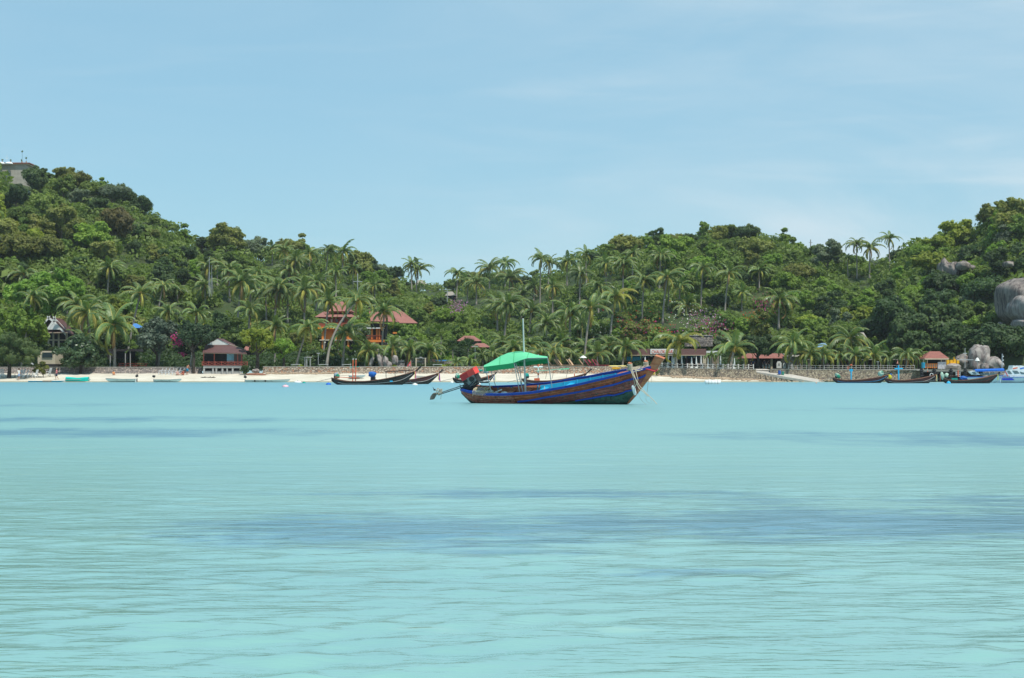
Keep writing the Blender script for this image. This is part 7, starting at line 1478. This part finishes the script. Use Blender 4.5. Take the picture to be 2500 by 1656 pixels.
def kayak(label, px, py, Y, L_, mat, rz, z=None, tilt=0.0):
    p = P(px, py, Y); o = empty('kayak', p, rz, label, 'kayak', 'kayaks stacked on the wall terrace'); o.rotation_euler = (tilt, 0, rz); n = 16; vs = []; fs = []
    for i in range(n+1):
        t = i/n; x = -L_/2+L_*t; r_ = max(0.02, 0.36*math.sin(math.pi*t)**0.6)
        for q in range(8): a = 2*math.pi*q/8; vs.append((x, r_*math.cos(a), 0.42*r_*math.sin(a)+0.16*(2*t-1)**4))
    fs = [(i*8+j, i*8+(j+1) % 8, (i+1)*8+(j+1) % 8, (i+1)*8+j) for i in range(n) for j in range(8)]; MB().add(vs, fs).build('hull', mat, o, True); MB().box((0.2, 0, 0.14), (0.5, 0.34, 0.10)).build('seat', IRON, o); return o
YK = M('yellow kayak plastic', (0.80, 0.42, 0.01), 0.4, 0.06); CK = M('cream kayak plastic', (0.70, 0.58, 0.25), 0.45, 0.1)
kayak('bright yellow kayak tipped on the wall edge left of the blue bar doors', 1499, 899.5, 259.6, 3.0, YK, -0.5); kayak('orange-ended kayak under the bright yellow one', 1489, 898, 260.5, 2.6, M('orange kayak plastic', (0.80, 0.25, 0.02), 0.4), 0.2); kayak('cream kayak, lower one of the cream pair', 1510, 897, 262, 3.4, CK, 0.05); kayak('pale yellow kayak resting on top of the cream pair', 1506, 894.5, 262.5, 3.2, M('pale yellow kayak', (0.72, 0.62, 0.22), 0.45), 0.1)

# --- floats and buoys
def buoy(label, px, py, Y, r, mat, sq=1.0, name='buoy'):
    p = P(px, py, Y); p.z = 0.02; o = empty(name, p, 0, label, 'buoy'); MB().lathe([(0.02, -r*0.8), (r*0.8, -r*0.5), (r, 0), (r*0.8, r*0.55), (0.25*r, r*0.9), (0.02, r*0.92)], n=12).build('float', mat, o, True); MB().lathe([(r*0.16, 0.8*r), (r*0.16, 1.2*r), (r*0.05, 1.25*r)], n=6).build('ring', GREYC, o); o.scale = (sq, sq, 1); return o
PB = M('pink white float', (0.75, 0.45, 0.50), 0.5); buoy('pink and white float in the water off the sunlit trees', 697, 945, 168, 0.22, PB, 1.6); buoy('long white float near the sand edge beside the double-fender dinghy', 727, 934, 232, 0.26, WHITE, 2.2); buoy('small cyan buoy right of the long white float', 742, 936, 222, 0.20, TEALC, 1.2); buoy('blue float behind the stern of the orange-posted longtail', 802, 940, 196, 0.24, CBLUE, 1.4)
buoy('white float under the ribbons of the orange-posted longtail bow', 1013, 941, 190, 0.22, WHITE, 1.6); buoy('small white buoy beside the half-hidden longtail stern', 1103, 935, 228, 0.22, WHITE, 1.2); buoy('cyan ball buoy at the stern of the cluttered longtail', 2316, 936, 217, 0.30, CYANP); buoy('small pale float near the foot of the boat ramp', 1993, 936, 220, 0.12, M('salmon float', (0.6, 0.3, 0.2), .5)); buoy('white float behind the red engine of the large boat', 1167, 938, 200, 0.24, WHITE, 1.5)
a = P(1740, 939.5, 205); o_ = empty('swim_raft', (a.x, a.y, 0), 0, 'white cylindrical mooring raft floating below the bar terrace', 'raft'); MB().tube([(-0.95, 0, 0.16), (-0.85, 0, 0.20), (0.85, 0, 0.20), (0.95, 0, 0.16)], [0.25, 0.34, 0.34, 0.25], 14).build('drum', WHITE, o_, True)
for x in (-0.55, -0.15, 0.25, 0.6): MB().tube([(x-0.02, 0, 0.20), (x+0.02, 0, 0.20)], 0.355, 14).build('band', GREYC if x != 0.6 else IRON, o_)
MB().box((0, 0, 0.52), (1.2, 0.25, 0.05)).build('top_board', WHITE, o_)

# ------------------------------------------------------------------ beach furniture
def chair_proto():
    o = empty('plastic_chair', (0, 0, 0), 0, 'x', 'chair'); m_ = M('white plastic', (0.70, 0.73, 0.75), 0.4, 0.05)
    MB().box((0, 0, 0.40), (0.50, 0.50, 0.05)).build('seat', m_, o); b = MB()
    for k in range(5): b.box((-0.19+0.095*k, 0.33, 0.74), (0.065, 0.04, 0.68), (-0.35, 0, 0))
    b.box((0, 0.44, 1.05), (0.48, 0.04, 0.08), (-0.35, 0, 0)); b.build('backrest', m_, o)
    for sx_ in (-1, 1):
        MB().tube([(sx_*0.26, -0.2, 0.62), (sx_*0.26, 0.28, 0.62)], 0.03, 4).build('armrest', m_, o)
        for sy_ in (-1, 1): MB().tube([(sx_*0.22, sy_*0.22, 0.4), (sx_*0.27, sy_*0.29, 0)], 0.03, 4).build('leg', m_, o)
    return o
cp = chair_proto(); first = True
def put_chair(px, py, Y, rz, label, s=1.0):
    global first
    o = cp if first else copy_tree(cp); first = False; z = float(zbeach(np.array([px]), np.array([Y]))[0]); o.location = ((px-CX)/FPX*Y, Y, z); o.rotation_euler = (0, 0, rz); o.scale = (s, s, s); o['label'] = label; o['group'] = 'white plastic beach chairs'; return o
for k, (x, Y, rz, l) in enumerate([(48,252.5,-0.6,'white plastic beach chair beside the walker in white, leftmost of the cluster'),(54,253.3,-0.9,'white plastic chair half hidden behind the leftmost one'),(62,252.2,-1.1,'tall-backed white plastic chair in the middle of the left cluster'),(76,253.5,-1.4,'grey-white chair at the right end of the left cluster'),(85,252.0,-1.9,'low reclining white chair leaning left under the feathery bush'),(118,254.5,-2.0,'lone white reclining chair left of the pink-shirted walker'),(6,252.5,0.4,'bluish chair at the picture edge under the slanting trunk')]): put_chair(x, 910, Y, rz, l, 1.15)
for k in range(7): put_chair(391+8.7*k, 910, 256.6, -1.35-0.1*(k % 3), ['leftmost', 'second from left', 'third from left', 'middle', 'third from right', 'second from right', 'rightmost'][k]+' white chair in the row of seven against the grey wall', 1.0)
for k, (x, Y) in enumerate(((30, 252.6), (70, 251.6), (99, 252.6), (128, 254))):
    z = float(zbeach(np.array([x]), np.array([Y]))[0]); o_ = empty('beach_table', ((x-CX)/FPX*Y, Y, z), 0.2*k, ['small dark table under the slanting trunk', 'small dark table between the white cluster chairs', 'dark trestle table right of the reclining chair', 'dark stool table left of the pink-shirted walker'][k], 'table', 'small dark beach tables'); MB().box((0, 0, 0.55), (0.9, 0.6, 0.04)).build('table_top', TIMBER, o_)
    for sx_ in (-1, 1):
        for sy_ in (-1, 1): MB().tube([(sx_*0.38, sy_*0.24, 0.55), (sx_*0.42, sy_*0.26, 0)], 0.025, 4).build('leg', IRON, o_)
# closed beach parasols
def parasol(px, Y, label, mat, z, h=2.6, fat=0.17, group=None, name='closed_parasol'):
    o = empty(name, ((px-CX)/FPX*Y, Y, z), 0, label, 'parasol', group); MB().tube([(0, 0, 0), (0, 0, h)], 0.035, 6).build('pole', WHITE, o); MB().lathe([(fat*0.5, h*0.30), (fat, h*0.36), (fat*0.75, h*0.6), (fat*0.5, h*0.85), (0.04, h*0.98)], n=8).build('folded_canopy', mat, o); MB().lathe([(0.26, 0), (0.28, 0.12), (0.20, 0.28), (0.07, 0.32)], n=8).build('base', WHITE, o); return o
PX = [1575, 1632, 1641.5, 1645.5, 1650, 1664.5, 1688.5, 1700, 1711.5, 1729, 1735.5, 1759, 1793]
for k, x in enumerate(PX):
    Yp = interp(x, WX, WY)+1.8+(k % 3)*0.5; parasol(x, Yp, ('closed white parasol, number '+['one', 'two', 'three', 'four', 'five', 'six', 'seven', 'eight', 'nine', 'ten', 'eleven', 'twelve', 'thirteen'][k]+' from the left on the bar terrace'), M('white parasol cloth', (0.72, 0.73, 0.72), 0.8, 0.05), interp(x, WX, WZ), h=(1.75+0.18*(k % 3))*1.0, fat=0.15, group='closed white parasols on the bar terrace')
parasol(78, 254.5, 'closed yellow parasol poking above the feathery bush', YELLOW, 2.6, 3.2, 0.2); 
o_ = empty('open_parasol', (P(1424, 897, 262).x, 262, 2.2), 0, 'small open white parasol beside the tall palm trunk over the loungers', 'parasol'); MB().tube([(0, 0, 0), (0, 0, 1.9)], 0.03, 5).build('pole', WHITE, o_); MB().lathe([(0.62, 1.55), (0.35, 1.78), (0.02, 1.95)], n=10).build('canopy', WHITE, o_)
for k, (x, y, c3, l) in enumerate(((1068, 898, WHITE, 'long white bench right of the small hedge bush'), (1122, 897.5, WHITE, 'white bench beside the orange flag'), (790, 897.5, WHITE, 'white bench right of the flat dark hedge'), (722, 897, WHITE, 'white bench left of the garden frame'), (846, 897, WHITE, 'white bench behind the orange twin post'))):
    o_ = empty('bench', (P(x, 0, 261.3).x, 261.3, 2.28), 0.05*k, l, 'bench', 'white benches on the garden terrace'); MB().box((0, 0, 0.42), (1.5, 0.4, 0.06)).build('seat', c3, o_)
    for s in (-1, 1): MB().box((s*0.6, 0, 0.2), (0.06, 0.35, 0.40)).build('leg', GREYC, o_)
# sun loungers
def lounger_proto():
    o = empty('sun_lounger', (0, 0, 0), 0, 'x', 'sun lounger'); MB().box((0.25, 0, 0.30), (1.25, 0.62, 0.07)).build('seat', WOODL, o); MB().box((-0.70, 0, 0.62), (0.95, 0.62, 0.07), (0, 0.88, 0)).build('backrest', WOODL, o)
    for sx_ in (-0.35, 0.80):
        for sy_ in (-1, 1): MB().box((sx_, sy_*0.26, 0.13), (0.06, 0.06, 0.27)).build('leg', WOODL, o)
    return o
WOODL = M('light brown lounger wood', (0.56, 0.37, 0.23), 0.75, 0.2, 3); REDL = M('plum red cushion', (0.30, 0.04, 0.07), 0.8)
lp = lounger_proto(); f_ = True; LX = [1262, 1269, 1277, 1294, 1306, 1315, 1326, 1333, 1355, 1372, 1380, 1402, 1407, 1433, 1446, 1454, 1464, 1471]
nm_ = ['first', 'second', 'third', 'fourth', 'fifth', 'sixth', 'seventh', 'eighth', 'ninth', 'tenth', 'eleventh', 'twelfth', 'thirteenth', 'fourteenth', 'fifteenth', 'sixteenth', 'seventeenth', 'eighteenth']
for k, x in enumerate(LX):
    o = lp if f_ else copy_tree(lp); f_ = False; Yp = 261.2+0.3*(k % 2); o.location = (P(x, 0, Yp).x, Yp, 2.18); o.rotation_euler = (0, 0, -0.35+0.12*(k % 3)); o.scale = (1.25, 1.1, 1.35); red = k >= 14
    o['label'] = ('plum-red' if red else 'light brown')+' wooden sun lounger, '+nm_[k]+' from the left before the hedge'; o['group'] = 'sun loungers on the middle terrace'
    if red:
        for ch in o.children:
            if not ch.name.startswith('leg'): ch.material_slots[0].link = 'OBJECT'; ch.material_slots[0].material = REDL
# terrace tables of the bar
for k, x in enumerate((1611, 1622, 1640, 1654, 1672, 1695, 1708, 1730, 1746, 1765, 1780, 1808)):
    Yp = interp(x, WX, WY)+2.6; o_ = empty('bar_table', (P(x, 0, Yp).x, Yp, interp(x, WX, WZ)-.05), 0, 'plum-clothed bar table, '+nm_[k]+' from the left behind the rope fence', 'table', 'bar terrace tables'); MB().box((0, 0, 0.72), (1.1, 0.8, 0.05)).build('table_top', M('plum cloth', (0.16, 0.06, 0.07), 0.8, 0.4, 2), o_); MB().box((0, 0, 0.36), (0.12, 0.12, 0.70)).build('leg', IRON, o_); MB().box((0.75, 0.1, 0.45), (0.35, 0.35, 0.9)).build('side_seat', TIMBER, o_)

# ------------------------------------------------------------------ people
SKIN = M('skin', (0.50, 0.27, 0.18), 0.6, 0.06, 4); SKIN2 = M('tanned skin', (0.42, 0.20, 0.12), 0.6, 0.06, 4); HAIRB = M('dark hair', (0.04, 0.025, 0.02), 0.7); HAIRY = M('fair hair', (0.40, 0.28, 0.16), 0.7)
def person(label, px, Y, z, rz, pose, shirt=None, shorts=None, skin=SKIN, hair=HAIRB, h=1.70, group=None):
    o = empty('person', ((px-CX)/FPX*Y, Y, z), rz, label, 'person', group); s = h/1.72
    J = {'pelvis': (0, 0, 0.92, .13), 'waist': (0, 0.0, 1.08, .115), 'chest': (0, 0.01, 1.30, .14), 'neck': (0, 0.02, 1.48, .055), 'headb': (0, 0.0, 1.56, .075), 'head': (0, -0.005, 1.64, .095), 'crown': (0, 0.01, 1.70, .07)}
    if pose == 'walk': L_ = {'L': ((-.09, 0, .86, .095), (-.10, -.16, .50, .062), (-.10, -.06, .10, .04), (-.10, -.20, .04, .035)), 'R': ((.09, 0, .86, .095), (.10, .05, .48, .062), (.10, .28, .14, .04), (.10, .20, .03, .035))}; A = {'L': ((-.18, .02, 1.42, .05), (-.24, .10, 1.16, .04), (-.24, 0.0, .92, .03), (-.24, -.05, .84, .032)), 'R': ((.18, .02, 1.42, .05), (.25, -.06, 1.16, .04), (.24, -.22, .96, .03), (.23, -.28, .90, .032))}
    elif pose == 'bend': L_ = {'L': ((-.09, 0, .86, .095), (-.12, -.08, .48, .062), (-.12, 0.02, .08, .04), (-.12, -.14, .03, .035)), 'R': ((.09, 0, .86, .095), (.12, -.02, .48, .062), (.12, .06, .08, .04), (.12, -.08, .03, .035))}; A = {'L': ((-.20, -.10, 1.38, .055), (-.30, -.22, 1.14, .042), (-.20, -.40, 1.0, .032), (-.16, -.46, .98, .034)), 'R': ((.20, -.10, 1.38, .055), (.30, -.22, 1.14, .042), (.22, -.42, 1.02, .032), (.18, -.48, 1.0, .034))}; J.update(waist=(0, -.03, 1.07, .12), chest=(0, -.12, 1.28, .15), neck=(0, -.22, 1.44, .06), headb=(0, -.30, 1.49, .075), head=(0, -.34, 1.54, .095), crown=(0, -.36, 1.61, .07))
    else:
        J.update(pelvis=(0, 0, .14, .13), waist=(0, -.02, .30, .115), chest=(0, -.05, .50, .13), neck=(0, -.08, .66, .055), headb=(0, -.10, .73, .075), head=(0, -.10, .80, .095), crown=(0, -.08, .87, .07))
        L_ = {'L': ((-.10, -.04, .14, .095), (-.16, -.42, .36, .062), (-.14, -.74, .08, .04), (-.14, -.88, .05, .035)), 'R': ((.10, -.04, .14, .095), (.16, -.44, .30, .062), (.14, -.78, .06, .04), (.14, -.90, .05, .035))}; A = {'L': ((-.18, -.06, .60, .05), (-.26, -.18, .40, .04), (-.16, -.36, .36, .03), (-.12, -.42, .36, .032)), 'R': ((.18, -.06, .60, .05), (.26, -.16, .38, .04), (.22, -.30, .24, .03), (.2, -.36, .2, .032))}
    vs = []; ed = []; rad = []
    def addv(t): vs.append((t[0]*s, t[1]*s, t[2]*s)); rad.append(t[3]*s); return len(vs)-1
    idx = {k: addv(v) for k, v in J.items()}; ch = ['pelvis', 'waist', 'chest', 'neck', 'headb', 'head', 'crown']; ed += [(idx[a], idx[b_]) for a, b_ in zip(ch[:-1], ch[1:])]
    for sd in 'LR':
        p = idx['pelvis']
        for t in L_[sd]: q = addv(t); ed.append((p, q)); p = q
        p = idx['chest']
        for t in A[sd]: q = addv(t); ed.append((p, q)); p = q
    me = bpy.data.meshes.new('body'); me.from_pydata(vs, ed, []); bo = bpy.data.objects.new('body', me); COL.objects.link(bo); bo.parent = o; me.materials.append(skin)
    m1 = bo.modifiers.new('skin', 'SKIN'); m1.use_smooth_shade = True
    for i, sv in enumerate(me.skin_vertices[0].data): sv.radius = (rad[i], rad[i]*(0.72 if i in (idx['chest'], idx['waist'], idx['pelvis']) else 1)); sv.use_root = (i == 0)
    bo.modifiers.new('sub', 'SUBSURF').levels = 1; bo.modifiers['sub'].render_levels = 1
    hd = Vector(J['head'][:3])*s; hv = MB(); 
    prof = [(0.104, -0.02), (0.112, 0.03), (0.095, 0.09), (0.05, 0.125), (0.01, 0.13)]; hv.lathe([(a*s, b_*s) for a, b_ in prof], hd+Vector((0, 0.018, 0)), 12); hv.build('hair', hair, o, True)
    fc = MB(); fy = hd.y-0.088*s
    for sx_ in (-1, 1): fc.box((sx_*0.032*s, fy, hd.z+0.01*s), (0.02*s, 0.02*s, 0.010*s))
    fc.box((0, fy+0.005*s, hd.z-0.045*s), (0.04*s, 0.015*s, 0.008*s)); fc.box((0, fy-0.012*s, hd.z-0.015*s), (0.02*s, 0.03*s, 0.03*s)); fc.build('face', HAIRB, o)
    W_a, C_, N_, P_ = [Vector(J[k][:3])*s for k in ('waist', 'chest', 'neck', 'pelvis')]
    if shirt:
        b = MB(); vs2 = []; rings = [(P_+Vector((0, 0, 0.02)), .165, .125), (W_a, .15, .115), (C_, .185, .13), (C_.lerp(N_, 0.65), .17, .10), (C_.lerp(N_, 0.9), .07, .07)]
        for c, rx, ry in rings:
            for q in range(12): a = 2*math.pi*q/12; vs2.append(c+Vector((rx*s*math.cos(a), ry*s*math.sin(a), 0)))
        b.add(vs2, [(i*12+j, i*12+(j+1) % 12, (i+1)*12+(j+1) % 12, (i+1)*12+j) for i in range(4) for j in range(12)])
        for sd in 'LR': p, q = Vector(A[sd][0][:3])*s, Vector(A[sd][1][:3])*s; b.tube([p, p.lerp(q, .7)], [0.075*s, 0.07*s], 8)
        b.build('shirt', shirt, o, True)
    if shorts:
        b = MB(); vs2 = []
        for c, rx, ry in ((P_.lerp(W_a, .55), .15, .12), (P_, .175, .14), (P_-Vector((0, 0, .08*s)), .17, .14)):
            for q in range(12): a = 2*math.pi*q/12; vs2.append(c+Vector((rx*s*math.cos(a), ry*s*math.sin(a), 0)))
        b.add(vs2, [(i*12+j, i*12+(j+1) % 12, (i+1)*12+(j+1) % 12, (i+1)*12+j) for i in range(2) for j in range(12)])
        for sd in 'LR': p, q = Vector(L_[sd][0][:3])*s, Vector(L_[sd][1][:3])*s; b.tube([p, p.lerp(q, .85)], [0.115*s, 0.10*s], 8)
        b.build('shorts', shorts, o, True)
    return o
zb1 = lambda px, Y: float(zbeach(np.array([px]), np.array([Y]))[0])
person('person in white top and blue shorts walking on the sand by the chair cluster', 46, 249, zb1(46, 249), 1.3, 'walk', WHITE, M('faded blue cloth', (0.25, 0.33, 0.50), 0.8), SKIN, HAIRB, 1.75, 'people on the beach')
person('person with fair hair in a pink shirt and dark shorts walking left', 138, 249.5, zb1(138, 249.5), -1.2, 'walk', M('pink shirt', (0.70, 0.22, 0.24), 0.8), M('dark shorts', (0.03, 0.03, 0.06), 0.8), SKIN, HAIRY, 1.72, 'people on the beach')
person('shirtless person in teal shorts bending beside the row of white chairs', 457, 256.3, zb1(457, 256.3), 2.5, 'bend', None, M('teal shorts', (0.0, 0.20, 0.34), 0.7), SKIN2, HAIRB, 1.75, 'people on the beach')
person('person sitting on the sand against the grey wall, orange-toned', 277, 256.4, zb1(277, 256.4), 0.5, 'sit', M('orange top', (0.75, 0.32, 0.12), 0.8), M('orange bottoms', (0.6, 0.25, 0.1), 0.8), SKIN, HAIRB, 1.35, 'people on the beach')
person('person crouched low by the feet of the shirtless person', 448, 256.0, zb1(448, 256.0), -0.6, 'sit', M('brick bikini', (0.45, 0.10, 0.06), 0.8), M('brick bikini', (0.45, 0.10, 0.06), 0.8), SKIN2, HAIRB, 1.6, 'people on the beach')
person('person with pale top sitting at the right end of the seven chairs', 433, 256.2, zb1(433, 256.2), 0.3, 'sit', M('blush top', (0.66, 0.45, 0.40), 0.8), M('blush top', (0.66, 0.45, 0.40), 0.8), SKIN, HAIRY, 1.6, 'people on the beach')
zt1 = lambda px: interp(px, WX, WZ)
for k, (x, sh, l) in enumerate(((1832, M('black shirt', (0.02, 0.02, 0.03), .8), 'person in black shirt standing under the dark terrace tree, left of two'), (1838, M('navy shirt', (0.03, 0.05, 0.12), .8), 'person in navy shirt standing under the dark terrace tree, right of two'), (1866, M('black shirt', (0.02, 0.02, 0.03), .8), 'person in black standing before the white boards'), (1874, M('charcoal shirt', (0.04, 0.04, 0.05), .8), 'person in charcoal beside the white boards, right of the one in black'))):
    person(l, x, 255+0.4*k, zt1(x)-0.05, 0.4*k-0.5, 'bend' if k % 2 else 'walk', sh, IRON, SKIN2, HAIRB, 1.62, 'people on the bar terrace')
# driftwood and weed on the sand
for k, (x, y, l_, lab) in enumerate(((499, 922, 1.2, 'dark driftwood strip on the sand before the restaurant'), (512, 923, 0.7, 'short driftwood piece right of the dark strip'), (520, 923, 0.9, 'thin driftwood piece at the right end of the wrack line'), (1460, 915, 0.9, 'dark branch on the sand below the kayaks'))):
    Yd = 251.5 if y > 920 else 255; b = MB(); g9 = random.Random(k); pts_ = [(-l_/2+l_*t/5, g9.uniform(-.1, .1), 0.04+g9.uniform(0, .06)) for t in range(6)]; b.tube(pts_, [0.03, 0.06, 0.07, 0.06, 0.05, 0.02], 5); b.tube([pts_[2], (0.15, 0.1, 0.22)], 0.03, 4); o_ = b.build('driftwood', DARK_BARK, None, False, ((x-CX)/FPX*Yd, Yd, zb1(x, Yd))); tag(o_, lab, 'driftwood', 'driftwood on the sand')
o_ = empty('canoe_hulk', ((625-CX)/FPX*256.2, 256.2, zb1(625, 256.2)), 0.1, 'old red-brown wooden canoe lying under the sunlit tree', 'boat'); b = MB(); b.tube([(-1.6, 0, 0.16), (-1.0, 0, 0.15), (0, 0, 0.14), (1.0, 0, 0.12), (1.6, 0, 0.1)], [0.05, 0.2, 0.24, 0.2, 0.04], 8); b.build('hull', CAP, o_, True); MB().box((0, 0, 0.36), (0.3, 0.4, 0.04)).build('thwart', TIMBER, o_)
# ------------------------------------------------------------------ thin sea air
hz = MB().box2((-620, -90, -4), (620, 860, 95)).build('haze', None); tag(hz, 'thin humid sea air over the bay', kind='stuff')
hm_ = bpy.data.materials.new('sea air'); hm_.use_nodes = True; ht = hm_.node_tree; ht.nodes.clear(); ho = ht.nodes.new('ShaderNodeOutputMaterial'); hv = ht.nodes.new('ShaderNodeVolumePrincipled')
hv.inputs['Color'].default_value = (0.86, 0.93, 0.98, 1); hv.inputs['Density'].default_value = HAZE; hv.inputs['Anisotropy'].default_value = 0.2
ht.links.new(hv.outputs[0], ho.inputs['Volume']); hz.data.materials.append(hm_)
# ------------------------------------------------------------------ labels that single each repeat out
def finish_labels():
    from collections import defaultdict
    groups = defaultdict(list)
    for o, key, px, py in LABELLED: groups[key+', '+where(px, py)].append((px, py, o))
    for lab, L in groups.items():
        L.sort(key=lambda t: t[0])
        if len(L) == 1: L[0][2]['label'] = lab
        elif len(L) == 2: L[0][2]['label'] = 'left one of two: '+lab; L[1][2]['label'] = 'right one of two: '+lab
        elif len(L) == 3:
            for w, t in zip(('leftmost', 'middle', 'rightmost'), L): t[2]['label'] = w+' of three: '+lab
        else:
            Ls = sorted(L, key=lambda t: t[0]); n = len(Ls); words = ['leftmost', 'second from left', 'third from left', 'fourth from left', 'fifth from left', 'sixth from left', 'seventh from left', 'eighth from left']
            for i, t in enumerate(Ls): t[2]['label'] = (words[i] if i < 8 and i < n-1 else ('rightmost' if i == n-1 else 'further right'))+': '+lab
finish_labels()
